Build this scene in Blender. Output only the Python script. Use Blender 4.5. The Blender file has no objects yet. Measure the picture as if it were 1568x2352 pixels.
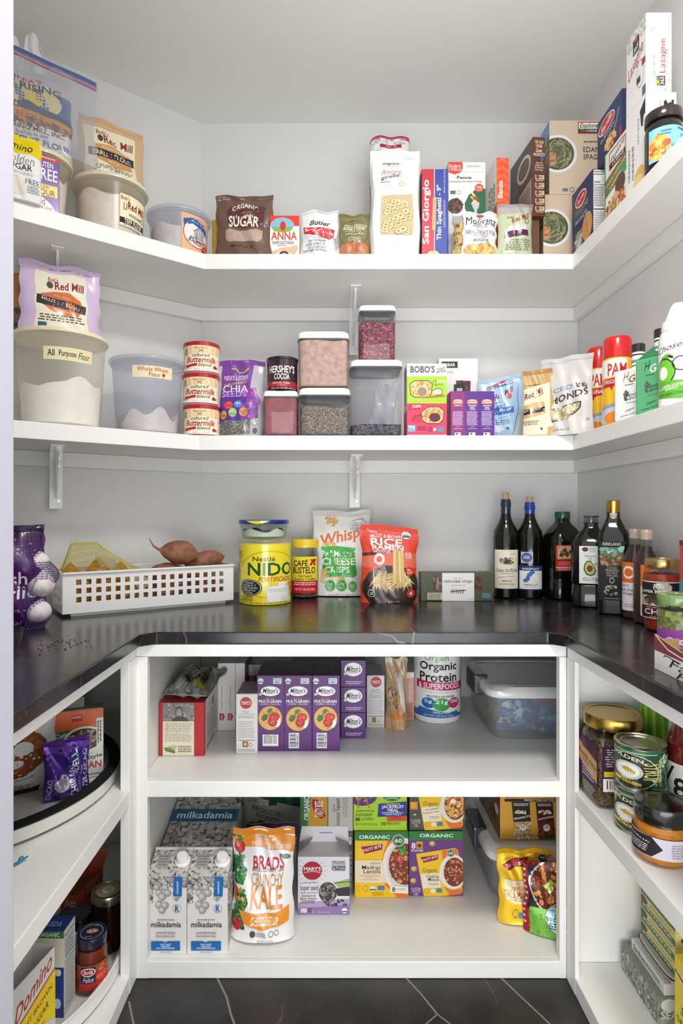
import bpy, bmesh, math, random
from math import sin, cos, pi, radians as RD
from mathutils import Vector
SC = bpy.context.scene
COL = SC.collection
# ---------------------------------------------------------------- camera, light, exposure
F, CX, CY, H = 1385.0, 766.0, 1177.0, 1.022      # focal length in pixels, principal point, eye height
cam = bpy.data.cameras.new('camera'); camo = bpy.data.objects.new('camera', cam); COL.objects.link(camo)
camo.location = (0, 0, H); camo.rotation_euler = (pi / 2, 0, 0)
cam.sensor_fit = 'HORIZONTAL'; cam.sensor_width = 36; cam.lens = 36 * F / 1568
cam.shift_x = (784 - CX) / 1568; cam.shift_y = (CY - 1176) / 1568
cam.clip_start = .02
SC.camera = camo
SC.view_settings.view_transform = 'Standard'; SC.view_settings.look = 'None'
SC.view_settings.gamma = 1; SC.view_settings.exposure = -0.06; SC.view_settings.use_curve_mapping = False
W = bpy.data.worlds.new('daylight'); SC.world = W; W.use_nodes = True
W.node_tree.nodes['Background'].inputs[0].default_value = (.96, .98, 1, 1)
W.node_tree.nodes['Background'].inputs[1].default_value = 1.3
def area(name, loc, rot, sx, sy, power, col=(1, 1, 1), shape='RECTANGLE'):
    l = bpy.data.lights.new(name, 'AREA'); l.shape = shape; l.size = sx; l.size_y = sy; l.energy = power; l.color = col
    o = bpy.data.objects.new(name, l); COL.objects.link(o); o.location = loc; o.rotation_euler = rot
area('pantry_ceiling_lamp', (.30, .50, 2.27), (0, 0, 0), .34, .34, 19, (1, .97, .93), 'DISK')
area('doorway_daylight', (-.1, -1.6, .55), (RD(105), 0, 0), 2.2, 1.1, 46, (.95, .97, 1))
SC.cycles.max_bounces = 10; SC.cycles.transparent_max_bounces = 24; SC.cycles.diffuse_bounces = 5
try: SC.cycles.use_denoising = True
except Exception: pass
# ---------------------------------------------------------------- colours and materials
def lin(c):
    if isinstance(c, str):
        c = c.lstrip('#')
        if len(c) == 3: c = ''.join(a * 2 for a in c)
        c = [int(c[i:i + 2], 16) / 255 for i in (0, 2, 4)]
    return tuple(((x + .055) / 1.055) ** 2.4 if x > .04045 else x / 12.92 for x in c[:3]) + (1.,)
MT = {}
def nodes(name):
    m = bpy.data.materials.new(name); m.use_nodes = True; MT[name] = m
    t = m.node_tree; return m, t, t.nodes['Principled BSDF'], t.nodes['Material Output']
def pbr(name, col=None, rough=.5, metal=0, coat=0, spec=.5, bump=0, bscale=200):
    m, t, b, o = nodes(name)
    if col is None:
        a = t.nodes.new('ShaderNodeAttribute'); a.attribute_name = 'Col'; t.links.new(a.outputs['Color'], b.inputs['Base Color'])
    else: b.inputs['Base Color'].default_value = lin(col)
    b.inputs['Roughness'].default_value = rough; b.inputs['Metallic'].default_value = metal
    b.inputs['Coat Weight'].default_value = coat; b.inputs['Coat Roughness'].default_value = .1
    b.inputs['Specular IOR Level'].default_value = spec
    if bump:
        tc = t.nodes.new('ShaderNodeTexCoord'); n = t.nodes.new('ShaderNodeTexNoise'); n.inputs['Scale'].default_value = bscale
        bp = t.nodes.new('ShaderNodeBump'); bp.inputs['Strength'].default_value = bump; bp.inputs['Distance'].default_value = .002
        t.links.new(tc.outputs['Object'], n.inputs['Vector']); t.links.new(n.outputs['Fac'], bp.inputs['Height']); t.links.new(bp.outputs['Normal'], b.inputs['Normal'])
    return m
pbr('card', None, .42); pbr('paper', None, .6, spec=.3); pbr('film', None, .26, coat=.25, bump=.25, bscale=28); pbr('gloss', None, .16, coat=.3)
pbr('foil', None, .3, metal=.35, bump=.3, bscale=30)
pbr('metal', None, .28, metal=1); pbr('matte', None, .75, spec=.2, bump=.35, bscale=90)
pbr('wallpaint', 'e4e4e2', .7, spec=.25, bump=.04, bscale=260); pbr('ceilpaint', 'f0f0ed', .8, spec=.2, bump=.05, bscale=260)
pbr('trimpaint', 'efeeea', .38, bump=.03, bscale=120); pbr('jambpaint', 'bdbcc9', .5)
pbr('darkglass', '0b0d07', .05, coat=.3)
def clear(name, tint, gl, rough=.05, dif=0., difcol='ffffff'):
    """thin clear or frosted plastic and glass: see-through with a fresnel sheen and some haze"""
    m, t, b, o = nodes(name)
    b.inputs['Base Color'].default_value = lin(difcol); b.inputs['Roughness'].default_value = rough
    tr = t.nodes.new('ShaderNodeBsdfTransparent'); tr.inputs[0].default_value = lin(tint)
    gs = t.nodes.new('ShaderNodeBsdfGlossy'); gs.inputs['Roughness'].default_value = rough
    lw = t.nodes.new('ShaderNodeLayerWeight'); lw.inputs[0].default_value = .5
    pw = t.nodes.new('ShaderNodeMath'); pw.operation = 'POWER'; pw.inputs[1].default_value = 4; t.links.new(lw.outputs['Facing'], pw.inputs[0])
    fr = t.nodes.new('ShaderNodeMath'); fr.operation = 'MULTIPLY_ADD'; fr.inputs[1].default_value = gl * 2; fr.inputs[2].default_value = .025; t.links.new(pw.outputs[0], fr.inputs[0])
    mx = t.nodes.new('ShaderNodeMixShader'); mx2 = t.nodes.new('ShaderNodeMixShader'); mx2.inputs[0].default_value = dif
    t.links.new(fr.outputs[0], mx.inputs[0]); t.links.new(tr.outputs[0], mx.inputs[1]); t.links.new(gs.outputs[0], mx.inputs[2])
    t.links.new(mx.outputs[0], mx2.inputs[1]); t.links.new(b.outputs[0], mx2.inputs[2]); t.links.new(mx2.outputs[0], o.inputs[0])
    return m
clear('clearplastic', 'f8f8fa', .25, .04, .02, 'e6e6ea'); clear('glass', 'f2f6f2', .3, .03)
clear('frost', 'fcfbf6', .2, .25, .14, 'eeebe0'); clear('frostgrey', 'f2f3f8', .2, .25, .17, 'd4d7e0')
clear('bagfilm', 'f0f0f4', .3, .12, .16, 'f4f4f8'); clear('binplastic', 'f0f0f0', .25, .2, .27, 'cfcfcd'); clear('smoke', '6d5540', .3, .04, .1, '4a3524')
def speck(name, cols, scale, rough=.8, bump=.6, kind='v'):
    m, t, b, o = nodes(name)
    tc = t.nodes.new('ShaderNodeTexCoord'); cr = t.nodes.new('ShaderNodeValToRGB')
    if kind == 'v':
        n = t.nodes.new('ShaderNodeTexVoronoi'); n.inputs['Scale'].default_value = scale
        sp = t.nodes.new('ShaderNodeSeparateColor'); t.links.new(n.outputs['Color'], sp.inputs[0]); src = sp.outputs[0]; ht = n.outputs['Distance']
    else:
        n = t.nodes.new('ShaderNodeTexNoise'); n.inputs['Scale'].default_value = scale; n.inputs['Detail'].default_value = 8; src = n.outputs['Fac']; ht = src
    t.links.new(tc.outputs['Object'], n.inputs['Vector']); t.links.new(src, cr.inputs[0]); t.links.new(cr.outputs[0], b.inputs['Base Color'])
    e = cr.color_ramp.elements; k = len(cols)
    for i in range(k - 2): e.new(.5)
    for i, c in enumerate(cols): e[i].position = (.3 + .4 * i / (k - 1)) if kind != 'v' else i / (k - 1); e[i].color = lin(c)
    b.inputs['Roughness'].default_value = rough
    bp = t.nodes.new('ShaderNodeBump'); bp.inputs['Strength'].default_value = bump; bp.inputs['Distance'].default_value = .003
    t.links.new(ht, bp.inputs['Height']); t.links.new(bp.outputs[0], b.inputs['Normal'])
speck('chia', ['2a2620', '6d6252', 'a89d88', '4d463b', 'c8beaa'], 520)
speck('hibiscus', ['3a0a1a', '7b2038', 'a8485c', '561026', 'c98a90'], 260)
speck('cocoapowder', ['b08c80', 'c4a294', 'cfb0a4'], 70, .9, .5, 'n'); speck('redpowder', ['8d4a52', '9c5860', 'a5646a'], 40, .9, .3, 'n')
speck('flour', ['f0efed', 'f9f8f6'], 40, .95, .25, 'n'); speck('wheatflour', ['dcd0c8', 'efe6df'], 40, .95, .25, 'n')
speck('teaseed', ['2a1c12', '5b432b', '8a6d48', '3a2818'], 300); speck('blackleaf', ['15131a', '3a3342', '6a6270', '241d2c', '8a8490'], 230)
speck('capers', ['4f5423', '7c7d42', '65692f', '9a9a60'], 120); speck('salsa', ['7c1f08', 'a43212', '8e2a0c'], 60, .4, .2, 'n')
speck('orangesauce', ['b5600f', 'd98a1e', 'c8761a'], 60, .35, .2, 'n'); speck('tomato', ['5e1a0a', '8a3014', '74240e'], 60, .35, .2, 'n')
speck('potato', ['56301f', '8a5640', '9c6a50', '6c402e'], 22, .75, .35, 'n'); speck('onionskin', ['8a4415', 'c27a35', 'a65c22', 'd8a468'], 30, .35, .2, 'n')
speck('garlicskin', ['cfc0c8', 'f0e8ea', 'e2d4dc'], 40, .5, .3, 'n'); speck('cork', ['a98560', 'd6b88f', 'c5a379'], 160, .9, .4, 'n')
speck('cardbrown', ['9a7450', 'a88260'], 60, .8, .1, 'n')
def stone(name, base, light, vein, vs, rough, nsc):
    m, t, b, o = nodes(name); N = t.nodes.new; L = t.links.new
    tc = N('ShaderNodeTexCoord'); n1 = N('ShaderNodeTexNoise'); n1.inputs['Scale'].default_value = nsc; n1.inputs['Detail'].default_value = 10
    n2 = N('ShaderNodeTexNoise'); n2.inputs['Scale'].default_value = 160; n2.inputs['Detail'].default_value = 4
    c1 = N('ShaderNodeValToRGB'); c1.color_ramp.elements[0].position = .35; c1.color_ramp.elements[0].color = lin(base); c1.color_ramp.elements[1].position = .75; c1.color_ramp.elements[1].color = lin(light)
    c2 = N('ShaderNodeValToRGB'); c2.color_ramp.elements[0].position = .64; c2.color_ramp.elements[0].color = (0, 0, 0, 1); c2.color_ramp.elements[1].position = .8; c2.color_ramp.elements[1].color = (.2, .2, .2, 1)
    wv = N('ShaderNodeTexVoronoi'); wv.feature = 'DISTANCE_TO_EDGE'; wv.inputs['Scale'].default_value = vs
    dn = N('ShaderNodeTexNoise'); dn.inputs['Scale'].default_value = 3; dn.inputs['Detail'].default_value = 5
    ma = N('ShaderNodeMix'); ma.data_type = 'VECTOR'; ma.inputs[0].default_value = .25
    L(tc.outputs['Object'], dn.inputs['Vector']); L(tc.outputs['Object'], ma.inputs[4]); L(dn.outputs['Color'], ma.inputs[5]); L(ma.outputs[1], wv.inputs['Vector'])
    c3 = N('ShaderNodeValToRGB'); c3.color_ramp.elements[0].position = .0; c3.color_ramp.elements[0].color = (.8, .8, .8, 1); c3.color_ramp.elements[1].position = .007; c3.color_ramp.elements[1].color = (0, 0, 0, 1)
    L(wv.outputs['Distance'], c3.inputs[0])
    vm = N('ShaderNodeMath'); vm.operation = 'MULTIPLY'; n3 = N('ShaderNodeTexNoise'); n3.inputs['Scale'].default_value = 4
    c4 = N('ShaderNodeValToRGB'); c4.color_ramp.elements[0].position = .45; c4.color_ramp.elements[1].position = .65
    L(tc.outputs['Object'], n3.inputs['Vector']); L(n3.outputs['Fac'], c4.inputs[0]); L(c3.outputs[0], vm.inputs[0]); L(c4.outputs[0], vm.inputs[1])
    for n in (n1, n2): L(tc.outputs['Object'], n.inputs['Vector'])
    L(n1.outputs['Fac'], c1.inputs[0]); L(n2.outputs['Fac'], c2.inputs[0])
    m1 = N('ShaderNodeMix'); m1.data_type = 'RGBA'; m1.blend_type = 'ADD'; m1.inputs[0].default_value = .5; L(c1.outputs[0], m1.inputs[6]); L(c2.outputs[0], m1.inputs[7])
    m2 = N('ShaderNodeMix'); m2.data_type = 'RGBA'; L(vm.outputs[0], m2.inputs[0]); L(m1.outputs[2], m2.inputs[6]); m2.inputs[7].default_value = lin(vein)
    L(m2.outputs[2], b.inputs['Base Color']); b.inputs['Roughness'].default_value = rough
stone('soapstone', '161516', '343234', '8e8e90', 2.6, .21, 14); stone('slate', '1b1a1a', '393737', '7d7974', 2.2, .42, 9)
# ---------------------------------------------------------------- mesh building
class MB:
    def __init__(s): s.v = []; s.f = []; s.c = []; s.m = []; s.sm = []
    def face(s, pts, col, mi=0, sm=False):
        n = len(s.v); s.v += pts; s.f.append(tuple(range(n, n + len(pts)))); s.c.append(col); s.m.append(mi); s.sm.append(sm)
    def idx(s, vs, fs, col, mi=0, sm=False):
        n = len(s.v); s.v += vs
        for f in fs: s.f.append(tuple(n + i for i in f)); s.c.append(col); s.m.append(mi); s.sm.append(sm)
    def grid(s, fn, us, vs, col, mi=0, sm=True, flip=False):
        nu = len(us); P = [fn(u, v) for v in vs for u in us]; fs = []
        for j in range(len(vs) - 1):
            for i in range(nu - 1):
                q = (j * nu + i, j * nu + i + 1, (j + 1) * nu + i + 1, (j + 1) * nu + i); fs.append(q[::-1] if flip else q)
        s.idx(P, fs, col, mi, sm)
    def box(s, x0, x1, y0, y1, z0, z1, col, mi=0, bev=0.0):
        if bev <= 0:
            s.idx([(x, y, z) for z in (z0, z1) for y in (y0, y1) for x in (x0, x1)],
                  [(0, 2, 3, 1), (4, 5, 7, 6), (0, 1, 5, 4), (2, 6, 7, 3), (0, 4, 6, 2), (1, 3, 7, 5)], col, mi); return
        bm = bmesh.new(); bmesh.ops.create_cube(bm, size=1)
        for v in bm.verts: v.co = (x0 + (v.co.x + .5) * (x1 - x0), y0 + (v.co.y + .5) * (y1 - y0), z0 + (v.co.z + .5) * (z1 - z0))
        bmesh.ops.bevel(bm, geom=bm.edges[:], offset=bev, segments=2, profile=.6, affect='EDGES')
        s.bm(bm, col, mi)
    def bm(s, bm, col, mi=0, sm=False):
        bm.verts.index_update(); s.idx([tuple(v.co) for v in bm.verts], [tuple(v.index for v in f.verts) for f in bm.faces], col, mi, sm); bm.free()
    def prism(s, pts, z0, z1, col, mi=0, bev=0.0):
        bm = bmesh.new(); a = [bm.verts.new((x, y, z0)) for x, y in pts]; b = [bm.verts.new((x, y, z1)) for x, y in pts]; n = len(pts)
        bm.faces.new(a[::-1]); bm.faces.new(b)
        for i in range(n): bm.faces.new((a[i], a[(i + 1) % n], b[(i + 1) % n], b[i]))
        bmesh.ops.recalc_face_normals(bm, faces=bm.faces[:])
        if bev: bmesh.ops.bevel(bm, geom=bm.edges[:], offset=bev, segments=3, profile=.6, affect='EDGES')
        s.bm(bm, col, mi)
    def lathe(s, prof, col, mi=0, n=40, p=2.0, sm=True, ay=1.0, c=(0, 0), hz=None, cap=True):
        ring = []
        for i in range(n):
            a = 2 * pi * (i + .5) / n; ca, sa = cos(a), sin(a); e = 2 / p
            ring.append((math.copysign(abs(ca) ** e, ca), math.copysign(abs(sa) ** e, sa) * ay))
        P = [(c[0] + r * x, c[1] + r * y, z + (hz(x, y) if hz and k == len(prof) - 1 else 0)) for k, (r, z) in enumerate(prof) for x, y in ring]; fs = []
        for j in range(len(prof) - 1):
            for i in range(n): fs.append((j * n + i, j * n + (i + 1) % n, (j + 1) * n + (i + 1) % n, (j + 1) * n + i))
        s.idx(P, fs, col, mi, sm)
        if cap:
            k = len(prof) - 1
            if prof[0][0] > 1e-5: s.face(P[:n][::-1], col, mi)
            if prof[k][0] > 1e-5: s.face(P[k * n:], col, mi)
    def tube(s, pts, r, col, mi=0, n=8):
        pts = [Vector(p) for p in pts]; R = r if isinstance(r, (list, tuple)) else [r] * len(pts); P = []; fs = []
        for k, p in enumerate(pts):
            d = (pts[min(k + 1, len(pts) - 1)] - pts[max(k - 1, 0)]).normalized()
            a = d.orthogonal().normalized() if abs(d.z) > .9 else d.cross(Vector((0, 0, 1))).normalized(); b = d.cross(a)
            P += [tuple(p + (a * cos(2 * pi * i / n) + b * sin(2 * pi * i / n)) * R[k]) for i in range(n)]
        for j in range(len(pts) - 1):
            for i in range(n): fs.append((j * n + i, j * n + (i + 1) % n, (j + 1) * n + (i + 1) % n, (j + 1) * n + i))
        fs.append(tuple(range(n))[::-1]); fs.append(tuple(range((len(pts) - 1) * n, len(pts) * n)))
        s.idx(P, fs, col, mi, True)
    def build(s, name, mats, parent=None, sharp=35):
        me = bpy.data.meshes.new(name); me.from_pydata(s.v, [], s.f)
        ca = me.color_attributes.new('Col', 'FLOAT_COLOR', 'CORNER'); buf = []
        for f, c in zip(s.f, s.c): buf += (lin(c) if not (isinstance(c, tuple) and len(c) == 4) else c) * len(f)
        ca.data.foreach_set('color', buf)
        me.polygons.foreach_set('material_index', s.m); me.polygons.foreach_set('use_smooth', s.sm)
        for m in ([mats] if isinstance(mats, str) else mats): me.materials.append(MT[m])
        if any(s.sm):
            bm = bmesh.new(); bm.from_mesh(me); bmesh.ops.remove_doubles(bm, verts=bm.verts[:], dist=1e-6); bm.to_mesh(me); bm.free()
            me.set_sharp_from_angle(angle=RD(sharp))
        me.update()
        o = bpy.data.objects.new(name, me); COL.objects.link(o)
        if parent is not None: o.parent = parent
        return o
def tag(o, label, cat, group=None):
    o['label'] = label; o['category'] = cat
    if group: o['group'] = group
    return o
def struct(o): o['kind'] = 'structure'; return o
def empty(name, label, cat, loc, rot=0, group=None):
    o = bpy.data.objects.new(name, None); COL.objects.link(o); o.location = loc; o.rotation_euler = rot if isinstance(rot, tuple) else (0, 0, RD(rot))
    o.empty_display_size = .02
    return tag(o, label, cat, group)
def put(o, loc, rot=0):
    o.location = loc; o.rotation_euler = rot if isinstance(rot, tuple) else (0, 0, RD(rot)); return o
# ---------------------------------------------------------------- printed artwork (flat shapes laid on a surface)
TX = {}
def text_geo(txt, st):
    k = (txt, st)
    if k not in TX:
        c = bpy.data.curves.new('t', 'FONT'); c.body = txt; c.resolution_u = 2
        c.offset = .02 if 'B' in st else .01 if 'b' in st else 0
        if 'i' in st: c.shear = .3
        c.align_x = 'CENTER'; c.space_line = .85
        o = bpy.data.objects.new('t', c); m = o.to_mesh(); V = [(v.co.x, v.co.y) for v in m.vertices]; Fs = [tuple(p.vertices) for p in m.polygons]
        o.to_mesh_clear(); bpy.data.objects.remove(o); bpy.data.curves.remove(c)
        if 'a' in st:                                     # arched lettering
            xs = [v[0] for v in V]; w = max(xs) - min(xs); V = [(x, y - (x - (max(xs) + min(xs)) / 2) ** 2 / w * .5) for x, y in V]
        if 'v' in st: V = [(-y, x) for x, y in V]
        if 'V' in st: V = [(y, -x) for x, y in V]
        if 'k' in st: V = [(x, y + .25 * x) for x, y in V]  # slanting up to the right
        if 'K' in st: V = [(x, y - .25 * x) for x, y in V]
        xs = [v[0] for v in V] or [0]; ys = [v[1] for v in V] or [0]; x0, x1, y0, y1 = min(xs), max(xs), min(ys), max(ys)
        TX[k] = ([((x - x0) / (x1 - x0 + 1e-9), (y - y0) / (y1 - y0 + 1e-9)) for x, y in V], Fs)
    return TX[k]
def shapes(it, asp, rnd):
    """one artwork entry -> list of (points, faces, colour) in 0..1 coordinates, y upwards; asp = width / height of the face"""
    k = it[0]; out = []
    q = lambda x, y: (x / 100, 1 - y / 100)
    def ell(cx, cy, rx, ry, c, n=20, a=0.):
        P = []
        for i in range(n):
            x, y = rx * cos(2 * pi * i / n), ry * sin(2 * pi * i / n)
            P.append(q(cx + x * cos(a) - y * sin(a) / asp * 1., cy + (x * sin(a) * asp + y * cos(a))))
        out.append((P[::-1], [tuple(range(n))], c))
    def rect(x0, y0, x1, y1, c): out.append(([q(x0, y1), q(x1, y1), q(x1, y0), q(x0, y0)], [(0, 1, 2, 3)], c))
    if k == 'r': rect(*it[1:6])
    elif k == 'e': ell(*it[1:6], n=28)
    elif k == 'p':
        L = it[1]; P = [q(L[i], L[i + 1]) for i in range(0, len(L), 2)]
        A = sum(P[i][0] * P[(i + 1) % len(P)][1] - P[(i + 1) % len(P)][0] * P[i][1] for i in range(len(P)))
        out.append((P if A > 0 else P[::-1], [tuple(range(len(P)))], it[2]))
    elif k == 't':
        V, Fs = text_geo(it[1], it[7] if len(it) > 7 else ''); x0, y0, x1, y1 = it[2:6]
        out.append(([q(x0 + x * (x1 - x0), y1 + y * (y0 - y1)) for x, y in V], Fs, it[6]))
    elif k == 'l':                                        # lines of print too small to read
        x0, y0, x1, y1, n, c = it[1:7]; hgt = (y1 - y0) / n
        for i in range(n):
            x = x0 + rnd.random() * .06 * (x1 - x0); end = x1 - rnd.random() * .12 * (x1 - x0)
            while x < end:
                w = (x1 - x0) * (.05 + .12 * rnd.random()); rect(x, y0 + i * hgt, min(x + w, end), y0 + i * hgt + hgt * .5, c); x += w + (x1 - x0) * .03
    elif k == 'L':                                        # the same, running up the face
        x0, y0, x1, y1, n, c = it[1:7]; wd = (x1 - x0) / n
        for i in range(n):
            y = y0 + rnd.random() * .06 * (y1 - y0); end = y1 - rnd.random() * .12 * (y1 - y0)
            while y < end:
                w = (y1 - y0) * (.05 + .12 * rnd.random()); rect(x0 + i * wd, y, x0 + i * wd + wd * .5, min(y + w, end), c); y += w + (y1 - y0) * .03
    elif k == 's':                                        # scattered pieces inside an ellipse
        cx, cy, rx, ry, n, sz, cs = it[1:8]
        for i in range(n):
            r = math.sqrt(rnd.random()); a = rnd.random() * 2 * pi; s = sz * (.6 + .8 * rnd.random())
            ell(cx + r * rx * cos(a), cy + r * ry * sin(a), s, s * asp * (.45 + .4 * rnd.random()), rnd.choice(cs), 8, rnd.random() * pi)
    elif k == 'w':                                        # thin strands inside an ellipse
        cx, cy, rx, ry, n, sz, cs = it[1:8]
        for i in range(n):
            r = math.sqrt(rnd.random()) * .9; a = rnd.random() * 2 * pi; ell(cx + r * rx * cos(a), cy + r * ry * sin(a), sz * (.5 + rnd.random()), sz * asp * .09, rnd.choice(cs), 6, a + pi / 2 + rnd.uniform(-.5, .5))
    elif k == 'S':                                        # scattered pieces inside a rectangle
        x0, y0, x1, y1, n, sz, cs = it[1:8]
        for i in range(n):
            s = sz * (.6 + .8 * rnd.random()); ell(x0 + rnd.random() * (x1 - x0), y0 + rnd.random() * (y1 - y0), s, s * asp * (.45 + .4 * rnd.random()), rnd.choice(cs), 8, rnd.random() * pi)
    elif k == 'o':                                        # ring
        cx, cy, rx, ry, w, c = it[1:7]; n = 32; P = []
        for f in (1, 1 - w): P += [q(cx + rx * f * cos(2 * pi * i / n), cy - ry * f * sin(2 * pi * i / n)) for i in range(n)]
        out.append((P, [(i, (i + 1) % n, n + (i + 1) % n, n + i) for i in range(n)], c))
    elif k == 'k':                                        # bar code
        x0, y0, x1, y1 = it[1:5]; rect(x0, y0, x1, y1, 'f4f2ee'); x = x0 + (x1 - x0) * .08
        while x < x1 - (x1 - x0) * .1:
            w = (x1 - x0) * (.012 + .03 * rnd.random()); rect(x, y0 + (y1 - y0) * .12, x + w, y0 + (y1 - y0) * .8, '26242a'); x += w + (x1 - x0) * (.015 + .03 * rnd.random())
    elif k == 'n':                                        # line drawing: strokes (x,y,x,y...) of given width
        L, w, c = it[1:4]
        for i in range(0, len(L) - 2, 2):
            ax, ay, bx, by = L[i:i + 4]; dx, dy = bx - ax, (by - ay) / asp; d = math.hypot(dx, dy) + 1e-9; nx, ny = -dy / d * w / 2, dx / d * w / 2 * asp
            P = [q(ax + nx, ay + ny), q(bx + nx, by + ny), q(bx - nx, by - ny), q(ax - nx, ay - ny)]
            A = sum(P[j][0] * P[(j + 1) % 4][1] - P[(j + 1) % 4][0] * P[j][1] for j in range(4)); out.append((P if A > 0 else P[::-1], [(0, 1, 2, 3)], c))
    return out
def art(mb, S, asp, items, us=None, vs=None, eps=2e-4, mi=0, sm=False, step=3e-5):
    rnd = random.Random(len(items) * 7 + 3); d = eps
    for n, it in enumerate(items):
        d += step
        for P, fs, c in shapes(it, asp, rnd):
            d += 2.5e-6
            xs = [p[0] for p in P]; ys = [p[1] for p in P]; x0, x1, y0, y1 = min(xs), max(xs), min(ys), max(ys)
            if x1 <= 0 or x0 >= 1 or y1 <= 0 or y0 >= 1: continue
            clip = x0 < 0 or x1 > 1 or y0 < 0 or y1 > 1
            if us is None and vs is None and not clip: mb.idx([S(u, v, d) for u, v in P], fs, lin(c), mi, sm); continue
            bm = bmesh.new(); V = [bm.verts.new((u, v, 0)) for u, v in P]
            for f in fs:
                try: bm.faces.new([V[i] for i in f])
                except ValueError: pass
            def cut(g, ax, outer=False, inner=False): bmesh.ops.bisect_plane(bm, geom=bm.verts[:] + bm.edges[:] + bm.faces[:], plane_co=(g if ax == 0 else 0, g if ax else 0, 0), plane_no=(1 - ax, ax, 0), dist=1e-7, clear_outer=outer, clear_inner=inner)
            if clip:
                for ax, lo, hi in ((0, x0, x1), (1, y0, y1)):
                    if lo < 0: cut(0, ax, inner=True)
                    if hi > 1: cut(1, ax, outer=True)
            for L, ax, lo, hi in ((us, 0, x0, x1), (vs, 1, y0, y1)):
                for g in L or ():
                    if lo < g < hi: cut(g, ax)
            bm.verts.index_update()
            mb.idx([S(min(1, max(0, v.co.x)), min(1, max(0, v.co.y)), d) for v in bm.verts], [tuple(v.index for v in f.verts) for f in bm.faces], lin(c), mi, sm); bm.free()
# ---------------------------------------------------------------- surfaces things stand on
T_, M_, C_, U_, L_ = 1.730, 1.2329, .760, .433, .038   # top shelf, middle shelf, counter, upper and lower cabinet shelf
def Yof(z, py): return (H - z) * F / (py - CY)
def XX(px, Y): return (px - CX) * Y / F
def ZZ(py, Y): return H - (py - CY) * Y / F
def edgeL(px, back):                                     # depth of a point 'back' metres behind the slanting shelf edge
    k = (px - CX) / F; return (1.9265 + 1.261 * back) / (1 - .768 * k)
# ---------------------------------------------------------------- kinds of package
def boxw(nm, lab, cat, loc, w, d, h, rot, col, arts=None, grp=None, mat='card', bev=.0012, flap=None):
    mb = MB(); mb.box(-w / 2, w / 2, -d / 2, d / 2, 0, h, col, 0, bev)
    SS = {'f': (lambda u, v, e: ((u - .5) * w, -d / 2 - e, v * h), w / h), 'r': (lambda u, v, e: (w / 2 + e, -d / 2 + u * d, v * h), d / h),
          'l': (lambda u, v, e: (-w / 2 - e, d / 2 - u * d, v * h), d / h), 't': (lambda u, v, e: ((u - .5) * w, -d / 2 + v * d, h + e), w / d)}
    for k, it in (arts or {}).items(): art(mb, SS[k][0], SS[k][1], it)
    o = mb.build(nm, mat); put(o, loc, rot); tag(o, lab, cat, grp)
    if flap:
        m = MB(); m.box(-w / 2 + .002, w / 2 - .002, -d / 2 + .001, d / 2 - .004, h + .0004, h + .0012, flap); m.build('top_flap', mat, o)
    return o
def cv(items, c, x0, yt, x1, yb):                        # artwork measured on the picture -> percent of the face
    fx = lambda x: (x / c[2] + c[0] - x0) / (x1 - x0) * 100; fy = lambda y: (y / c[2] + c[1] - yt) / (yb - yt) * 100
    gx = lambda x: x / c[2] / (x1 - x0) * 100; gy = lambda y: y / c[2] / (yb - yt) * 100; out = []
    for it in items:
        k = it[0]; it = list(it)
        if k in 'rlLSk': it[1:5] = fx(it[1]), fy(it[2]), fx(it[3]), fy(it[4])
        if k == 't': it[2:6] = fx(it[2]), fy(it[3]), fx(it[4]), fy(it[5])
        if k in 'esow': it[1:5] = fx(it[1]), fy(it[2]), gx(it[3]), gy(it[4])
        if k in 'sSw': it[6] = gx(it[6])
        if k in 'pn': it[1] = [(fy if i % 2 else fx)(v) for i, v in enumerate(it[1])]
        if k == 'n': it[2] = gx(it[2])
        out.append(it)
    return out
def box(nm, lab, cat, x0, x1, yt, Y, D, zs, col, arts=None, rot=0, grp=None, mat='card', yb=None, flap=None, c=None):
    if c:
        x0 = x0 / c[2] + c[0]; x1 = x1 / c[2] + c[0]; yt = yt / c[2] + c[1]; yb = yb and yb / c[2] + c[1]
        if yb: Y = Yof(zs, yb)
        arts = dict(arts or {}); arts['f'] = cv(arts.get('f', []), c, x0, yt, x1, CY + (H - zs) * F / Y)
    if yb: Y = Yof(zs, yb)
    w = (x1 - x0) * Y / F; h = ZZ(yt, Y) - zs
    return boxw(nm, lab, cat, (XX((x0 + x1) / 2, Y), Y + D / 2, zs), w, D, h, rot, col, arts, grp, mat, flap=flap)
G24 = [i / 24 for i in range(25)]
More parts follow.
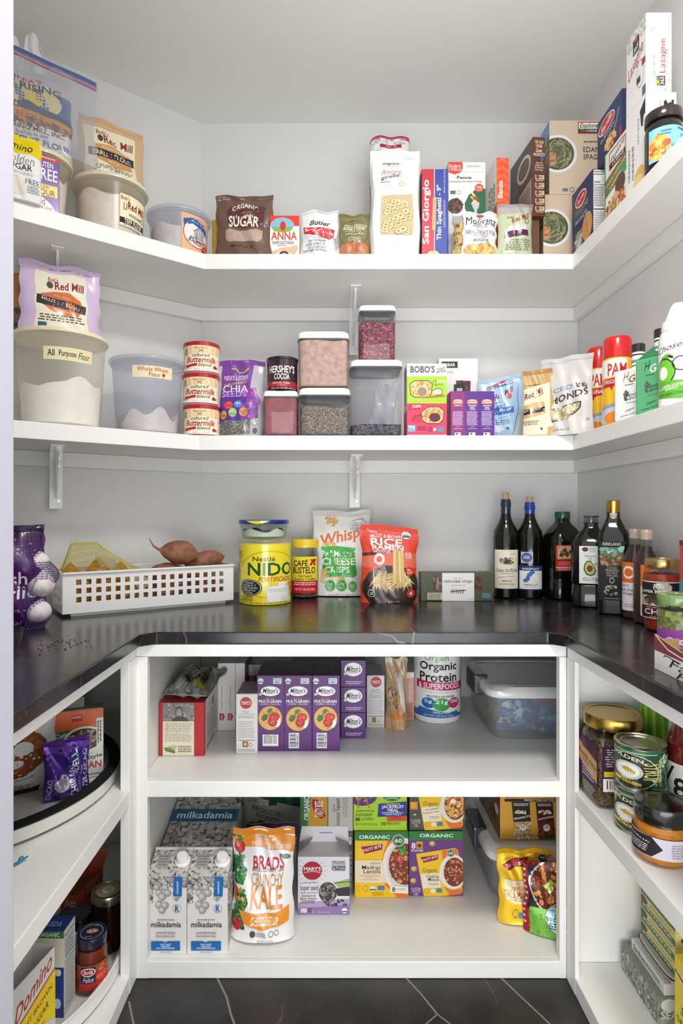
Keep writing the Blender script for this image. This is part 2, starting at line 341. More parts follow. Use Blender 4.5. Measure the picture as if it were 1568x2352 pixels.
def pouchw(nm, lab, cat, loc, w, h, t, rot, col, items=(), kind='stand', mat='film', seal=None, grp=None, seed=1, wr=.0012, back=None, pinch=.06, zz=None, sealn='top_seal'):
    rnd = random.Random(seed); ph = [(rnd.uniform(3, 9), rnd.uniform(3, 9), rnd.uniform(0, 6), rnd.uniform(.3, 1)) for _ in range(7)]
    edge = [(rnd.uniform(4, 11), rnd.uniform(0, 6)) for _ in range(3)]
    def T(u, v):
        a = abs(2 * u - 1)
        if kind == 'stand': g = (1 - a ** 2.6) ** .6 * min(1, (max(0, .97 - v) / .97) ** .75 * 1.05)
        elif kind == 'pillow': g = (1 - a ** 2.2) ** .6 * max(0, sin(pi * min(1, max(0, .02 + v * .97)))) ** .55
        elif kind == 'block': g = (1 - a ** 7) ** .4 * (1 if v < .62 else max(0, (.96 - v) / .34)) ** .8
        else: g = (1 - a ** 6) ** .4
        n = sum(q[3] * sin(q[0] * u * 2 + q[1] * v * 2 + q[2] + 1.7 * sin(q[1] * u + q[2])) for q in ph) * wr * (.35 + .65 * (1 - a))
        return max(.0008, t / 2 * max(0, g) + n * (1 if 0.03 < v < .97 else .2))
    def XZ(u, v):
        wv = 1 - pinch * sin(pi * v) ** 2 if kind in ('pillow', 'stand') else 1
        e = sum(sin(f * v * 2 + p) for f, p in edge) * .003
        zt = (zz(u) if zz else 0) + sum(sin(f * u * 1.3 + p) for f, p in edge) * .0015
        return ((u - .5) * w * wv + (2 * u - 1) * e * w * 2.2 * (1 if kind != 'flat' else 0), v * h + v * v * zt)
    S = lambda u, v, d: (XZ(u, v)[0], -T(u, v) - d, XZ(u, v)[1])
    B = lambda u, v: (XZ(u, v)[0], T(u, v), XZ(u, v)[1])
    mb = MB(); mb.grid(lambda u, v: S(u, v, 0), G24, G24, col); mb.grid(B, G24, G24, back or col, flip=True)
    for v0, fl in ((0, True), (1, False)): mb.grid(lambda u, s: (XZ(u, v0)[0], (2 * s - 1) * T(u, v0), XZ(u, v0)[1]), G24, [0, 1], col, flip=fl)
    for u0, fl in ((0, True), (1, False)): mb.grid(lambda s, v: (XZ(u0, v)[0], (2 * s - 1) * T(u0, v), XZ(u0, v)[1]), [0, 1], G24, col, flip=not fl)
    art(mb, S, w / h, items, G24[1:-1], G24[1:-1], eps=3e-4, sm=True)
    o = mb.build(nm, mat); put(o, loc, rot); tag(o, lab, cat, grp)
    if seal:
        m = MB(); vv = [.935 + .063 * i / 14 for i in range(15)]
        m.grid(lambda u, v: S(u, v, 6e-4 + (.0009 if int(round((v - .935) / .063 * 14)) % 2 else 0)), G24, vv, seal); m.build(sealn, mat, o)
    return o
def pouch(nm, lab, cat, x0, x1, yt, Y, t, zs, col, items=(), kind='stand', rot=0, lean=0, grp=None, mat='film', seal=None, seed=1, yb=None, c=None, **kw):
    if c:
        x0 = x0 / c[2] + c[0]; x1 = x1 / c[2] + c[0]; yt = yt / c[2] + c[1]; yb = yb and yb / c[2] + c[1]
        if yb: Y = Yof(zs, yb)
        items = cv(items, c, x0, yt, x1, CY + (H - zs) * F / Y)
    if yb: Y = Yof(zs, yb)
    w = (x1 - x0) * Y / F; h = (ZZ(yt, Y) - zs) / cos(RD(lean))
    return pouchw(nm, lab, cat, (XX((x0 + x1) / 2, Y), Y, zs + t / 2 * sin(RD(lean))), w, h, t, (RD(-lean), 0, RD(rot)), col, items, kind, mat, seal, grp, seed, **kw)
def cylS(rf, z0, z1, a0, a1):
    f = rf if callable(rf) else (lambda z: rf)
    def S(u, v, d):
        a = RD(a0 + (a1 - a0) * u); z = z0 + (z1 - z0) * v; r = f(z) + d; return (r * sin(a), -r * cos(a), z)
    return S
def cyl_label(parent, rf, z0, z1, a0, a1, col, items, nm='label', mat='paper', d=.0006):
    S = cylS(rf, z0, z1, a0, a1); n = max(6, int(abs(a1 - a0) / 6)); us = [i / n for i in range(n + 1)]; vs = [i / 8 for i in range(9)] if callable(rf) else [0, 1]
    mb = MB(); mb.grid(lambda u, v: S(u, v, d), us, vs, col)
    r = rf((z0 + z1) / 2) if callable(rf) else rf
    art(mb, S, RD(a1 - a0) * r / (z1 - z0), items, us[1:-1], vs[1:-1], eps=d + 2e-4, sm=True)
    return mb.build(nm, mat, parent)
def flat_label(parent, w, h, loc, col, items, nm='label', mat='paper', tilt=0, rz=0):
    mb = MB(); mb.box(-w / 2, w / 2, 0, .0006, 0, h, col); art(mb, lambda u, v, e: ((u - .5) * w, -e, v * h), w / h, items)
    o = mb.build(nm, mat, parent); o.location = loc; o.rotation_euler = (RD(tilt), 0, RD(rz)); return o
def lath(nm, prof, mat, parent, col='ffffff', n=40, p=2., ay=1., hz=None, cap=True, c=(0, 0)):
    mb = MB(); mb.lathe(prof, col, 0, n, p, True, ay, c, hz, cap); return mb.build(nm, mat, parent)
def rlid(nm, r, z0, z1, mat, parent, col, ridges=0, p=2., ay=1.):
    o = lath(nm, [(r * .985, z0), (r, z0 + .0015), (r, z1 - .003), (r * .97, z1), (r * .86, z1), (r * .84, z1 - .0012), (r * .02, z1 - .0012)], mat, parent, col, 44, p, ay)
    if ridges:
        mb = MB()
        for i in range(ridges):
            a = 2 * pi * i / ridges; x, y = cos(a), sin(a)
            mb.tube([(x * r, y * r, z0 + .002), (x * r, y * r, z1 - .003)], .0007, col, 0, 4)
        mb.build('grip_ridges', mat, o)
    return o
KA = (0, 40, 3.92); KB = (300, 420, 2.8); KC = (830, 310, 3.8244); KD = (1150, 0, 3.751); KE = (0, 580, 3.0154); KG = (480, 680, 3.4087); KI = (900, 760, 3.2667); KJ = (1260, 680, 5.0909)
KK = (0, 1160, 2.8); KL = (520, 1150, 2.529); KM = (1100, 1110, 3.3504); KN = (330, 1480, 2.9585); KO = (780, 1490, 2.9037); KP = (320, 1800, 4.1263); KQ = (660, 1800, 3.7333); KR = (1040, 1800, 5.6); P1 = (0, 0, 1)
# ---------------------------------------------------------------- the room
WL = .768                                                # slope of the slanting left wall
def wallpoly(nm, pts, z0, z1, mat):
    mb = MB(); mb.prism(pts, z0, z1, 'ffffff'); return struct(mb.build(nm, mat))
wallpoly('wall_back', [(-.433, 1.98), (.80, 1.98), (.90, 2.08), (-.50, 2.08)], 0, 2.30, 'wallpaint')
wallpoly('wall_right', [(.80, -.0), (.90, -.0), (.90, 2.08), (.80, 1.98)], 0, 2.30, 'wallpaint')
wallpoly('wall_left', [(-.433, 1.98), (-1.15, 1.98 - .717 * WL), (-1.25, 1.98 - .717 * WL + .05), (-.50, 2.08)], 0, 2.30, 'wallpaint')
wallpoly('wall_side', [(-1.15, .66), (-1.15, 1.98 - .717 * WL), (-1.25, 1.98 - .717 * WL + .05), (-1.25, .54)], 0, 2.30, 'wallpaint')
mb = MB(); mb.prism([(-1.4, -1.0), (1.2, -1.0), (1.2, 2.1), (-1.4, 2.1)], -.05, 0, 'ffffff')
def fpt(px, py): Y = Yof(0, py); return (XX(px, Y), Y)
for vein in ([(498, 2245), (520, 2290), (530, 2330), (556, 2400)], [(932, 2246), (968, 2285), (1004, 2330), (1038, 2356), (1090, 2400)], [(1004, 2330), (976, 2354), (930, 2400)], [(1150, 2246), (1196, 2290), (1262, 2352), (1320, 2410)], [(296, 2300), (304, 2340), (318, 2400)]):
    for a, b in zip(vein, vein[1:]):
        (ax, ay), (bx, by) = fpt(*a), fpt(*b); q = .0022; mb.face([(ax - q, ay, .0003), (bx - q, by, .0003), (bx + q, by, .0003), (ax + q, ay, .0003)], '8a8580', 1)
struct(mb.build('floor', ['slate', 'matte']))
wallpoly('floor_bounce', [(-3, -5), (3, -5), (3, .40), (-3, .40)], .001, .004, 'ceilpaint')  # unseen pale floor, added to bounce light up onto the pantry ceiling
wallpoly('ceiling', [(-1.4, -.2), (1.2, -.2), (1.2, 2.1), (-1.4, 2.1)], 2.30, 2.35, 'ceilpaint')
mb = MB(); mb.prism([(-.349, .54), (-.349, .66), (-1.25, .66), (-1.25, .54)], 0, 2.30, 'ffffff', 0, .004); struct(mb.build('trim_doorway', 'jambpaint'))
# shelves that wrap round three walls
dx, dy = 1 / 1.261, WL / 1.261
def lp(t, off):                                          # point t metres along the left wall from the corner, off metres out from it
    return (-.433 - t * dx + off * dy, 1.98 - t * dy - off * dx)
def wrap_shelf(nm, lab, z0, z1, xc):
    t = empty(nm, lab, 'shelf', (0, 0, 0))
    mb = MB(); e = (xc - .78 * dx * 1.0, 1.65 - .78 * dy)
    mb.prism([(-.433, 1.98), (-.433 - .85 * dx, 1.98 - .85 * dy), (e[0], e[1]), (xc, 1.65), (.654, 1.65), (.654, .70), (.80, .70), (.80, 1.98)], z0, z1, 'ffffff', 0, .002)
    mb.build('board', 'trimpaint', t)
    cz0, cz1 = z0 - .042, z0 - .0005
    for pts in ([lp(.012, .001), lp(.80, .001), lp(.80, .02), lp(.006, .02)], [(-.433, 1.979), (.799, 1.979), (.78, 1.96), (-.427, 1.96)], [(.799, .72), (.799, 1.979), (.78, 1.96), (.78, .72)]):
        m = MB(); m.prism(pts, cz0, cz1, 'ffffff', 0, .0015); m.build('cleat', 'trimpaint', t)
    return t
wrap_shelf('wrap_around_shelf', 'white painted top shelf wrapping round three walls, crowded with flour tubs and pasta', 1.688, T_, -.353)
wrap_shelf('wrap_around_shelf', 'white painted middle shelf wrapping round three walls, holding square canisters and buttermilk tins', 1.1924, M_, -.370)
def bracket(lab, x, y, rot, z, hh, w):
    t = empty('shelf_bracket', lab, 'bracket', (x, y, z), rot, 'white metal shelf brackets')
    m = MB(); m.box(-w / 2, w / 2, -.004, 0, -hh, 0, 'f2f1ee', 0, .001); m.build('wall_plate', 'gloss', t)
    m = MB(); m.box(-w / 2, w / 2, -.20, -.004, -.004, 0, 'f2f1ee', 0, .001); m.build('arm', 'gloss', t)
    m = MB(); pr = [(-.005, -hh + .03), (-.018, -hh + .05), (-.18, -.012), (-.18, -.004), (-.005, -.004)]
    m.idx([(s, a, b) for s in (-.003, .003) for a, b in pr], [(4, 3, 2, 1, 0), (5, 6, 7, 8, 9)] + [(i, (i + 1) % 5, 5 + (i + 1) % 5, 5 + i) for i in range(5)], 'eeedea'); m.build('brace', 'gloss', t)
    for zz in (-.02, -.04, -hh + .022):
        m = MB(); m.tube([(0.007, -.004, zz), (0.007, -.0062, zz)], .0042, 'b8b8b6', 0, 10); m.build('screw', 'metal', t)
bracket('white bracket on the slanting wall under the top shelf, above the flour bag', *lp(.452, .028), 26, 1.6875, .155, .032)
bracket('white bracket on the slanting wall under the middle shelf, above the white basket', *lp(.452, .028), 26, 1.192, .160, .034)
bracket('white bracket on the back wall under the top shelf, behind the small lidded canister', XX(812, 1.959), 1.959, 0, 1.6875, .155, .030)
bracket('white bracket on the back wall under the middle shelf, above the parmesan crisps bag', XX(814, 1.959), 1.959, 0, 1.192, .155, .034)
# stone worktop
mb = MB(); xl, xr, yc = -.415, .497, 1.32
mb.prism([(-1.149, .665), (xl, .665), (xl, yc - .028), (xl + .028, yc), (xr - .028, yc), (xr, yc - .028), (xr, .25), (.799, .25), (.799, 1.979), (-.434, 1.979), (-1.149, 1.98 - .716 * WL - .002)], .7335, C_, 'ffffff', 0, .003)
tag(mb.build('stone_worktop', 'soapstone'), 'dark grey veined stone worktop running round three sides of the pantry', 'worktop')
# cabinets
def slab(nm, par, x0, x1, y0, y1, z0, z1, bev=.0015):
    m = MB(); m.box(x0, x1, y0, y1, z0, z1, 'ffffff', 0, bev); return m.build(nm, 'trimpaint', par)
cb = empty('open_cabinet', 'white open cabinet under the back worktop with two shelves of boxes', 'cabinet', (0, 0, 0))
xa, xb, f0 = -.408, .4946, 1.321
slab('top_rail', cb, -.434, .5099, f0, f0 + .02, .706, .7325); slab('stile', cb, -.434, xa, f0 - .0005, f0 + .02, 0.001, .7055); slab('stile', cb, xb, .5099, f0 - .0005, f0 + .02, 0.001, .7055)
slab('shelf_board', cb, -.4235, .785, f0 + .012, 1.93, .398, U_, .002); slab('bottom_board', cb, -.4235, .785, f0 + .012, 1.93, .001, L_, .002)
slab('shelf_edge', cb, -.4235, .5075, f0, f0 + .0115, .398, U_, .002); slab('shelf_edge', cb, -.4235, .5075, f0, f0 + .0115, .001, L_, .002)
slab('side_panel', cb, -.434, -.424, f0 + .021, 1.93, L_ - .03, .7325); slab('side_panel', cb, .786, .796, f0 + .021, 1.93, .001, .7325)
slab('back_panel', cb, -.424, .796, 1.931, 1.941, .001, .7325)
cl = empty('corner_cabinet', 'white open corner cabinet with turntables, beside the doorway trim', 'cabinet', (0, 0, 0))
xf = -.432
slab('top_rail', cl, xf - .02, xf, .68, 1.318, .706, .7325); slab('stile', cl, xf - .02, xf, 1.278, 1.3198, .001, .7055)
def cornershelf(nm, z0, z1):
    m = MB(); m.prism([(xf - .001, .68), (xf - .001, 1.3175), (-.4358, 1.3193), lp(.03, .014), lp(.86, .014), (-1.14, 1.41), (-1.14, .68)], z0, z1, 'ffffff', 0, .002); m.build(nm, 'trimpaint', cl)
cornershelf('shelf_board', .398, U_); cornershelf('bottom_board', .001, L_)
m = MB(); m.prism([lp(.02, .003), lp(.88, .003), lp(.88, .012), lp(.02, .012)], .001, .7325, 'ffffff'); m.build('back_panel', 'trimpaint', cl)
cr_ = empty('open_cabinet', 'white shallow open cabinet of jars and tins along the wall of bottles', 'cabinet', (0, 0, 0))
xg = .510
slab('top_rail', cr_, xg, xg + .009, .30, 1.318, .706, .7325); slab('stile', cr_, xg, xg + .009, 1.275, 1.3205, .001, .7055)
slab('shelf_board', cr_, xg + .0005, .798, .30, 1.3195, .398, U_, .002); slab('bottom_board', cr_, xg + .0005, .798, .30, 1.3195, .001, L_, .002)
slab('end_panel', cr_, .5312, .798, 1.3205, 1.3325, .001, .7325)
# things stand a hair above the boards
T_ += .0005; M_ += .0005; C_ += .0005; U_ += .0006; L_ += .0006
# ---------------------------------------------------------------- top shelf, along the slanting wall
RED, DK, CREAM, GOLD = '8c1c24', '2a2326', 'f3e8c4', 'd9a05a'
def tub(nm, lab, cx, back, zs, r0, r1, h, lidc, mat, rot=37.5, fill=None, fmat='flour', lidmat=None, uneven=.006):
    Y = edgeL(cx, back); t = empty(nm, lab, 'tub', (XX(cx, Y), Y, zs), rot)
    lath('tub_wall', [(r0 * .9, 0), (r0, .004), (r1 - .004, h - .012), (r1, h - .012), (r1, h - .004)], mat, t, cap=False, n=56)
    lath('tub_base', [(.001, .0015), (r0 * .93, .0015)], mat, t, n=40, cap=False)
    if fill:
        rr = r0 + (r1 - r0) * fill / h - .006
        rnd = random.Random(int(cx)); ph = [(rnd.uniform(0, 6), rnd.uniform(2, 9)) for _ in range(5)]
        lath('filling', [(r0 * .86, .003), (r0 - .005, .008), (rr, fill)], fmat, t, n=72, hz=lambda x, y: sum(sin(math.atan2(y, x) * int(q) + p) for p, q in ph) * uneven * .4)
    lid = lath('lid', [(r1 - .002, h - .006), (r1 + .004, h - .006), (r1 + .005, h - .001), (r1 + .003, h + .004), (r1 - .004, h + .005), (r1 - .008, h + .001), (.001, h + .001)], lidmat or 'gloss', t, lidc, 56)
    return t, Y, (lambda z: r0 + (r1 - .004 - r0) * (z - .004) / (h - .016) + .0003)
BRM = lambda y0, c=RED: [('t', 'Bob\'s', 18, y0, 42, y0 + 6, c, 'b'), ('t', 'Red Mill', 26, y0 + 6, 88, y0 + 17, c, 'B')]
t, Y, rf = tub('flour_tub', 'tall cloudy tub behind the yellow-topped sugar bag at the doorway end of the top shelf', 92, .12, T_, .058, .072, .165, 'ece0be', 'frost', fill=.12, fmat='wheatflour')
zl = T_ + .165 + .006
# sack of flour in a zip bag standing on that tub
Yb = Y
pouchw('flour_sack', 'printed sack of biscuit flour with a yellow sun, sealed inside the clear zip bag', 'flour sack', (XX(72, Yb), Yb, zl), .185, .225, .06, 30, 'f3efe6',
  [('r', 0, 22, 100, 66, '4a6ea8'), ('e', 45, 36, 42, 20, 'f1e3a8'), ('e', 52, 36, 12, 9, 'f5dc4a'), ('p', [0, 50, 22, 46, 44, 39, 58, 44, 78, 47, 100, 50, 100, 60, 0, 60], '3b4f70'), ('p', [0, 53, 40, 50, 100, 56, 100, 66, 0, 66], 'd9963c'),
   ('t', 'FLOUR', 32, 55, 68, 60, 'a8481e', 'b'), ('S', 0, 60, 100, 67, 70, 3, ['8a5a48', '6a4a48', 'b07a50']), ('t', 'VIRGINIA\'S', 0, 9, 62, 15, 'c8242e', 'B'), ('t', 'SELF RISING', -2, 16, 86, 26, '25242a', 'B'),
   ('t', 'BIG SPRING MILL, INC.', 0, 68, 92, 74, '2a2a30', 'b'), ('t', 'ELLISTON, VA. 24087', 30, 75, 70, 79, '3a3a40', ''), ('t', 'WHITE BISCUIT FLOUR', -20, 80, 98, 87, '2f5ba8', 'B'), ('l', 40, 89, 85, 93, 2, '9a9aa0')], 'block', 'paper', seed=4)
z = pouchw('zip_bag', 'clear zip bag with a blue and pink closure holding the sack of biscuit flour', 'zip bag', (XX(95, Yb) - .0, Yb - .012, zl), .27, .262, .08, 22, 'f4f4f8', [], 'stand', 'bagfilm', seed=9, wr=.004, zz=lambda u: -.05 * u * u)
m = MB(); fz = lambda u, v: ((u - .5) * .266, -.005 - .0015 * sin(u * 9), .243 - .05 * u * u * .93 + v * .022 + .003 * sin(u * 7)); us = [i / 30 for i in range(31)]
m.grid(fz, us, [.0, .16], 'a04a78'); m.grid(fz, us, [.3, .42], 'b86a90'); m.grid(fz, us, [.5, 1], '5a6a9c'); m.build('zip_closure', 'film', z)
# knotted white plastic bag behind
b = empty('plastic_bag', 'white plastic bag tied in two ears, above the zip bag', 'plastic bag', (XX(62, 1.60), 1.60, T_), 25)
m = MB(); m.lathe([(.001, 0), (.03, .002), (.036, .08), (.034, .22), (.028, .34), (.021, .385)], 'eeeeec', 0, 30); m.build('bag_body', 'film', b)
for sx, h2, w in ((-.030, .130, .026), (.014, .152, .030)):
    m = MB()
    m.grid(lambda u, v: (sx + (u - .5) * 2 * w * (.40 + .9 * sin(pi * min(1, .12 + v * .8))) + .004 * sin(9 * v + 7 * u), -.018 * sin(pi * u) * sin(pi * (.15 + .8 * v)) - .004 * sin(14 * u) - .05 * v, .378 + v * h2 * (1 - .22 * (2 * u - 1) ** 2)), [i / 18 for i in range(19)], [i / 18 for i in range(19)], 'f2f2f0'); m.build('knotted_ear', 'film', b)
pouchw('sugar_bag', 'white sugar bag with bright yellow top at the doorway end of the top shelf', 'sugar bag', (XX(48, 1.385), 1.385, T_), .085, .155, .05, 33, 'f4f3f1',
  [('p', [0, 0, 100, 0, 100, 36, 70, 30, 30, 34, 0, 26], 'f2d60e'), ('t', 'Domino', -10, 13, 76, 27, '2a2a22', 'bi'), ('t', 'Golden', 5, 34, 80, 48, '9a9a9c', 'i'), ('t', 'SUGAR', 10, 48, 74, 57, '2c2c2e', 'b'), ('l', 20, 60, 84, 64, 2, 'b4b4b6'), ('e', 36, 80, 26, 14, 'ece6d4'), ('t', 'FREE', 58, 68, 92, 76, '6a6a6c', ''), ('l', 60, 78, 92, 90, 4, '8a8a8e')], 'block', 'paper', seed=3)
boxw('flour_packet', 'small purple and yellow packet of gluten-free flour beside the yellow-topped sugar bag', 'flour packet', (XX(104, 1.44), 1.44, T_), .058, .03, .135, 33, '6a3fa0',
  {'f': [('r', 0, 0, 100, 8, 'c8202c'), ('l', 8, 2, 90, 6, 1, 'f0dede'), ('t', 'GLUTEN', 6, 10, 76, 20, 'f4f0f8', 'b'), ('t', 'FREE', 12, 22, 92, 42, 'f6f2fa', 'b'), ('r', 0, 50, 92, 70, 'f0cf3a'), ('t', 'WHOLE GRAIN', 4, 51, 60, 57, '2a2420', 'b'), ('t', 'FLOUR', 2, 58, 84, 69, '2a2420', 'B'), ('p', [0, 72, 40, 74, 70, 84, 92, 100, 0, 100], 'f4f0ea'), ('t', 'Red', 2, 74, 46, 87, 'a01c28', 'B'), ('t', 'Mill', 6, 89, 70, 98, 'a01c28', 'B')]}, mat='film')
t, Y2, rf = tub('flour_tub', 'cloudy tub with a cream label and cream lid, under the bag of barley flour', 254, .125, T_, .081, .093, .155, 'e6dcc0', 'frost', fill=.115, fmat='wheatflour')
cyl_label(t, rf, .035, .115, -2, 55, 'f5ecc6', [('r', 0, 74, 100, 92, '26221f'), ('t', 'Bob\'s', 3, 6, 30, 18, RED, 'b'), ('t', 'Red Mill', 24, 20, 94, 44, RED, 'B'), ('n', [12, 26, 12, 48, 20, 48, 20, 28], 2, '4a3a34'), ('t', 'WHOLE GRAIN', 28, 56, 80, 66, '2a2624', 'b'), ('t', 'TEFF FLOUR', 14, 76, 86, 90, 'f0ece0', 'B'), ('l', 10, 94, 90, 98, 1, '6a625a'), ('o', 88, 58, 7, 9, .3, 'b03a2a')])
pouchw('flour_bag', 'cream and tan bag of barley flour standing on the cream-labelled tub', 'flour bag', (XX(256, Y2 + .03), Y2 + .03, T_ + .162), .178, .195, .07, 37.5, 'd9b488',
  [('r', 8, 14, 84, 100, 'f4ebcb'), ('l', 30, 4, 70, 7, 1, '5a4a3a'), ('t', 'Bob\'s', 26, 17, 44, 24, RED, 'b'), ('t', 'Red Mill', 36, 24, 80, 36, RED, 'B'), ('e', 31, 30, 4, 5, '4a3a38'), ('p', [22, 40, 50, 37, 76, 44, 78, 66, 50, 70, 24, 62], GOLD), ('r', 12, 46, 82, 58, '33222a'), ('t', 'BARLEY FLOUR', 18, 48, 78, 56, 'f6efe0', 'b'), ('t', 'PREMIUM QUALITY', 32, 41, 68, 44.5, 'f3e6cc', ''), ('t', '20 OZ', 40, 60, 58, 64, 'f3e6cc', ''), ('l', 20, 70, 78, 80, 4, '6a5a4c'), ('e', 14, 92, 6, 2.5, '5a5a50'), ('t', 'v', 70, 92, 76, 96, '4a4440', 'b')], 'stand', seed=8, seal='dcb78c', pinch=.02, wr=.002)
t, Y3, rf = tub('oat_tub', 'grey-lidded clear tub with a peach label of a watermill house', 411, .115, T_, .076, .0865, .130, 'a9acb6', 'frostgrey', fill=.085, fmat='wheatflour', lidmat='frostgrey')
cyl_label(t, rf, .006, .115, -18, 52, 'f0b48c', [('e', 48, 44, 44, 36, '7a4a34'), ('e', 48, 44, 42, 34, 'e8e6e4'), ('p', [4, 14, 30, 8, 70, 16, 94, 34, 90, 48, 70, 32, 30, 22, 6, 30], '2a5f9e'), ('t', 'Whole Grain', 26, 14, 74, 22, 'e8eef8', 'iK'), ('p', [36, 56, 36, 38, 56, 26, 74, 40, 74, 58], 'b8b4b4'), ('n', [34, 40, 56, 25, 76, 41], 2, '4a4648'), ('S', 18, 54, 84, 66, 60, 2.4, ['6a6668', '8a8688', '4a4648']), ('n', [44, 56, 44, 42], 1.6, '4a4648'), ('n', [64, 56, 64, 42], 1.6, '4a4648'), ('t', 'HODGSON', 36, 62, 98, 73, 'c02030', 'B'), ('t', 'MILL', 66, 74, 98, 84, 'c02030', 'B'), ('t', 'Old Fashioned', 30, 86, 92, 95, 'f3e36a', 'b')], mat='paper')
# ---------------------------------------------------------------- top shelf, along the back wall
c = KB
pouch('pasta_packet', 'yellow printed packet half hidden behind the brown sugar pouch', 'pasta packet', 486, 522, 508, 1.76, .03, T_, 'd8b440', [('L', 40, 30, 70, 90, 3, '8a6a20'), ('e', 20, 90, 18, 8, '8a3a2a')], 'pillow', seed=2)
pouch('sugar_pouch', 'large shiny brown stand-up pouch of brown sugar with a clear window', 'sugar pouch', 545, 920, 85, 1.72, .07, T_, '6b5142',
  [('p', [640, 160, 860, 160, 880, 170, 850, 220, 645, 220, 615, 205], '5c2f2c'), ('p', [625, 205, 865, 205, 860, 300, 740, 320, 625, 300], '5a2b29'), ('t', 'ORGANIC', 655, 140, 825, 195, 'f2e8dc', 'Ba'), ('t', 'TRADER JOE\'S', 690, 198, 785, 210, 'c8a890', ''), ('t', 'BROWN', 682, 215, 792, 243, 'f4ece0', 'b'), ('t', 'SUGAR', 633, 228, 835, 308, 'f6eee2', 'B'), ('p', [612, 330, 640, 318, 700, 332, 760, 334, 820, 320, 862, 330, 858, 380, 830, 405, 760, 398, 700, 402, 640, 408, 614, 390], 'b59a8c'), ('S', 620, 340, 850, 392, 60, 5, ['c2a89a', 'a98e80', 'bca294']), ('t', 'NET WT. 24 OZ', 655, 428, 795, 446, '2e211c', 'b'), ('n', [548, 95, 640, 110], 3, 'e8e0da'), ('t', '10 Oct', 556, 92, 640, 122, 'e4dcd8', 'i'), ('s', 870, 282, 30, 16, 14, 7, ['6a6ab8', '8ab0d8', 'a8506a'])], 'stand', seal='77594a', seed=5, c=c, mat='film', wr=.002)
boxw('flour_bag', 'small white and red paper bag of pizza flour beside the brown sugar pouch', 'flour bag', (XX(655, 1.735), 1.735, T_), .083, .05, .133, 0, 'f5f3f0',
  {'f': [('r', 0, 0, 100, 22, 'e2402e'), ('e', 42, 20, 40, 16, '8cb8d8'), ('p', [4, 24, 80, 24, 70, 33, 42, 36, 14, 33], '8ab04a'), ('e', 44, 22, 10, 10, 'c83a2e'), ('t', 'ANNA', 4, 34, 92, 52, 'd8482e', 'B'), ('t', 'NAPOLETANA', 8, 54, 82, 61, '2a2a30', 'b'), ('l', 24, 63, 62, 66, 1, '6a6a70'), ('p', [0, 78, 40, 68, 70, 66, 92, 62, 96, 72, 80, 90, 60, 100, 0, 100], 'e2b89a'), ('e', 45, 84, 26, 10, 'efe9e2'), ('e', 48, 82, 16, 7, '6a2a24'), ('t', '00', 42, 79, 54, 85, 'f0e0d0', 'b')]}, mat='paper')
pouch('soy_bag', 'crinkled white bag of soy curls with a red wavy band', 'snack bag', 1095, 1338, 185, 1.72, .05, T_, 'eeecec',
  [('t', 'Butler', 1150, 266, 1285, 300, '2c2a2c', 'Bi'), ('p', [1112, 300, 1180, 318, 1260, 310, 1316, 322, 1312, 372, 1280, 384, 1220, 366, 1160, 358, 1110, 340], 'd42a34'), ('t', 'Soy Curls', 1118, 312, 1310, 356, 'f8f2f0', 'BK'), ('t', 'DELICIOUS', 1138, 362, 1195, 382, 'c84a50', 'K'), ('l', 1200, 360, 1290, 384, 3, '6a686a'), ('t', 'EASY TO PREPARE', 1142, 388, 1258, 402, '34323a', 'b'), ('t', 'GOOD SOURCE OF', 1124, 408, 1250, 424, '34323a', 'b'), ('t', 'NO CHOLESTEROL', 1140, 430, 1256, 442, '34323a', 'b'), ('t', 'CONTAINS THE WHOLE', 1112, 446, 1260, 460, '34323a', 'b'), ('L', 1312, 370, 1332, 452, 3, '4a484c')], 'pillow', seal='dcdcde', seed=11, c=c, wr=.003)
pouch('pasta_bag', 'olive green bag of wholewheat rigatoni beside the soy curls', 'pasta bag', 1336, 1560, 205, 1.72, .05, T_, '7f7c52',
  [('t', 'WHOLE WHEAT', 1368, 288, 1494, 304, 'e4e0c4', 'b'), ('t', 'RIGATONI', 1366, 304, 1498, 325, 'eeead0', 'B'), ('l', 1372, 330, 1484, 338, 1, 'd0ccb0'), ('o', 1432, 345, 96, 86, .03, '4e4c34'), ('l', 1372, 346, 1510, 362, 1, 'c8c4a8'), ('l', 1390, 372, 1480, 404, 3, 'd4d0b4'), ('e', 1402, 250, 26, 12, '9a7a56'), ('p', [1336, 420, 1400, 408, 1480, 410, 1530, 420, 1530, 500, 1336, 500], 'c87a50'), ('p', [1436, 415, 1476, 410, 1470, 460, 1450, 460], 'a85a3a')], 'pillow', seal='8d8a5e', seed=12, c=c, wr=.002)
c = KC
pouch('pasta_bag', 'tall pasta bag with a red striped top standing behind the white window bag', 'pasta bag', 70, 425, 66, 1.86, .06, T_, 'a99c90',
  [('r', 70, 66, 425, 100, 'b8305a'), ('r', 60, 88, 430, 190, 'eceae6'), ('S', 90, 96, 400, 130, 26, 16, ['b8b8b4', 'd4d2ce']), ('r', 155, 138, 342, 168, 'b0204a'), ('t', 'TRADER JOE\'S', 205, 146, 300, 162, 'f4e8e8', 'b'), ('S', 50, 380, 260, 800, 130, 22, ['b8a494', 'c4b2a2', '9a8878', 'a8988a'])], 'flat', seed=3, c=c)
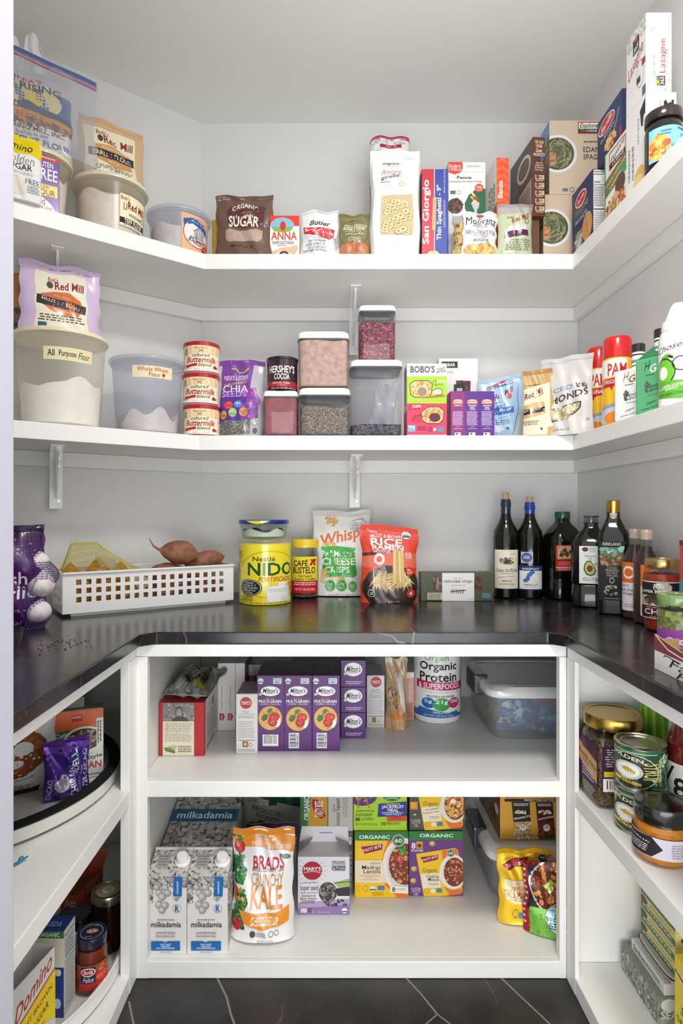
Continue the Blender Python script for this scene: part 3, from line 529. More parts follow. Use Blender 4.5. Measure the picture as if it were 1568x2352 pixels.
pouch('pasta_bag', 'tall white paper bag of ring pasta with a large clear window', 'pasta bag', 78, 508, 135, 1.705, .075, T_, 'f6f5f3',
  [('t', 'Wegmans', 185, 275, 325, 305, '2a2626', 'Bi'), ('p', [175, 318, 260, 304, 348, 318, 260, 314], 'e8c84a'), ('t', 'Amore', 165, 345, 335, 400, 'd0686a', 'i'), ('t', 'girelle', 162, 395, 322, 460, '34302e', 'bk'), ('t', 'PASTA', 162, 468, 236, 486, '4a4644', 'b'), ('o', 340, 492, 24, 22, .25, 'c8a860'), ('l', 170, 496, 250, 522, 2, 'c4c0bc'), ('l', 355, 205, 470, 228, 1, 'd4d2d0'), ('p', [165, 600, 435, 575, 440, 640, 435, 930, 160, 930, 160, 640], 'cfb896')] +
  [x for i in range(46) for x in ((lambda X, Y_, r: (('e', X, Y_, r, r * .8, 'f0dcae'), ('o', X, Y_, r, r * .8, .2, 'c8a468'), ('e', X, Y_, r * .28, r * .26, 'a07a48')))(190 + (i * 61) % 222, 640 + (i * 97) % 272, 24 + i % 4 * 4))] + [('t', 'NET WT 17.6 OZ (1 LB 1.6 OZ) 500 g', 180, 1015, 400, 1036, '9a9694', '')], 'block', seed=21, c=c, mat='paper', wr=.0014)
def jut(nm, lab, cat, *a, **k): return box(nm, lab, cat, *a, **k)
box('spaghetti_box', 'tall red and blue box of thin spaghetti with a slit window', 'pasta box', 530, 757, 300, 1.70, .045, T_, '2a3f9c',
  {'f': [('r', 530, 300, 640, 1100, 'c4203a'), ('r', 637, 300, 643, 1100, 'f0eef0'), ('t', 'San Giorgio', 535, 392, 608, 960, 'f6f2f2', 'Bv'), ('t', 'Thin Spaghetti - 9"', 658, 440, 712, 922, 'f4f2f6', 'Bv'), ('t', 'AN ENRICHED MACARONI PRODUCT', 720, 565, 735, 815, 'd8d8ee', 'v'), ('t', 'NET WT. 16 OZ. (1 LB.) 454 g', 722, 312, 738, 510, 'e8e8f4', 'bv'), ('p', [626, 552, 658, 545, 650, 830, 618, 836], 'd8b078'), ('L', 624, 560, 652, 826, 5, 'b08850'), ('e', 630, 1050, 52, 34, 'f0d8b0'), ('s', 630, 1050, 46, 28, 30, 7, ['d8a860', 'c08a48'])], 'l': [('r', 0, 0, 100, 100, '6a1a2c')]}, c=c)
box('pasta_box', 'white box of protein penne with a dark green picture of pasta on a fork', 'pasta box', 762, 1088, 238, 1.77, .05, T_, 'efeeec',
  {'f': [('p', [745, 238, 885, 238, 890, 290, 870, 330, 815, 348, 765, 330, 740, 290], 'e0482e'), ('t', 'Modern', 755, 256, 870, 284, 'f8ece4', 'i'), ('t', 'TABLE', 757, 280, 875, 314, 'f8ece4', ''), ('n', [890, 322, 1088, 328], 2, 'b0aeaa'), ('l', 912, 268, 1050, 290, 2, 'a8a6a4'), ('t', 'Penne', 838, 360, 965, 388, '26242a', 'B'), ('t', 'Complete Protein Pasta', 752, 400, 1058, 422, 'b04a48', 'b'), ('p', [1088, 470, 1000, 480, 940, 530, 905, 600, 908, 650, 940, 700, 980, 720, 1088, 720], '1e6444'), ('e', 1032, 466, 38, 37, 'e0502e'), ('t', '20g', 1008, 448, 1056, 470, 'f8ece4', 'b'), ('l', 1006, 476, 1058, 490, 2, 'f0d8cc'), ('n', [1000, 620, 1002, 720], 26, 'c8ccc8'), ('e', 1002, 620, 30, 38, 'c8ccc8'), ('p', [955, 505, 975, 500, 1020, 560, 1005, 572], 'e8d48c'), ('p', [950, 545, 965, 538, 1040, 605, 1025, 612], 'e0c878'), ('p', [958, 610, 975, 612, 1020, 545, 1002, 545], 'eedc9c'), ('e', 1000, 556, 22, 18, 'c8382a'), ('r', 780, 490, 826, 520, '4a7a78'), ('o', 856, 505, 18, 17, .2, '8a8a88'), ('e', 822, 625, 68, 68, '4a2c20'), ('s', 822, 625, 58, 58, 40, 18, ['6a4230', '3a2018', '7a5240'])], 'l': [('r', 0, 0, 100, 100, 'd8d6d4'), ('r', 0, 70, 100, 100, '3a3a3a')]}, c=c)
box('pasta_box', 'narrow bright orange box with a zigzag pattern standing edge-on', 'pasta box', 1168, 1278, 200, 1.74, .13, T_, 'f0562c',
  {'f': [x for i in range(9) for x in (('p', [1168, 230 + i * 70, 1222, 200 + i * 70, 1278, 240 + i * 70, 1278, 262 + i * 70, 1222, 226 + i * 70, 1168, 254 + i * 70], 'f67444'),)] + [('r', 1188, 380, 1232, 570, 'f0562c'), ('t', 'Banza', 1178, 402, 1222, 556, 'fbf2ea', 'Bv')], 'l': [('p', [0, 0, 100, 0, 100, 40, 0, 70], 'f4ede6'), ('L', 50, 20, 94, 60, 4, '6a625e')]}, rot=5, c=c)
pouch('pasta_bag', 'white and clear bag of bow-tie pasta with a small red badge', 'pasta bag', 798, 1192, 690, 1.70, .06, T_, 'ece9ec',
  [('p', [798, 690, 872, 690, 880, 760, 862, 840, 862, 1060, 798, 1060], 'b49a72'), ('S', 800, 800, 860, 1050, 40, 20, ['d8b878', '8a6a48', 'c8a468', '5a4630']), ('p', [798, 690, 872, 690, 876, 790, 800, 800], 'b0acac'), ('n', [872, 700, 882, 760, 862, 850, 862, 1050], 4, '4a4648'), ('e', 1028, 732, 30, 17, 'c0404a'), ('t', 'Molisana', 890, 755, 1172, 830, '2c282c', 'i'), ('l', 950, 834, 1100, 854, 2, '8a868a'), ('t', 'FARFALLE RIGATE N°66', 895, 872, 1162, 912, '3a363a', ''), ('l', 950, 918, 1110, 940, 2, '9a969a'), ('t', 'BRONZE DIE', 962, 952, 1104, 976, '4a464a', 'b'), ('e', 1030, 1040, 150, 52, 'd8b068'), ('s', 1030, 1040, 140, 44, 60, 20, ['f0d48c', 'c89a50', 'e0bc70', 'b88a48'])], 'pillow', seal='e2dfe2', seed=14, c=c, wr=.002)
pouch('protein_bag', 'pale green bag with a purple band and clear top, beside the bow-tie pasta', 'flour bag', 1190, 1500, 615, 1.70, .05, T_, 'c3cba8',
  [('r', 1190, 600, 1500, 716, 'b9b0ac'), ('t', 'Bob\'s', 1262, 736, 1322, 768, RED, 'bk'), ('t', 'Red Mill', 1300, 706, 1455, 810, RED, 'Bk'), ('o', 1436, 782, 22, 24, .25, '8a3a2a'), ('p', [1262, 838, 1430, 820, 1432, 858, 1264, 876], 'f0dce8'), ('t', 'TEXTURED PROTEIN', 1290, 832, 1412, 862, '6a3a50', 'bk'), ('p', [1236, 882, 1452, 858, 1456, 908, 1238, 934], '5c2a50'), ('t', 'TVP', 1300, 862, 1388, 906, 'f2e8f0', 'b'), ('l', 1244, 945, 1478, 1040, 7, '6a6a54')], 'pillow', seal='a8a09c', seed=15, c=c, wr=.002)
# ---------------------------------------------------------------- top shelf, corner and right wall
boxw('carton', 'plain brown carton under the dark brown baking-mix box', 'carton', (.565, 1.79, T_), .035, .14, .128, 4, '6a4630')
boxw('baking_mix_box', 'dark brown baking-mix box standing edge-on with a peaked open top', 'baking mix box', (.572, 1.785, T_ + .1285), .036, .165, .222, 5, '5e3220',
  {'f': [('r', 0, 0, 100, 24, '6a3826'), ('t', 'TRY OUR', 18, 4, 88, 8, 'f2e4d4', 'b'), ('t', 'OTHER', 26, 9, 78, 13, 'f2e4d4', 'b'), ('t', 'Great', 26, 14, 76, 19, 'f2e4d4', 'bi'), ('t', 'PRODUCTS', 8, 20, 96, 24, 'f2e4d4', 'b'), ('e', 76, 27, 12, 3, '3a6aa8'), ('t', 'Keep life\nsimple with\nour Ready to\nServe cups.', 14, 31, 92, 43, 'f0e2d2', 'i')] + [x for i in range(5) for x in (('r', 20, 48 + i * 10, 92, 53.5 + i * 10, 'd8c4b0'), ('e', 40, 50.5 + i * 10, 16, 2.6, '7a4a34'), ('e', 70, 50.5 + i * 10, 14, 2, 'b08a6a'), ('l', 24, 54.5 + i * 10, 88, 56.5 + i * 10, 1, 'e0cdb8'))],
   'l': [('r', 0, 0, 100, 100, '5a4a44'), ('e', 62, 26, 30, 16, 'd8cfc4'), ('e', 62, 26, 24, 12, '6a5444'), ('p', [40, 55, 96, 50, 96, 92, 40, 96], 'b9aca2'), ('l', 44, 58, 92, 90, 9, '5a4a44'), ('l', 8, 40, 40, 90, 10, '8a7a72')]})
m = MB(); m.idx([(-.018, -.0825, 0), (.018, -.0825, 0), (.018, .0825, 0), (-.018, .0825, 0), (0, -.05, .022), (0, .05, .022)], [(0, 1, 4), (1, 2, 5, 4), (2, 3, 5), (3, 0, 4, 5)], '8a5a38')
o = m.build('peaked_flap', 'card', bpy.data.objects['baking_mix_box']); o.location = (0, 0, .2222)
def nest(cx, cy, r, asp): return [('e', cx, cy, r * 1.12, r * 1.12 * asp, 'ecebee'), ('e', cx, cy, r * .96, r * .96 * asp, '55563a'), ('w', cx, cy, r * .92, r * .92 * asp, 260, r * .28, ['8a8a64', '55563a', 'b4b28c', '74754e', '9a9a70', '3e3f2a']), ('s', cx - r * .35, cy + r * .3 * asp, r * .3, r * .3 * asp, 14, r * .12, ['c87a4a', 'd8946a'])]
def explore(nm, lab, loc, h, top):
    A = [('r', 0, 0, 100, 100, 'd9c2ab')] + nest(14, 45, 29, .79) + [('r', 48, 2, 84, 18, 'b8322c'), ('r', 49.5, 3.3, 82.5, 11.5, 'f4f0ea'), ('r', 49.5, 11.5, 82.5, 16.7, '26221e'), ('t', 'Explore', 51, 3.8, 81, 12, '1f1c1a', 'bi'), ('t', 'CUISINE', 60, 12.6, 80, 15.8, 'f0eadf', 'b'), ('e', 55, 14, 4, 2, '4f7a34'), ('l', 57, 28, 92, 32, 1, '6a5a4a'), ('t', 'EDAMAME', 57, 36, 106, 43, '3a3028', ''), ('t', 'SPAGHETTI', 57, 46, 108, 53, '3a3028', ''), ('r', 22, 92, 31, 96, '5a80a0'), ('o', 38, 94, 4, 3.4, .2, '6a5a4a'), ('l', 46, 92, 60, 97, 2, '8a7a6a')]
    return boxw(nm, lab, 'pasta box', loc, .172, .095, h, 0, 'd9c2ab', {'f': A, 'l': [('r', 0, 0, 100, 22, '6f9ad0'), ('p', [0, 22, 100, 18, 100, 45, 0, 50], '4f8a4a'), ('S', 0, 22, 100, 46, 40, 9, ['3f7038', '66a05a', '8ab86a']), ('p', [0, 48, 100, 44, 100, 100, 0, 100], 'b09a86'), ('l', 10, 54, 92, 96, 12, '6a5646')]}, grp='boxes of edamame spaghetti')
explore('spaghetti_box', 'lower tan box of green edamame spaghetti, standing on the top shelf in the corner', (.694, 1.797, T_), .2135, 0)
explore('spaghetti_box', 'upper tan box of green edamame spaghetti, standing on another like it', (.7115, 1.797, T_ + .2145), .214, 1)
def barilla(nm, lab, X, Yn, Yf, d, z, h, arts, side, col='2c3a62'):
    return boxw(nm, lab, 'pasta box', (X + d / 2, (Yn + Yf) / 2, z), d, Yf - Yn, h, 0, col, {'l': arts, 'f': side})
NUT = [('r', 8, 1, 96, 99, 'ece9e2'), ('t', 'Nutrition Facts', 10, 2, 92, 5, '1c1a1a', 'B'), ('r', 10, 7, 94, 8, '1c1a1a'), ('t', 'Calories', 12, 16, 60, 20, '1c1a1a', 'B'), ('r', 10, 22, 94, 22.8, '1c1a1a'), ('l', 12, 25, 92, 54, 12, '5a5856'), ('r', 10, 56, 94, 57.5, '1c1a1a'), ('l', 12, 60, 92, 96, 14, '8a8886')]
OV = lambda x0, y0, x1, y1: [('e', (x0 + x1) / 2, (y0 + y1) / 2, (x1 - x0) / 2 + 3, (y1 - y0) / 2 + 2, 'f4f0ee'), ('e', (x0 + x1) / 2, (y0 + y1) / 2, (x1 - x0) / 2, (y1 - y0) / 2, 'c82838'), ('t', 'Barilla', x0 + 8, y0 + 4, x1 - 8, y1 - 4, 'f8f0f0', 'bik')]
barilla('pasta_box', 'dark blue box of shell-shaped pasta with a white nutrition panel on its edge', .672, 1.567, 1.70, .034, T_, .184, OV(20, 12, 70, 30) + [('t', 'COLLEZIONE', 8, 32, 80, 40, 'c8b890', ''), ('l', 10, 42, 70, 45, 1, '9aa0b8'), ('t', 'ORECCHIETTE', 14, 47, 76, 53, 'eef0f6', ''), ('e', 76, 72, 24, 20, 'd8a060'), ('n', [70, 56, 80, 90], 2, 'b07c44'), ('n', [78, 54, 90, 86], 2, 'eec088'), ('r', 18, 66, 52, 96, '8a8a90'), ('s', 34, 82, 16, 13, 40, 6, ['d8d0c0', 'b0a898', 'ece4d4'])], [('r', 0, 0, 100, 100, '2c3a62')] + NUT)
barilla('pasta_box', 'dark blue box of elbow pasta with a red oval badge, stacked on the shell-pasta box', .687, 1.438, 1.572, .05, T_ + .185, .118, OV(8, 12, 70, 42) + [('t', 'ELBOWS', 16, 44, 72, 56, 'eef0f6', 'k'), ('n', [90, 30, 78, 52, 64, 72], 2.5, 'c8ccd4'), ('e', 60, 72, 16, 11, 'c8cad2'), ('s', 56, 74, 22, 14, 50, 5, ['f0d088', 'd8b060', 'e8c070', 'd0503a']), ('r', 92, 72, 100, 96, 'b8202c')], [('r', 0, 0, 100, 100, '2c3a62'), ('r', 20, 2, 90, 98, 'e6e4de'), ('L', 24, 6, 86, 94, 3, '3a3a3e')])
barilla('pasta_box', 'green and white box of green lentil lasagne sheets beside the blue pasta box', .68, 1.397, 1.512, .036, T_, .1835, [('r', 0, 0, 100, 100, 'f1efea'), ('r', 20, 4, 94, 28, 'b8322c'), ('r', 23, 6, 91, 20, 'f4f0ea'), ('r', 23, 20, 91, 26.5, '26221e'), ('t', 'Explore', 26, 7, 88, 21, '1f1c1a', 'bik'), ('t', 'CUISINE', 34, 21, 86, 25.5, 'f0eadf', 'b'), ('p', [0, 36, 100, 26, 100, 50, 0, 60], '7c7a3c'), ('t', 'ORGANIC GREEN LENTIL', 6, 32, 96, 46, 'f2eed8', 'bk'), ('t', 'LASAGNE', 24, 42, 76, 54, 'f2eed8', 'bk'), ('e', 88, 44, 16, 8, '3fa060'), ('e', 70, 60, 22, 13, '5a4636'), ('s', 50, 82, 46, 16, 110, 6, ['e0a86a', 'c8763c', 'f0d0a0', 'a8442c', '8aa04a']), ('r', 0, 0, 4, 100, '3aa050')], [('r', 0, 0, 100, 100, '36a04c')] + [('r', 12, 3, 92, 60, 'e4e8dc'), ('t', 'Nutrition Facts', 14, 4, 88, 7, '1c1a1a', 'B'), ('r', 14, 9, 90, 10, '1c1a1a'), ('l', 16, 12, 88, 34, 9, '4a4a46'), ('r', 14, 36, 90, 37, '1c1a1a'), ('l', 16, 40, 88, 57, 7, '6a6a66'), ('l', 14, 66, 90, 92, 8, 'cfe8d0')])
LAS = [('r', 0, 0, 100, 100, 'f2f0ee')]
boxw('lasagne_box', 'white lasagne box with a black lion emblem under a second lasagne box', 'pasta box', (.708, 1.348, T_), .065, .088, .2, 0, 'f1f0ee', {'f': LAS + [('p', [58, 10, 66, 8, 72, 12, 82, 10, 92, 16, 88, 24, 92, 36, 84, 38, 80, 30, 74, 38, 68, 38, 70, 26, 60, 22], '1e1c1e'), ('r', 84, 8, 92, 14, '1e1c1e'), ('t', 'FOOD LION', 44, 10, 50, 38, '2a2829', 'bV'), ('e', 18, 54, 34, 16, 'd8ae50'), ('e', 30, 56, 20, 10, 'e8c878'), ('n', [0, 50, 20, 42, 44, 52], 3, 'b88a38')], 'l': LAS + [('p', [70, 12, 96, 4, 96, 20, 88, 22, 84, 32, 76, 30], '1e1c1e'), ('t', 'FOOD LION', 58, 18, 66, 46, '2a2829', 'bV'), ('L', 10, 40, 50, 80, 2, '9a989a'), ('e', 70, 84, 28, 12, 'e0bc64'), ('e', 60, 90, 26, 10, 'eed494')]})
bar5 = [('e', 0, 0, .1, .1, '000000')]
boxw('lasagne_box', 'tall white box of no-boil lasagne at the top of the stack, close to the ceiling', 'pasta box', (.703, 1.348, T_ + .201), .055, .088, .172, 0, 'f3f1ee', {'f': [('S', 2, 80, 98, 100, 60, 5, ['cfcbb8', 'b8b49c', 'dedac8']), ('t', 'Lasagne', 52, 33, 82, 76, 'b03a34', 'v'), ('t', 'NO BOIL', 26, 52, 36, 80, '8a8886', 'v'), ('L', 88, 4, 95, 32, 2, 'b8b6b0'), ('n', [18, 24, 26, 20, 34, 18], 2, '8a8682'), ('r', 42, 80, 74, 92, '1f1d1e'), ('t', '365', 54, 81, 70, 91, 'f6f2ee', 'Bv'), ('r', 40, 80, 52, 83, '3a80b0'), ('r', 40, 83, 52, 86, 'd8642e'), ('r', 40, 86, 52, 89, 'e8b02e'), ('r', 40, 89, 52, 92, '5a9a3e')],
   'l': [('S', 2, 0, 98, 20, 60, 5, ['d8d4c8', 'c8c4b4']), ('r', 36, 12, 66, 32, '1f1d1e'), ('t', '365', 40, 20, 62, 31, 'f6f2ee', 'Bk'), ('r', 42, 13, 60, 17, 'd8642e'), ('t', 'Lasagne', 12, 30, 86, 58, 'b84a44', 'k'), ('o', 72, 66, 18, 18, .08, 'b8b6b4'), ('r', 54, 68, 72, 76, '3a3a3c'), ('r', 80, 52, 96, 60, 'a82a3a'), ('r', 82, 88, 98, 99, '5a6a80')]})
Yj = 1.25; t = empty('sauce_jar', 'dark-lidded jar with a sky-blue label on the top shelf over the bottles', 'jar', (.690, 1.262, T_), 0)
lath('glass_body', [(.032, 0), (.036, .003), (.036, .085), (.033, .096), (.031, .102)], 'darkglass', t)
cyl_label(t, .0363, .012, .08, -75, 60, '84c4ea', [('s', 22, 60, 20, 34, 40, 9, ['e8863a', 'f0a84a', 'd85a2e', 'f4d070']), ('l', 66, 6, 98, 16, 1, '2a4a6a'), ('l', 76, 24, 98, 80, 9, '3a5a78'), ('t', 'IVORY', 50, 56, 74, 66, '1e3a5a', ''), ('l', 28, 12, 52, 30, 2, '2a6a9a')])
rlid('lid', .036, .102, .123, 'gloss', t, '2a1c18')
# ---------------------------------------------------------------- middle shelf, along the slanting wall
t, Y, rf = tub('flour_tub', 'large round tub with a tape label reading All Purpose Flour, half full of white flour', 141, .118, M_, .093, .1095, .228, 'efe4c4', 'frost', fill=.105, fmat='flour', rot=26, uneven=.010)
def tape(par, rf, z0, z1, a0, a1, its): cyl_label(par, rf, z0, z1, a0, a1, 'efe3b8', its, 'masking_tape')
tape(t, rf, .155, .186, -24, 40, [('t', 'All', 8, 22, 22, 72, '23212a', 'b'), ('t', 'Purpose', 30, 24, 64, 82, '23212a', 'b'), ('t', 'Flour', 68, 26, 94, 78, '23212a', 'i')])
Yt, tx = Y, XX(141, Y)
pouchw('flour_bag', 'cream and lilac bag of gluten flour standing on the tub of all purpose flour', 'flour bag', (XX(136, Yt) + .004, Yt, M_ + .2345), .19, .185, .07, 30, 'd9c3e2',
  [('r', 18, 13, 82, 100, 'f3ecd6'), ('l', 34, 6, 66, 9, 1, '4a4050'), ('l', 70, 8, 90, 10, 1, '4a4050'), ('t', 'Bob\'s', 34, 19, 46, 26, RED, 'b'), ('t', 'Red Mill', 42, 25, 78, 37, RED, 'B'), ('e', 36, 31, 4, 5, '5a4a48'), ('p', [24, 46, 40, 40, 60, 40, 74, 50, 76, 64, 70, 74, 50, 74, 36, 68, 26, 60], 'd8743a'), ('p', [20, 47, 80, 56, 80, 68, 20, 60], '38222a'), ('t', 'GLUTEN FLOUR', 26, 49, 76, 66, 'f6f0e6', 'K'), ('t', 'VITAL WHEAT', 40, 44, 62, 50, 'f4e4d0', 'K'), ('t', '75-80% PROTEIN', 40, 65, 64, 71, 'f4e4d0', 'K'), ('l', 20, 74, 78, 84, 3, '5a4c48'), ('r', 22, 85, 32, 93, '3f6478'), ('t', 'v', 72, 92, 78, 97, '2a2624', 'b')], 'stand', seal='dcc8e4', seed=31, pinch=.02, wr=.002)
pouchw('grain_bag', 'orange and clear bag of brown grain behind the lilac gluten flour bag', 'grain bag', (tx - .085, Yt + .02, M_ + .2345), .10, .165, .04, 30, '8a7462', [('r', 0, 0, 100, 55, 'c8823a'), ('S', 0, 58, 100, 100, 60, 8, ['7a6450', 'a08870', '5a4838'])], 'pillow', seed=33)
t, Y, rf = tub('flour_tub', 'grey-lidded clear tub with a tape label reading Whole Wheat Flour in red', 340, .118, M_, .083, .099, .20, 'c3cadb', 'frostgrey', fill=.055, fmat='wheatflour', rot=16, lidmat='frostgrey', uneven=.018)
tape(t, rf, .145, .176, -24, 42, [('t', 'Whole Wheat', 12, 10, 88, 46, 'a82432', ''), ('t', 'Flour', 40, 52, 68, 90, 'a82432', ''), ('e', 76, 70, 4, 13, 'c8202c'), ('p', [72, 70, 80, 70, 76, 94], 'c8202c')])
# three red-lidded buttermilk tins
def milk_tin(lab, loc, rot):
    t = empty('buttermilk_tin', lab, 'tin', loc, rot, 'buttermilk tins')
    r, h = .0495, .087
    lath('tin_body', [(r - .002, 0), (r, .001), (r, h - .010), (r - .001, h - .010)], 'card', t, 'f2e6d0', 48)
    P = [('r', 0, 0, 100, 100, 'f4d9ae')] + [('r', i * 12.5, 0, i * 12.5 + 3.5, 86, 'f0c384') for i in range(9)] + [('e', 50, 60, 46, 30, 'f8e8c8'), ('t', 'THE SACO PANTRY', 34, 8, 64, 14, '3a2c28', ''), ('n', [44, 16, 56, 26], 1, '3a2c28'), ('n', [44, 26, 56, 16], 1, '3a2c28'), ('t', 'cultured', 30, 30, 70, 44, '2f2522', 'ib'), ('t', 'Buttermilk', 16, 44, 86, 66, 'a81c28', 'Bi'), ('t', 'blend', 44, 67, 74, 80, '2f2522', 'ib'), ('p', [12, 74, 42, 68, 42, 78, 14, 84], 'b8283a'), ('e', 84, 80, 6, 7, 'b8283a'), ('e', 90, 72, 5, 6, 'f6f2ea'), ('e', 88, 42, 9, 6, 'f6f2ea'), ('r', 0, 86, 100, 96, 'f6f3ee'), ('t', 'NET WT. 12 OZ (340 g)', 36, 89, 70, 94, '5a2c2c', ''), ('e', 14, 16, 2.5, 3, '4a3a34'), ('l', 8, 20, 20, 36, 4, '7a6a60'), ('r', 0, 97, 100, 100, 'b0222c')]
    cyl_label(t, r, .002, h - .011, -72, 72, 'f4d9ae', P, 'printed_wrapper', 'gloss')
    lath('lid', [(r + .0005, h - .012), (r + .002, h - .011), (r + .002, h - .002), (r - .001, h), (r - .005, h), (r - .006, h - .002), (.001, h - .002)], 'gloss', t, 'b3202a', 48)
Yt = edgeL(462, .056); x = XX(463, Yt)
for i, lb in enumerate(('lowest of the three stacked buttermilk tins, its base on the middle shelf', 'buttermilk tin between two others in the red-lidded stack', 'topmost of the three stacked buttermilk tins, its red lid bare')):
    milk_tin(lb, (x - .002 * (i == 1), Yt, M_ + .0872 * i), 6 + 2 * i)
# ---------------------------------------------------------------- middle shelf, along the back wall
c = KG
pouch('seed_bag', 'purple pouch of chia seeds with coloured dots and a clear seed window', 'seed bag', 78, 440, 505, 1.725, .055, M_, 'b9b6ba',
  [('p', [112, 505, 355, 512, 330, 740, 300, 800, 70, 800, 90, 700], '7a3f96'), ('p', [60, 800, 300, 790, 330, 740, 380, 720, 400, 800, 390, 960, 260, 985, 140, 985, 78, 1010, 60, 900], '5c3390'), ('s', 330, 850, 60, 120, 50, 26, ['a83f96', '8a3f9a', 'c06ab0', '6a3a98']), ('n', [180, 578, 215, 572, 240, 608, 280, 606, 315, 572], 10, 'a8b83a'), ('t', 'nature\'s intent', 120, 615, 312, 660, 'e8dcf0', ''), ('l', 122, 662, 312, 676, 1, 'c0a4d0'), ('t', 'ORGANIC', 110, 672, 304, 712, 'd0b850', 'Bk'), ('t', 'CHIA', 100, 706, 314, 762, 'f0e8f6', ''), ('t', 'SEEDS', 96, 752, 300, 796, 'c8a8dc', ''), ('e', 156, 862, 32, 30, 'e0523e'), ('e', 230, 855, 32, 30, '4a88d0'), ('e', 116, 938, 28, 34, 'e0a83a'), ('e', 192, 920, 32, 36, 'a8d08a'), ('e', 278, 916, 34, 34, 'd8905a'), ('t', 'OMEGA\n3', 206, 840, 254, 872, 'eaf2fa', 'b'), ('t', 'CALCIUM', 132, 856, 180, 872, '6a1a1a', 'b'), ('t', 'IRON', 172, 924, 212, 944, '1e4a2a', 'b'), ('t', 'FIBER', 96, 934, 136, 954, '6a3a1a', 'b'), ('t', 'GLUTEN\nFREE', 250, 900, 308, 938, '5a2a1a', 'b'), ('p', [90, 1000, 150, 988, 250, 985, 330, 980, 330, 1085, 90, 1100], '6f6c68'), ('S', 92, 990, 328, 1090, 260, 4, ['3a3836', '9a9894', '56524e', 'b8b4ae']), ('e', 364, 998, 22, 26, 'e8e8ea'), ('o', 364, 998, 20, 24, .2, '4a484c'), ('t', 'GF', 354, 988, 374, 1006, '4a484c', 'b'), ('e', 368, 1062, 18, 22, '5a585c')], 'stand', seal='8a4fa6', seed=41, c=c, wr=.0022)
pouch('plastic_bag', 'crumpled clear plastic bag between the purple chia pouch and the cocoa tin', 'plastic bag', 300, 480, 540, 1.83, .08, M_, 'e4e4e6', [], 'pillow', mat='bagfilm', seed=44, c=c, wr=.006)
def canister(nm, lab, cx, wpx, yt, yb, Y, zs, conts, lid_h=.024, fill=.8, d=None):
    """square push-button canister: clear body, inner collar, white lid"""
    r = wpx / 2 * Y / F; h = ZZ(yt, Y) - zs; t = empty(nm, lab, 'canister', (XX(cx, Y), Y + r, zs), 0, 'square clear canisters with white lids')
    p = 7; b = h - lid_h
    lath('container_body', [(r * .94, .0005), (r * .97, .003), (r * .985, b * .9), (r, b)], 'clearplastic', t, p=p, n=64, cap=False)
    lath('container_base', [(.001, .003), (r * .95, .003)], 'clearplastic', t, p=p, n=64, cap=False)
    if conts: lath('contents', [(r * .90, .005), (r * .93, .008), (r * .945, b * fill)], conts, t, p=p, n=64, hz=lambda x, y: .003 * sin(x * 4 + y * 3))
    lath('inner_collar', [(r * .86, b - .024), (r * .9, b - .02), (r * .9, b - .001)], 'clearplastic', t, 'f0f0f0', p=p, n=64, cap=False)
    lath('lid_seal', [(r * .9, b - .004), (r * .97, b - .002), (r * .97, b + .002)], 'gloss', t, '55555a', p=p, n=64)
    l = lath('lid', [(r * .99, b + .002), (r * 1.0, b + .004), (r * .985, h - .004), (r * .93, h), (r * .5, h + .0004), (.001, h + .0004)], 'gloss', t, 'f3f3f3', p=p, n=64)
    lath('push_button', [(r * .42, h + .0004), (r * .42, h + .0014), (r * .38, h + .002), (.001, h + .002)], 'gloss', l, 'ededed', n=32)
    return t, r, h
t, r1, h1 = canister('storage_canister', 'square canister of dusky red powder standing under the cocoa tin', 643, 81, 897, 1000, 1.665, M_, 'redpowder', .017, .98)
t, r2, h2 = canister('storage_canister', 'wide square canister of grey seeds under the canister of brown powder', 745, 122, 890, 1000, 1.665, M_, 'chia', .021, .72)
canister('storage_canister', 'wide square canister of pinkish brown powder, stacked on the canister of grey seeds', 742, 123, 760, 890, 1.67, M_ + h2 + .0022, 'cocoapowder', .021, .97)
t, r3, h3 = canister('storage_canister', 'tall square canister with a small bag and dark leaves in its bottom', 865, 124, 825, 1000, 1.665, M_, 'blackleaf', .020, .16)
pouchw('plastic_bag', 'small clear zip bag of dark leaves inside the tall square canister', 'plastic bag', (XX(875, 1.73), 1.725, M_ + .036), .07, .12, .04, (0, RD(8), 0), 'ececf0', [], 'pillow', 'bagfilm', seed=6, wr=.005)
canister('storage_canister', 'narrow square canister of dried red flowers, on top of the tall canister', 867, 88, 700, 825, 1.69, M_ + h3 + .0022, 'hibiscus', .017, .76)
t = empty('cocoa_tin', 'dark brown round tin of cocoa with a red band on the red powder canister', 'tin', (XX(648, 1.705), 1.705, M_ + h1 + .0022), 0)
rr = 35 * 1.705 / F; hh = .094
lath('tin_body', [(rr - .001, 0), (rr, .001), (rr, hh - .008)], 'gloss', t, '33202a', 48)
cyl_label(t, rr, .001, hh - .008, -80, 80, '321e26', [('t', 'HERSHEY\'S', 20, 22, 84, 46, 'f2ece8', 'B'), ('t', 'COCOA', 34, 48, 70, 68, 'f2ece8', 'B'), ('r', 0, 74, 100, 92, 'a8222c'), ('t', 'SPECIAL DARK', 30, 76, 72, 82, 'f2dcd8', ''), ('l', 40, 86, 62, 89, 1, 'e0b8b4'), ('l', 24, 95, 90, 99, 1, 'd8ccc8')], 'printed_wrapper', 'gloss')
lath('lid', [(rr + .0005, hh - .009), (rr + .002, hh - .008), (rr + .002, hh - .002), (rr - .002, hh), (.001, hh)], 'gloss', t, '2c1c22', 48)
c = KI
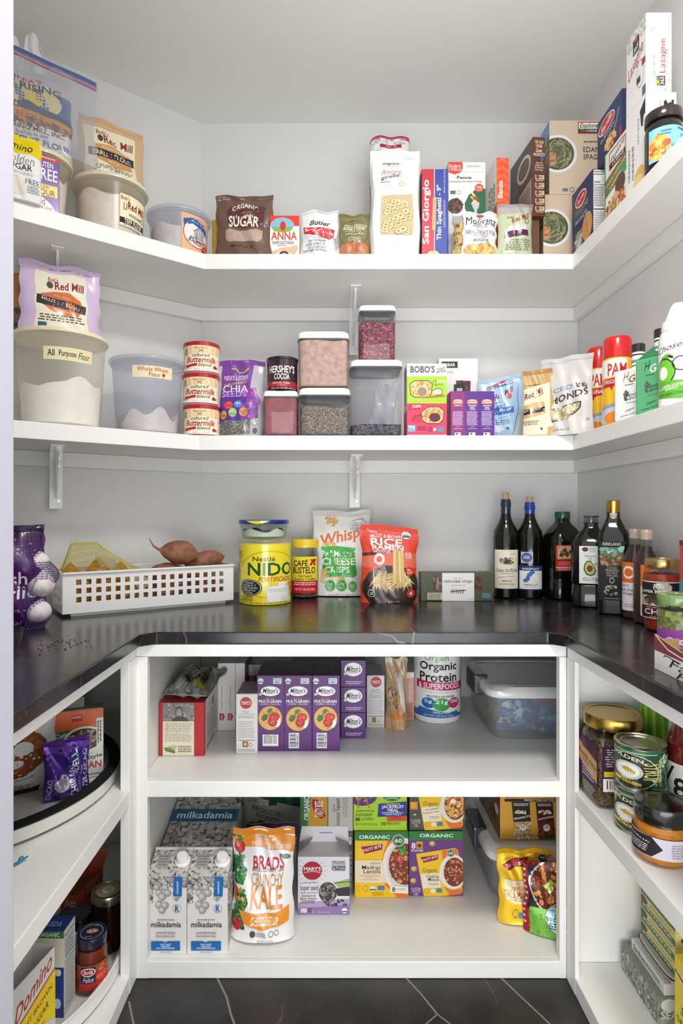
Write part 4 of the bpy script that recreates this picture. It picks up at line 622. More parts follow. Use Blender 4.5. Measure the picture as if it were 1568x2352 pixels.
box('oat_bites_box', 'white, lime and pink box of stuffed oat bites', 'snack box', 112, 410, 246, 1.665, .07, M_, 'f2f0ec',
  {'f': [('r', 112, 340, 410, 544, 'a6d22e'), ('r', 112, 544, 410, 780, 'dd3a5e'), ('t', 'BOBO\'S', 138, 262, 320, 314, '26242a', 'B'), ('t', 'OAT\nBITES', 336, 270, 402, 320, '26242a', 'Bk'), ('t', '12', 308, 368, 334, 410, '2a3a1a', ''), ('t', 'STUFF\'D', 334, 370, 402, 392, 'f0f4e2', 'B'), ('t', 'APPLE PIE', 336, 394, 386, 410, '3a5a1a', ''), ('p', [132, 400, 170, 372, 270, 372, 302, 398, 296, 470, 270, 498, 170, 498, 140, 480], 'd8b478'), ('n', [132, 400, 170, 372, 270, 372, 302, 398, 296, 470, 270, 498, 170, 498, 140, 480, 132, 400], 5, '2a2420'), ('s', 216, 440, 70, 56, 70, 12, ['e4c68c', 'c09a5c', 'b08a50', 'ecd4a0']), ('e', 226, 455, 34, 32, '9a8070'), ('e', 340, 458, 40, 26, 'e8dcb0'), ('n', [300, 450, 340, 430, 376, 440, 374, 478, 320, 484], 5, '2a2420'), ('p', [262, 490, 396, 480, 398, 494, 264, 506], 'b8763a'), ('t', '12', 126, 556, 150, 596, '5a0f22', ''), ('t', 'STUFF\'D', 152, 556, 218, 578, 'f6e4e6', 'B'), ('l', 154, 582, 216, 596, 1, '7a1a30'), ('p', [218, 610, 270, 572, 350, 570, 390, 600, 382, 670, 350, 696, 260, 694, 226, 670], 'd8b478'), ('n', [218, 610, 270, 572, 350, 570, 390, 600, 382, 670, 350, 696, 260, 694, 226, 670, 218, 610], 5, '2a2420'), ('s', 306, 636, 70, 50, 60, 12, ['e4c68c', 'c09a5c', 'b08a50']), ('e', 320, 650, 42, 34, '5a2030'), ('e', 190, 660, 38, 26, 'c02a48'), ('n', [150, 676, 170, 640, 210, 630, 232, 650], 4, '2a1420'), ('r', 120, 708, 174, 756, '6ab4e0'), ('t', '15g', 124, 712, 168, 734, 'f0f8fc', 'B'), ('l', 188, 718, 262, 750, 3, '5a1226'), ('o', 286, 738, 16, 17, .3, '3a1a24'), ('e', 319, 740, 12, 13, 'f0d8dc'), ('r', 342, 722, 388, 758, '5a8ab0')],
   'l': [('r', 0, 0, 100, 100, 'e8e8e4'), ('L', 10, 4, 90, 60, 8, '6a6a66'), ('r', 0, 64, 100, 100, 'c23456')]}, c=c)
box('snack_bar_box', 'white box of bars with a black name plate, standing behind the purple boxes', 'snack box', 350, 644, 206, 1.86, .06, M_, 'eeeceb',
  {'f': [('r', 372, 230, 492, 278, '1e1c1e'), ('t', 'RXBAR', 378, 242, 474, 266, 'f2f0ee', 'B'), ('t', 'SNACK BAR', 372, 304, 460, 316, '5a5858', ''), ('p', [480, 372, 590, 376, 586, 470, 480, 470], '4a2830'), ('S', 484, 376, 584, 466, 40, 7, ['7a4450', '34181e', '8a5660']), ('p', [464, 402, 536, 396, 540, 470, 462, 470], '1e1c1e'), ('r', 486, 430, 526, 450, 'f0eeec'), ('t', 'RXBAR', 490, 433, 522, 446, '2a2828', 'b')]}, c=c)
for i, (x0, x1, col, tt, lb) in enumerate(((440, 548, '8a2f76', 'CHERRY PIE', 'magenta box of fruit bars, first of the three narrow boxes beside the oat bites'), (546, 658, '5c2a86', 'CINNAMON\nRAISIN\nCOOKIE', 'purple box of fruit bars between the magenta one and its twin'), (656, 768, '5b2788', 'CINNAMON\nRAISIN\nCOOKIE', 'purple box of fruit bars nearest the pale blue flour bag'))):
    box('snack_bar_box', lb, 'snack box', x0, x1, 452, 1.668, .13, M_, col, {'f': [('e', (x0 + x1) / 2, 526, 34, 12, 'e8d8c8'), ('r', x0 + 16, 524, x1 - 16, 548, 'd8603a'), ('t', 'LARABAR', x0 + 22, 528, x1 - 22, 545, 'f6ece2', 'b'), ('t', tt, x0 + 24, 554, x1 - 24, 566 if i == 0 else 594, 'f0e6f2', 'b'), ('l', x0 + 14, 604, x1 - 14, 712, 11, 'd8c4e0'), ('l', x0 + 38, 718, x1 - 38, 724, 1, 'd8c4e0'), ('l', x0 + 20, 732, x1 - 20, 740, 1, 'd8c4e0'), ('r', x0 + 30, 762, x1 - 34, 800, 'eae6ea'), ('p', [x0 + 36, 766, x0 + 58, 766, x0 + 48, 784], '3a3a40')], 'l': [('r', 0, 0, 100, 100, ('b0345e', '4a2070', '4a2070')[i]), ('r', 30, 20, 80, 34, 'd8603a')]}, c=c, grp='narrow boxes of fruit bars')
pouch('flour_bag', 'pale blue and clear bag of baking flour, leaning beside the purple bar boxes', 'flour bag', 650, 1000, 335, 1.832, .06, M_, 'b9d2e6',
  [('p', [710, 408, 884, 346, 884, 368, 714, 416], 'd2383a'), ('n', [660, 440, 930, 372], 3, '3a6aa8'), ('l', 730, 396, 866, 424, 1, '4a6a8a'), ('p', [650, 438, 920, 398, 948, 420, 950, 640, 910, 786, 650, 786], 'a9cbe8'), ('n', [690, 430, 920, 396, 942, 420, 944, 600, 900, 786], 4, '2c5a9a'), ('t', 'Red Mill', 764, 420, 902, 520, RED, 'Bk'), ('e', 880, 496, 18, 22, 'c84a3a'), ('t', 'GLUTEN FREE', 740, 524, 846, 556, '2c4a7a', 'bk'), ('t', '1-to-1', 760, 545, 840, 590, '1e3a7a', 'Bk'), ('p', [650, 600, 780, 580, 906, 576, 910, 622, 780, 640, 650, 660], '3a6ec0'), ('t', 'Baking Flour', 672, 584, 896, 640, 'f2f6fa', 'Bk'), ('t', 'Makes Baking Gluten Free', 760, 642, 890, 674, '1e3a6a', 'ik'), ('l', 764, 676, 878, 716, 3, '3a5a8a'), ('e', 782, 744, 50, 26, 'dce8f0'), ('p', [846, 736, 856, 728, 862, 734, 868, 728, 876, 736, 861, 756], '1e2a3a'), ('p', [950, 640, 1000, 600, 1000, 800, 900, 800], 'd4d8d6')], 'stand', seal='c6dcec', seed=52, rot=-10, c=c, zz=lambda u: .016 * u - .012, wr=.002)
pouch('flour_bag', 'tan and cream bag of flour between the pale blue bag and the almonds', 'flour bag', 985, 1262, 292, 1.685, .045, M_, 'c9a26a',
  [('l', 1000, 402, 1106, 416, 1, '5a4428'), ('p', [960, 440, 1180, 396, 1180, 560, 1150, 786, 960, 786], 'f0e6c6'), ('t', 'Red Mill', 990, 420, 1132, 520, RED, 'Bk'), ('n', [1060, 508, 1140, 470], 4, '3a4a2a'), ('p', [985, 560, 1060, 540, 1130, 540, 1140, 625, 1060, 650, 985, 660], 'd8ac70'), ('p', [960, 596, 1136, 574, 1134, 612, 960, 636], '3a2228'), ('t', 'BARLEY FLOUR', 920, 578, 1114, 626, 'f6efe2', 'bk'), ('l', 975, 680, 1096, 716, 3, '6a5444'), ('p', [1100, 738, 1106, 732, 1110, 736, 1114, 732, 1120, 738, 1110, 754], '3a2a20'), ('p', [1160, 600, 1230, 600, 1230, 720, 1160, 730], 'efe2c8')], 'stand', seal='c29a60', seed=53, rot=-8, c=c, zz=lambda u: .010 * u - .004, wr=.002)
pouchw('almond_bag', 'pale grey bag of sliced almonds with a dark-edged oval window', 'nut bag', (.640, 1.655, M_), .142, .216, .045, -42, 'd9d6d2', cv(
  [('t', 'SLICED', 1130, 418, 1388, 486, '7ea4c4', 'Bk'), ('s', 1440, 425, 44, 18, 16, 10, ['5a5654', 'c8c2b8', '8a8480']), ('t', 'ALMONDS', 1120, 450, 1488, 590, '3a2624', 'Bk'), ('p', [1200, 600, 1300, 590, 1400, 560, 1446, 560, 1440, 610, 1390, 660, 1300, 700, 1200, 718], '3a2c28'), ('p', [1200, 606, 1300, 596, 1400, 567, 1438, 567, 1432, 606, 1386, 652, 1300, 692, 1200, 710], 'b8a684'), ('s', 1290, 645, 84, 46, 60, 18, ['d8c8a0', 'ece0c0', 'a8946a', 'c4b28a']), ('s', 1370, 610, 46, 26, 24, 14, ['d8c8a0', 'ece0c0', 'a8946a']), ('t', 'NET WT 908 g (32 oz) 2 LB', 1150, 764, 1362, 784, '3a3634', ''), ('o', 1482, 704, 9, 10, .3, '3a3634')], KI, 1250, 815, 1362, 1010), 'stand', seal='e0ddd9', seed=54, wr=.003)
# ---------------------------------------------------------------- middle shelf, right wall
def spray(nm, lab, cat, X, Y, r, h, grp=None): return empty(nm, lab, cat, (X, Y, M_), -35, grp)
def pam(lab, X, Y, r, h):
    t = empty('spray_can', lab, 'spray can', (X, Y, M_), 0, 'yellow cooking spray cans')
    lath('can_body', [(r - .002, 0), (r, .002), (r, h * .745), (r - .003, h * .76)], 'gloss', t, 'f0b91e', 44)
    cyl_label(t, r, .003, h * .742, -112, 50, 'f2be20', [('p', [0, 4, 60, 0, 78, 3, 78, 26, 60, 28, 0, 30], 'f1eee6'), ('t', 'PAM', 30, 8, 76, 27, 'c8201e', 'B'), ('p', [0, 33, 74, 29, 78, 33, 78, 40, 44, 44, 40, 50, 36, 44, 0, 46], 'b82428'), ('t', 'ORIGINAL', 14, 33, 72, 39, 'f6eae2', 'b'), ('p', [0, 74, 60, 68, 86, 70, 86, 100, 0, 100], '9a9cb0'), ('p', [0, 80, 60, 73, 84, 75, 84, 100, 0, 100], 'c4ccdc'), ('e', 46, 92, 26, 10, 'e88a1e'), ('L', 90, 60, 98, 96, 2, '2a2a2a')], 'printed_wrapper', 'gloss')
    lath('cap', [(r, h * .755), (r, h - .010), (r - .004, h - .002), (r * .7, h), (.001, h)], 'gloss', t, 'cf1f1f', 44)
pam('red-capped yellow cooking spray can right beside the bag of sliced almonds', .728, 1.658, .031, .240)
pam('red-capped yellow cooking spray can behind the white oil tin', .692, 1.472, .033, .215)
def oiltin(nm, lab, X, Y, w, d, h, rot, body, neckdx, arts, shoulder):
    t = empty(nm, lab, 'oil tin', (X, Y, M_), rot)
    m = MB(); m.box(-w / 2, w / 2, -d / 2, d / 2, 0, h, body, 0, .005); art(m, lambda u, v, e: ((u - .5) * w, -d / 2 - e, v * h), w / h, arts); m.build('tin_body', 'gloss', t)
    if shoulder:
        m = MB(); m.idx([(-w / 2 + .003, -d / 2 + .003, h), (w / 2 - .003, -d / 2 + .003, h), (w / 2 - .003, d / 2 - .003, h), (-w / 2 + .003, d / 2 - .003, h), (neckdx - .012, -.006, h + .026), (neckdx + .012, -.006, h + .026), (neckdx + .012, .006, h + .026), (neckdx - .012, .006, h + .026)], [(0, 1, 5, 4), (1, 2, 6, 5), (2, 3, 7, 6), (3, 0, 4, 7), (4, 5, 6, 7)], shoulder); m.build('sloping_shoulder', 'gloss', t)
    z0 = h + (.0 if not shoulder else .004)
    mb = MB(); mb.lathe([(.0135, z0), (.0135, z0 + .036)], 'eef2ee', 0, 28, c=(neckdx, 0)); nk = mb.build('neck', 'gloss', t)
    mb = MB(); r = .0138
    for za, zb, cc in ((.004, .006, '2a2a2a'), (.012, .018, '6aa08a'), (.028, .031, '2a2a2a')): mb.lathe([(r, z0 + za), (r, z0 + zb)], cc, 0, 28, c=(neckdx, 0))
    mb.build('neck_label', 'paper', nk)
    mb = MB(); mb.lathe([(.0145, z0 + .036), (.0145, z0 + .053), (.013, z0 + .055), (.001, z0 + .055)], '25272a', 0, 28, c=(neckdx, 0)); mb.build('cap', 'gloss', t)
HG = lambda ink: [('t', 'H', 34, 6, 56, 24, ink, 'ik'), ('t', 'G', 54, 14, 78, 28, 'f4f4f0' if ink != '8a6a3a' else '8a6a3a', 'Bk'), ('l', 40, 31, 78, 34, 1, '3a3a3a'), ('s', 46, 52, 10, 10, 16, 6, ['4a5a4a', '6a7a6a']), ('t', 'Daily\nBlend', 54, 48, 90, 62, '2a2a2a', 'ik'), ('l', 46, 66, 92, 69, 1, '8a7a5a'), ('t', 'Organic', 42, 76, 76, 84, '2a2a2a', 'ik'), ('t', 'EXTRA VIRGIN', 24, 86, 88, 93, '2a2a2a', 'bk')]
oiltin('oil_tin', 'white olive oil tin with a black cap in front of the spray cans', .691, 1.39, .07, .042, .118, -62, 'f1f0ee', .012, HG('8a6a3a'), None)
oiltin('oil_tin', 'green olive oil tin with a sloping shoulder and black cap', .695, 1.305, .062, .045, .122, -60, '5cae7a', .014, HG('1e3a2a'), '2f7a50')
t = empty('spray_can', 'white spray can with a bright green avocado drawing and white domed cap', 'spray can', (.70, 1.224, M_), -22)
r = .036; lath('can_body', [(r - .002, 0), (r, .002), (r, .138), (r * .92, .152), (r * .70, .160)], 'gloss', t, 'f3f3f1', 44)
cyl_label(t, r, .004, .138, -95, 85, 'f4f4f2', [('t', 'Chosen', 8, 8, 62, 22, '26262a', 'ik'), ('l', 24, 24, 44, 26, 1, 'a8a8a8'), ('p', [18, 28, 30, 24, 42, 28, 30, 32, 18, 36], '5fae2a'), ('e', 24, 50, 20, 20, '26282a'), ('e', 24, 50, 18, 18, '6cbf2f'), ('e', 22, 52, 9, 10, 'f2f4ec'), ('o', 52, 40, 14, 11, .14, '26282a'), ('n', [32, 27, 40, 31], 3, '222'), ('n', [62, 22, 58, 29], 3, '222'), ('n', [58, 52, 62, 60], 3, '222'), ('p', [0, 66, 40, 64, 100, 68, 100, 90, 50, 92, 0, 88], '5fae2a'), ('t', '100% PURE\nAVOCADO OIL\nSPRAY', 12, 68, 62, 79, 'f2f6ea', 'Bk'), ('t', 'EXPELLER PRESSED &\nNATURALLY REFINED\nHOT SMOKE POINT', 10, 80, 70, 88, '1e4a1a', 'bk')], 'printed_wrapper', 'gloss')
lath('collar', [(r * .86, .156), (r * .88, .160), (r * .84, .174), (r * .7, .178)], 'gloss', t, 'f6f6f5', 44)
lath('cap', [(r * .70, .178), (r * .64, .184), (r * .42, .206), (r * .30, .212), (.001, .213)], 'gloss', t, 'f0f0ef', 44)
# ---------------------------------------------------------------- worktop, left end
rnd = random.Random(77)
def clump(nm, par, loc, r, mat, seed, lobes=0, sx=1., sz=1., tip=.3, col='ffffff', rot=(0, 0, 0), namep=None):
    """a lumpy vegetable: sphere-like lathe with lobes and a drawn-out top"""
    rn = random.Random(seed); ph = [(rn.uniform(1, 4), rn.uniform(0, 6), rn.uniform(.01, .035)) for _ in range(4)]
    def P(u, v):
        a, b = 2 * pi * u, pi * v; k = 1 + (.06 * abs(sin(lobes * a / 2)) if lobes else 0) + sum(q * sin(f * a + p + 3 * v) for f, p, q in ph if 1) * sin(b)
        z = -cos(b) * sz * r; rr = sin(b) * r * sx * k
        if v > .8: z += (v - .8) / .2 * tip * r
        return (rr * cos(a), rr * sin(a), z)
    for i, q in enumerate(ph): ph[i] = (round(q[0]), q[1], q[2])
    m = MB(); m.grid(P, [i / 24 for i in range(25)], [i / 16 for i in range(17)], col); o = m.build(nm, mat, par); o.location = loc; o.rotation_euler = rot; return o
# garlic in its purple net bag
g = empty('garlic_bag', 'purple printed net bag of garlic at the doorway end of the worktop', 'garlic bag', (-.733, 1.36, C_), 22)
bag = pouchw('printed_band', '', '', (0, 0, 0), .145, .232, .085, 0, '4a1560', [('t', 'fresh', 20, 44, 78, 57, 'eee6f2', 'b'), ('t', 'garlic', 22, 58, 90, 74, 'eee6f2', 'b'), ('t', 'FRAIS •', 40, 80, 76, 83, 'd8c8e0', ''), ('t', 'natural', 26, 92, 70, 96, 'c8b0d4', 'i'), ('r', 0, 0, 100, 12, '2a1236'), ('S', 10, 4, 96, 40, 30, 1.6, ['9a7ab0', 'c8b4d8', '6a3a84'])], 'pillow', 'film', seal='2c1238', seed=61, wr=.004, pinch=0)
for k in ('label', 'category'): del bag[k]
bag.parent = g
for i, (x, z, r) in enumerate(((.058, .036, .029), (.062, .096, .032), (.056, .150, .025), (.03, .05, .028))):
    b = clump('garlic_bulb', None, (0, 0, 0), r, 'garlicskin', 90 + i, 9, 1, .9, .5); loc = g.matrix_basis @ Vector((x, -.004 if i < 3 else .03, z))
    put(b, (g.location.x + x * cos(RD(22)) + .004 * sin(RD(22)), g.location.y + x * sin(RD(22)) - .004 * cos(RD(22)) + (.03 if i == 3 else 0), C_ + z))
    tag(b, ('white garlic bulb lowest in the net beside the white basket', 'white garlic bulb in the middle of the purple net', 'small garlic bulb highest in the purple net', 'garlic bulb tucked behind the lowest one in the purple net')[i], 'garlic', 'garlic bulbs in the purple net')
m = MB(); fn = lambda u, v: ((.045 + .060 * sin(pi * min(1, .1 + v * .86)) ** .6 * (.55 + .45 * sin(7 * v + 1) ** 2)) * (1 if 1 else 0) * 1.0 * cos((u - .5) * 2.2) + .0, .045 * sin((u - .5) * 2.2) * sin(pi * (.08 + .86 * v)) ** .5, v * .225)
m.grid(fn, [i / 16 for i in range(17)], [i / 44 for i in range(45)], '6a4a86'); net = m.build('net', 'matte', g)
w = net.modifiers.new('mesh_net', 'WIREFRAME'); w.thickness = .0011; w.use_replace = True
# glass dish edge
t = empty('glass_dish', 'small clear glass dish at the worktop edge below the garlic bag', 'dish', (XX(25, 1.175), 1.175, C_))
lath('glass_body', [(.012, .001), (.016, .003), (.021, .018), (.0225, .036), (.021, .036), (.018, .017), (.012, .006), (.001, .005)], 'glass', t, cap=False)
# white basket
B0, B1 = (-.672, 1.497), (-.292, 1.752); bl = math.hypot(B1[0] - B0[0], B1[1] - B0[1]); ba = math.atan2(B1[1] - B0[1], B1[0] - B0[0]); bd, bh, bz = .15, .108, .008
bk = empty('storage_basket', 'long white plastic basket with rows of square holes, holding onions and sweet potatoes', 'basket', (B0[0], B0[1], C_), math.degrees(ba))
def BL(x, y, z): return (B0[0] + x * cos(ba) - y * sin(ba), B0[1] + x * sin(ba) + y * cos(ba), C_ + z)
WHT = 'efeeec'
def holed(nm, length, nx, ang, ox, oy):
    m = MB(); t0 = .0012; cw = (length - .05) / nx; hx = cw * .52; z0, z1 = bz + .012, bh - .004; rows = [(bz + .034, .0135), (bz + .056, .0135), (bz + .078, .0135)]
    m.box(0, length, -t0, t0, bz, rows[0][0] - rows[0][1] / 2, WHT); m.box(0, length, -t0, t0, rows[2][0] + rows[2][1] / 2, bh, WHT)
    for a, b in ((0, 1), (1, 2)): m.box(0, length, -t0, t0, rows[a][0] + rows[a][1] / 2, rows[b][0] - rows[b][1] / 2, WHT)
    xs = [0] + [v for i in range(nx) for v in (.025 + cw * (i + .5) - hx / 2, .025 + cw * (i + .5) + hx / 2)] + [length]
    for i in range(0, len(xs), 2):
        for zc, s in rows: m.box(xs[i], xs[i + 1], -t0, t0, zc - s / 2, zc + s / 2, WHT)
    o = m.build(nm, 'gloss', bk); o.location = (ox, oy, 0); o.rotation_euler = (0, 0, ang); return o
holed('perforated_wall', bl, 17, 0, 0, 0); holed('perforated_wall', bl, 17, 0, 0, bd); holed('perforated_wall', bd, 5, pi / 2, 0, 0); holed('perforated_wall', bd, 5, pi / 2, bl, 0)
m = MB(); m.box(0, bl, 0, bd, bz, bz + .003, WHT); m.box(.02, bl - .02, .008, bd - .008, 0, bz, WHT); m.build('base', 'gloss', bk)
m = MB()
for a in ((-.008, bl + .008, -.008, .002), (-.008, bl + .008, bd - .002, bd + .008), (-.008, .002, -.008, bd + .008), (bl - .002, bl + .008, -.008, bd + .008)): m.box(*a, bh - .001, bh + .004, WHT, 0, .0015)
m.build('rim', 'gloss', bk)
on = [(.045, .055, .034, .033), (.115, .06, .036, .036), (.17, .05, .032, .033), (.06, .11, .034, .034), (.13, .115, .034, .034), (.10, .07, .034, .088), (.03, .07, .027, .085), (.165, .10, .030, .075)]
nms = ['onion nearest the garlic end of the basket, seen through its lowest holes', 'onion behind the fourth column of basket holes', 'onion next to the sweet potatoes at the bottom of the basket', 'onion at the back of the basket by the garlic end', 'onion at the back of the basket in its middle', 'brown onion peaking above the basket rim under the yellow net', 'small onion with peeling skin at the garlic end of the basket rim', 'onion on the upper layer next to the sweet potatoes']
for (x, y, r, z), lb in zip(on, nms):
    o = clump('onion', None, (0, 0, 0), r, 'onionskin', int(x * 1e4), 0, 1, .92, .45); put(o, BL(x, y, z + bz + .002)); tag(o, lb, 'onion', 'onions in the white basket')
# yellow net round the onions with an orange tag of wires
m = MB(); fn = lambda u, v: (.006 + u * .22, .02 + .11 * v + .0, .03 + (.152 * sin(pi * v) ** .5) * (1 - .0 * u) * (.45 + .55 * (1 - (max(0, u - .42) / .58) ** .8)) * min(1, .5 + u * 4))
m.grid(fn, [i / 60 for i in range(61)], [i / 30 for i in range(31)], 'd8c83a'); nt = m.build('onion_net', 'matte'); put(nt, (B0[0], B0[1], C_), math.degrees(ba)); tag(nt, 'fine yellow net draped over the onions in the basket', 'net')
w = nt.modifiers.new('net', 'WIREFRAME'); w.thickness = .0008; w.use_replace = True
m = MB(); m.grid(lambda u, v: (.085 + .05 * u + .02 * v, .04 + .012 * sin(pi * u), .104 + .045 * (1 - v) - .012 * u), [i / 10 for i in range(11)], [i / 12 for i in range(13)], 'cfc6b8'); o = m.build('gathered_end', 'matte', nt); w = o.modifiers.new('net', 'WIREFRAME'); w.thickness = .0016
def spud(lab, ctr, L, r, az, el, seed, tail=False):
    rn = random.Random(seed); a1, a2, a3 = rn.uniform(0, 6), rn.uniform(0, 6), rn.uniform(0, 6)
    def P(u, v):
        a = 2 * pi * u; k = sin(pi * min(.999, max(.001, v))) ** .72 * (1 + .12 * (v - .5)); bend = .06 * L * sin(pi * v + .4)
        rr = r * k * (1 + .05 * sin(2 * a + a1 + 5 * v) + .03 * sin(5 * a + a2 + 9 * v) + .02 * sin(23 * v + a3))
        return ((v - .5) * L, rr * cos(a) + bend, rr * sin(a))
    m = MB(); m.grid(P, [i / 28 for i in range(29)], [i / 36 for i in range(37)], 'ffffff', flip=True); o = m.build('sweet_potato', 'potato'); put(o, ctr, (0, RD(el), RD(az))); tag(o, lab, 'sweet potato', 'sweet potatoes in the white basket')
    if tail:
        m = MB(); m.tube([(-.5 * L + .004, .02 * L, 0), (-.56 * L, .02 * L, .004), (-.66 * L, .015 * L, .010), (-.74 * L, .02 * L, .022), (-.78 * L, .02 * L, .030)], [.005, .003, .0022, .0016, .0008], 'ffffff'); m.build('root_tail', 'potato', o)
az = math.degrees(ba)
spud('round sweet potato with a thin curling root tail, topping the basket heap', BL(.318, .06, .148), .115, .034, az, 8, 1, True)
spud('long sweet potato pointing away from the tailed one at the back end of the basket', BL(.405, .085, .118), .125, .030, az, -10, 2)
spud('flat sweet potato barely above the rim under the tailed one', BL(.285, .075, .088), .13, .028, az, 0, 3)
spud('sweet potato at the far end of the basket rim near the yellow milk tin', BL(.385, .104, .082), .095, .028, az, 6, 4)
spud('sweet potato deep in the basket behind the middle holes', BL(.27, .045, .043), .12, .031, az, 0, 5)
spud('sweet potato deep in the basket behind the last holes', BL(.385, .05, .043), .12, .031, az, 3, 6)
# ---------------------------------------------------------------- worktop, back run
def stand(nm, lab, cat, cx, yb, zs=C_, rot=0, grp=None, r=0):
    Y = Yof(zs, yb) + r; return empty(nm, lab, cat, (XX(cx, Y), Y, zs), rot, grp), Y
# yellow milk powder tin: its front edge at 1390
t, Y = stand('milk_powder_tin', 'big yellow tin of milk powder with green lettering and a cream lid', 'tin', 609, 1390, r=.068)
r = 59 * Y / F; h = ZZ(1243, Y) - C_
lath('tin_body', [(r - .002, 0), (r, .002), (r, h - .006), (r - .002, h - .004)], 'gloss', t, 'f1de2c', 56)
GR = '14503a'
cyl_label(t, r, .002, h - .006, -88, 88, 'f0df30', [('o', 60, 50, 44, 40, .06, 'd8b830'), ('p', [0, 30, 10, 34, 14, 58, 8, 62, 0, 56], 'd8702e'), ('s', 6, 48, 7, 14, 20, 5, ['c8402a', '5a9a3a', 'e8a83a']), ('t', 'Nestlé', 38, 20, 66, 28, '34332a', 'b'), ('t', 'NIDO', 31, 30, 94, 52, GR, 'B'), ('t', 'FORTIFICADA', 45, 54, 90, 62, 'b8402a', 'bi'), ('e', 33, 72, 17, 14, '1f2a22'), ('o', 33, 72, 16, 13, .08, 'c8c8a8'), ('t', 'Vitamins\nVitamin A, C\nCalcio/Calcium\nHierro/Iron\n& Zinc', 22, 62, 44, 82, 'f0f0e4', ''), ('p', [54, 70, 88, 70, 86, 96, 56, 96], 'e2e2dc'), ('e', 71, 71, 17, 3.4, 'c8c8c4'), ('e', 71, 71.5, 15, 2.4, 'fbfaf6'), ('p', [56, 80, 86, 80, 85, 95, 57, 95], 'f4f3ee'), ('p', [70, 62.5, 84, 63, 77, 72, 71, 72], 'faf8f2'), ('n', [88, 64, 97, 90], 2, 'a8642a'), ('n', [92, 62, 100, 88], 2, 'c07a3a'), ('l', 4, 12, 24, 22, 3, 'b8a83a'), ('l', 18, 86, 40, 95, 4, '6a6028'), ('t', 'NET WT/PESO NETO 56.4 OZ (3.52 LB/1.6 kg)', 20, 96, 84, 99.5, '4a4420', ''), ('r', 74, 88, 92, 96, 'e8e6dc')], 'printed_wrapper', 'gloss')
lath('lid', [(r + .001, h - .006), (r + .002, h - .004), (r + .002, h + .006), (r - .002, h + .0085), (r - .006, h + .006), (.001, h + .006)], 'frost', t, 'efe9c8', 56)
t = empty('glass_container', 'round glass container of white flour with a blue lid, on the yellow milk tin', 'container', (XX(606, Y), Y, C_ + h + .0088), 0)
r = 57 * Y / F; hh = .054
lath('glass_bowl', [(r * .80, .0005), (r * .86, .003), (r * .95, hh - .014), (r * .96, hh - .012), (r * .93, hh - .012), (r * .84, .006), (r * .76, .004)], 'glass', t, n=48, cap=False)
lath('glass_base', [(.001, .002), (r * .80, .002)], 'glass', t, n=40, cap=False)
lath('filling', [(r * .70, .0045), (r * .80, .007), (r * .84, .022)], 'flour', t, n=40, hz=lambda x, y: .008 * sin(5 * x + 1) * cos(4 * y))
lath('lid', [(r * .96, hh - .012), (r * 1.0, hh - .011), (r * 1.02, hh - .003), (r * .99, hh), (r * .6, hh + .001), (.001, hh + .001)], 'gloss', t, '24328a', 48)
m = MB(); m.grid(lambda u, v: (r * 1.021 * sin((u - .5) * 1.0 - .15), -r * 1.021 * cos((u - .5) * 1.0 - .15), hh - .002 - v * (.009 * sin(pi * u))), [i / 12 for i in range(13)], [0, .5, 1], 'e8d840'); m.build('lid_tab', 'gloss', t)
# instant coffee jar
t, Y = stand('coffee_jar', 'glass jar of instant coffee with a yellow lid and yellow-red label', 'jar', 700, 1374, r=.034)
r = 31 * Y / F; hj = ZZ(1238, Y) - C_
lath('glass_body', [(r * .9, 0), (r, .004), (r, hj - .044), (r * .93, hj - .034), (r * .9, hj - .022)], 'glass', t, p=2.2, n=48, cap=False)
lath('contents', [(r * .88, .002), (r * .955, .005), (r * .955, hj - .060)], 'teaseed', t, p=2.2, n=48)
cyl_label(t, r * 1.035, .016, hj - .052, -62, 62, 'f2dc30', [('r', 0, 66, 100, 100, 'c8202e'), ('t', 'CAFÉ', 12, 6, 62, 26, '26222c', 'B'), ('p', [66, 8, 90, 6, 92, 12, 86, 14, 90, 24, 82, 24, 80, 16, 74, 24, 66, 24, 74, 12], 'b8202c'), ('t', 'BUSTELO', 10, 28, 88, 46, '26222c', 'B'), ('t', 'Espresso\nInstant Coffee', 16, 48, 88, 65, '3a3426', 'bi'), ('l', 10, 70, 92, 80, 2, 'f4e2d8'), ('t', 'NET WT 7.05 OZ (200g)', 18, 86, 86, 94, 'f4e2d8', 'b')], d=.001)
lath('lid', [(r * .98, hj - .026), (r * 1.02, hj - .024), (r * 1.02, hj - .004), (r * .96, hj), (.001, hj)], 'gloss', t, 'ecc92e', 48)
c = KL
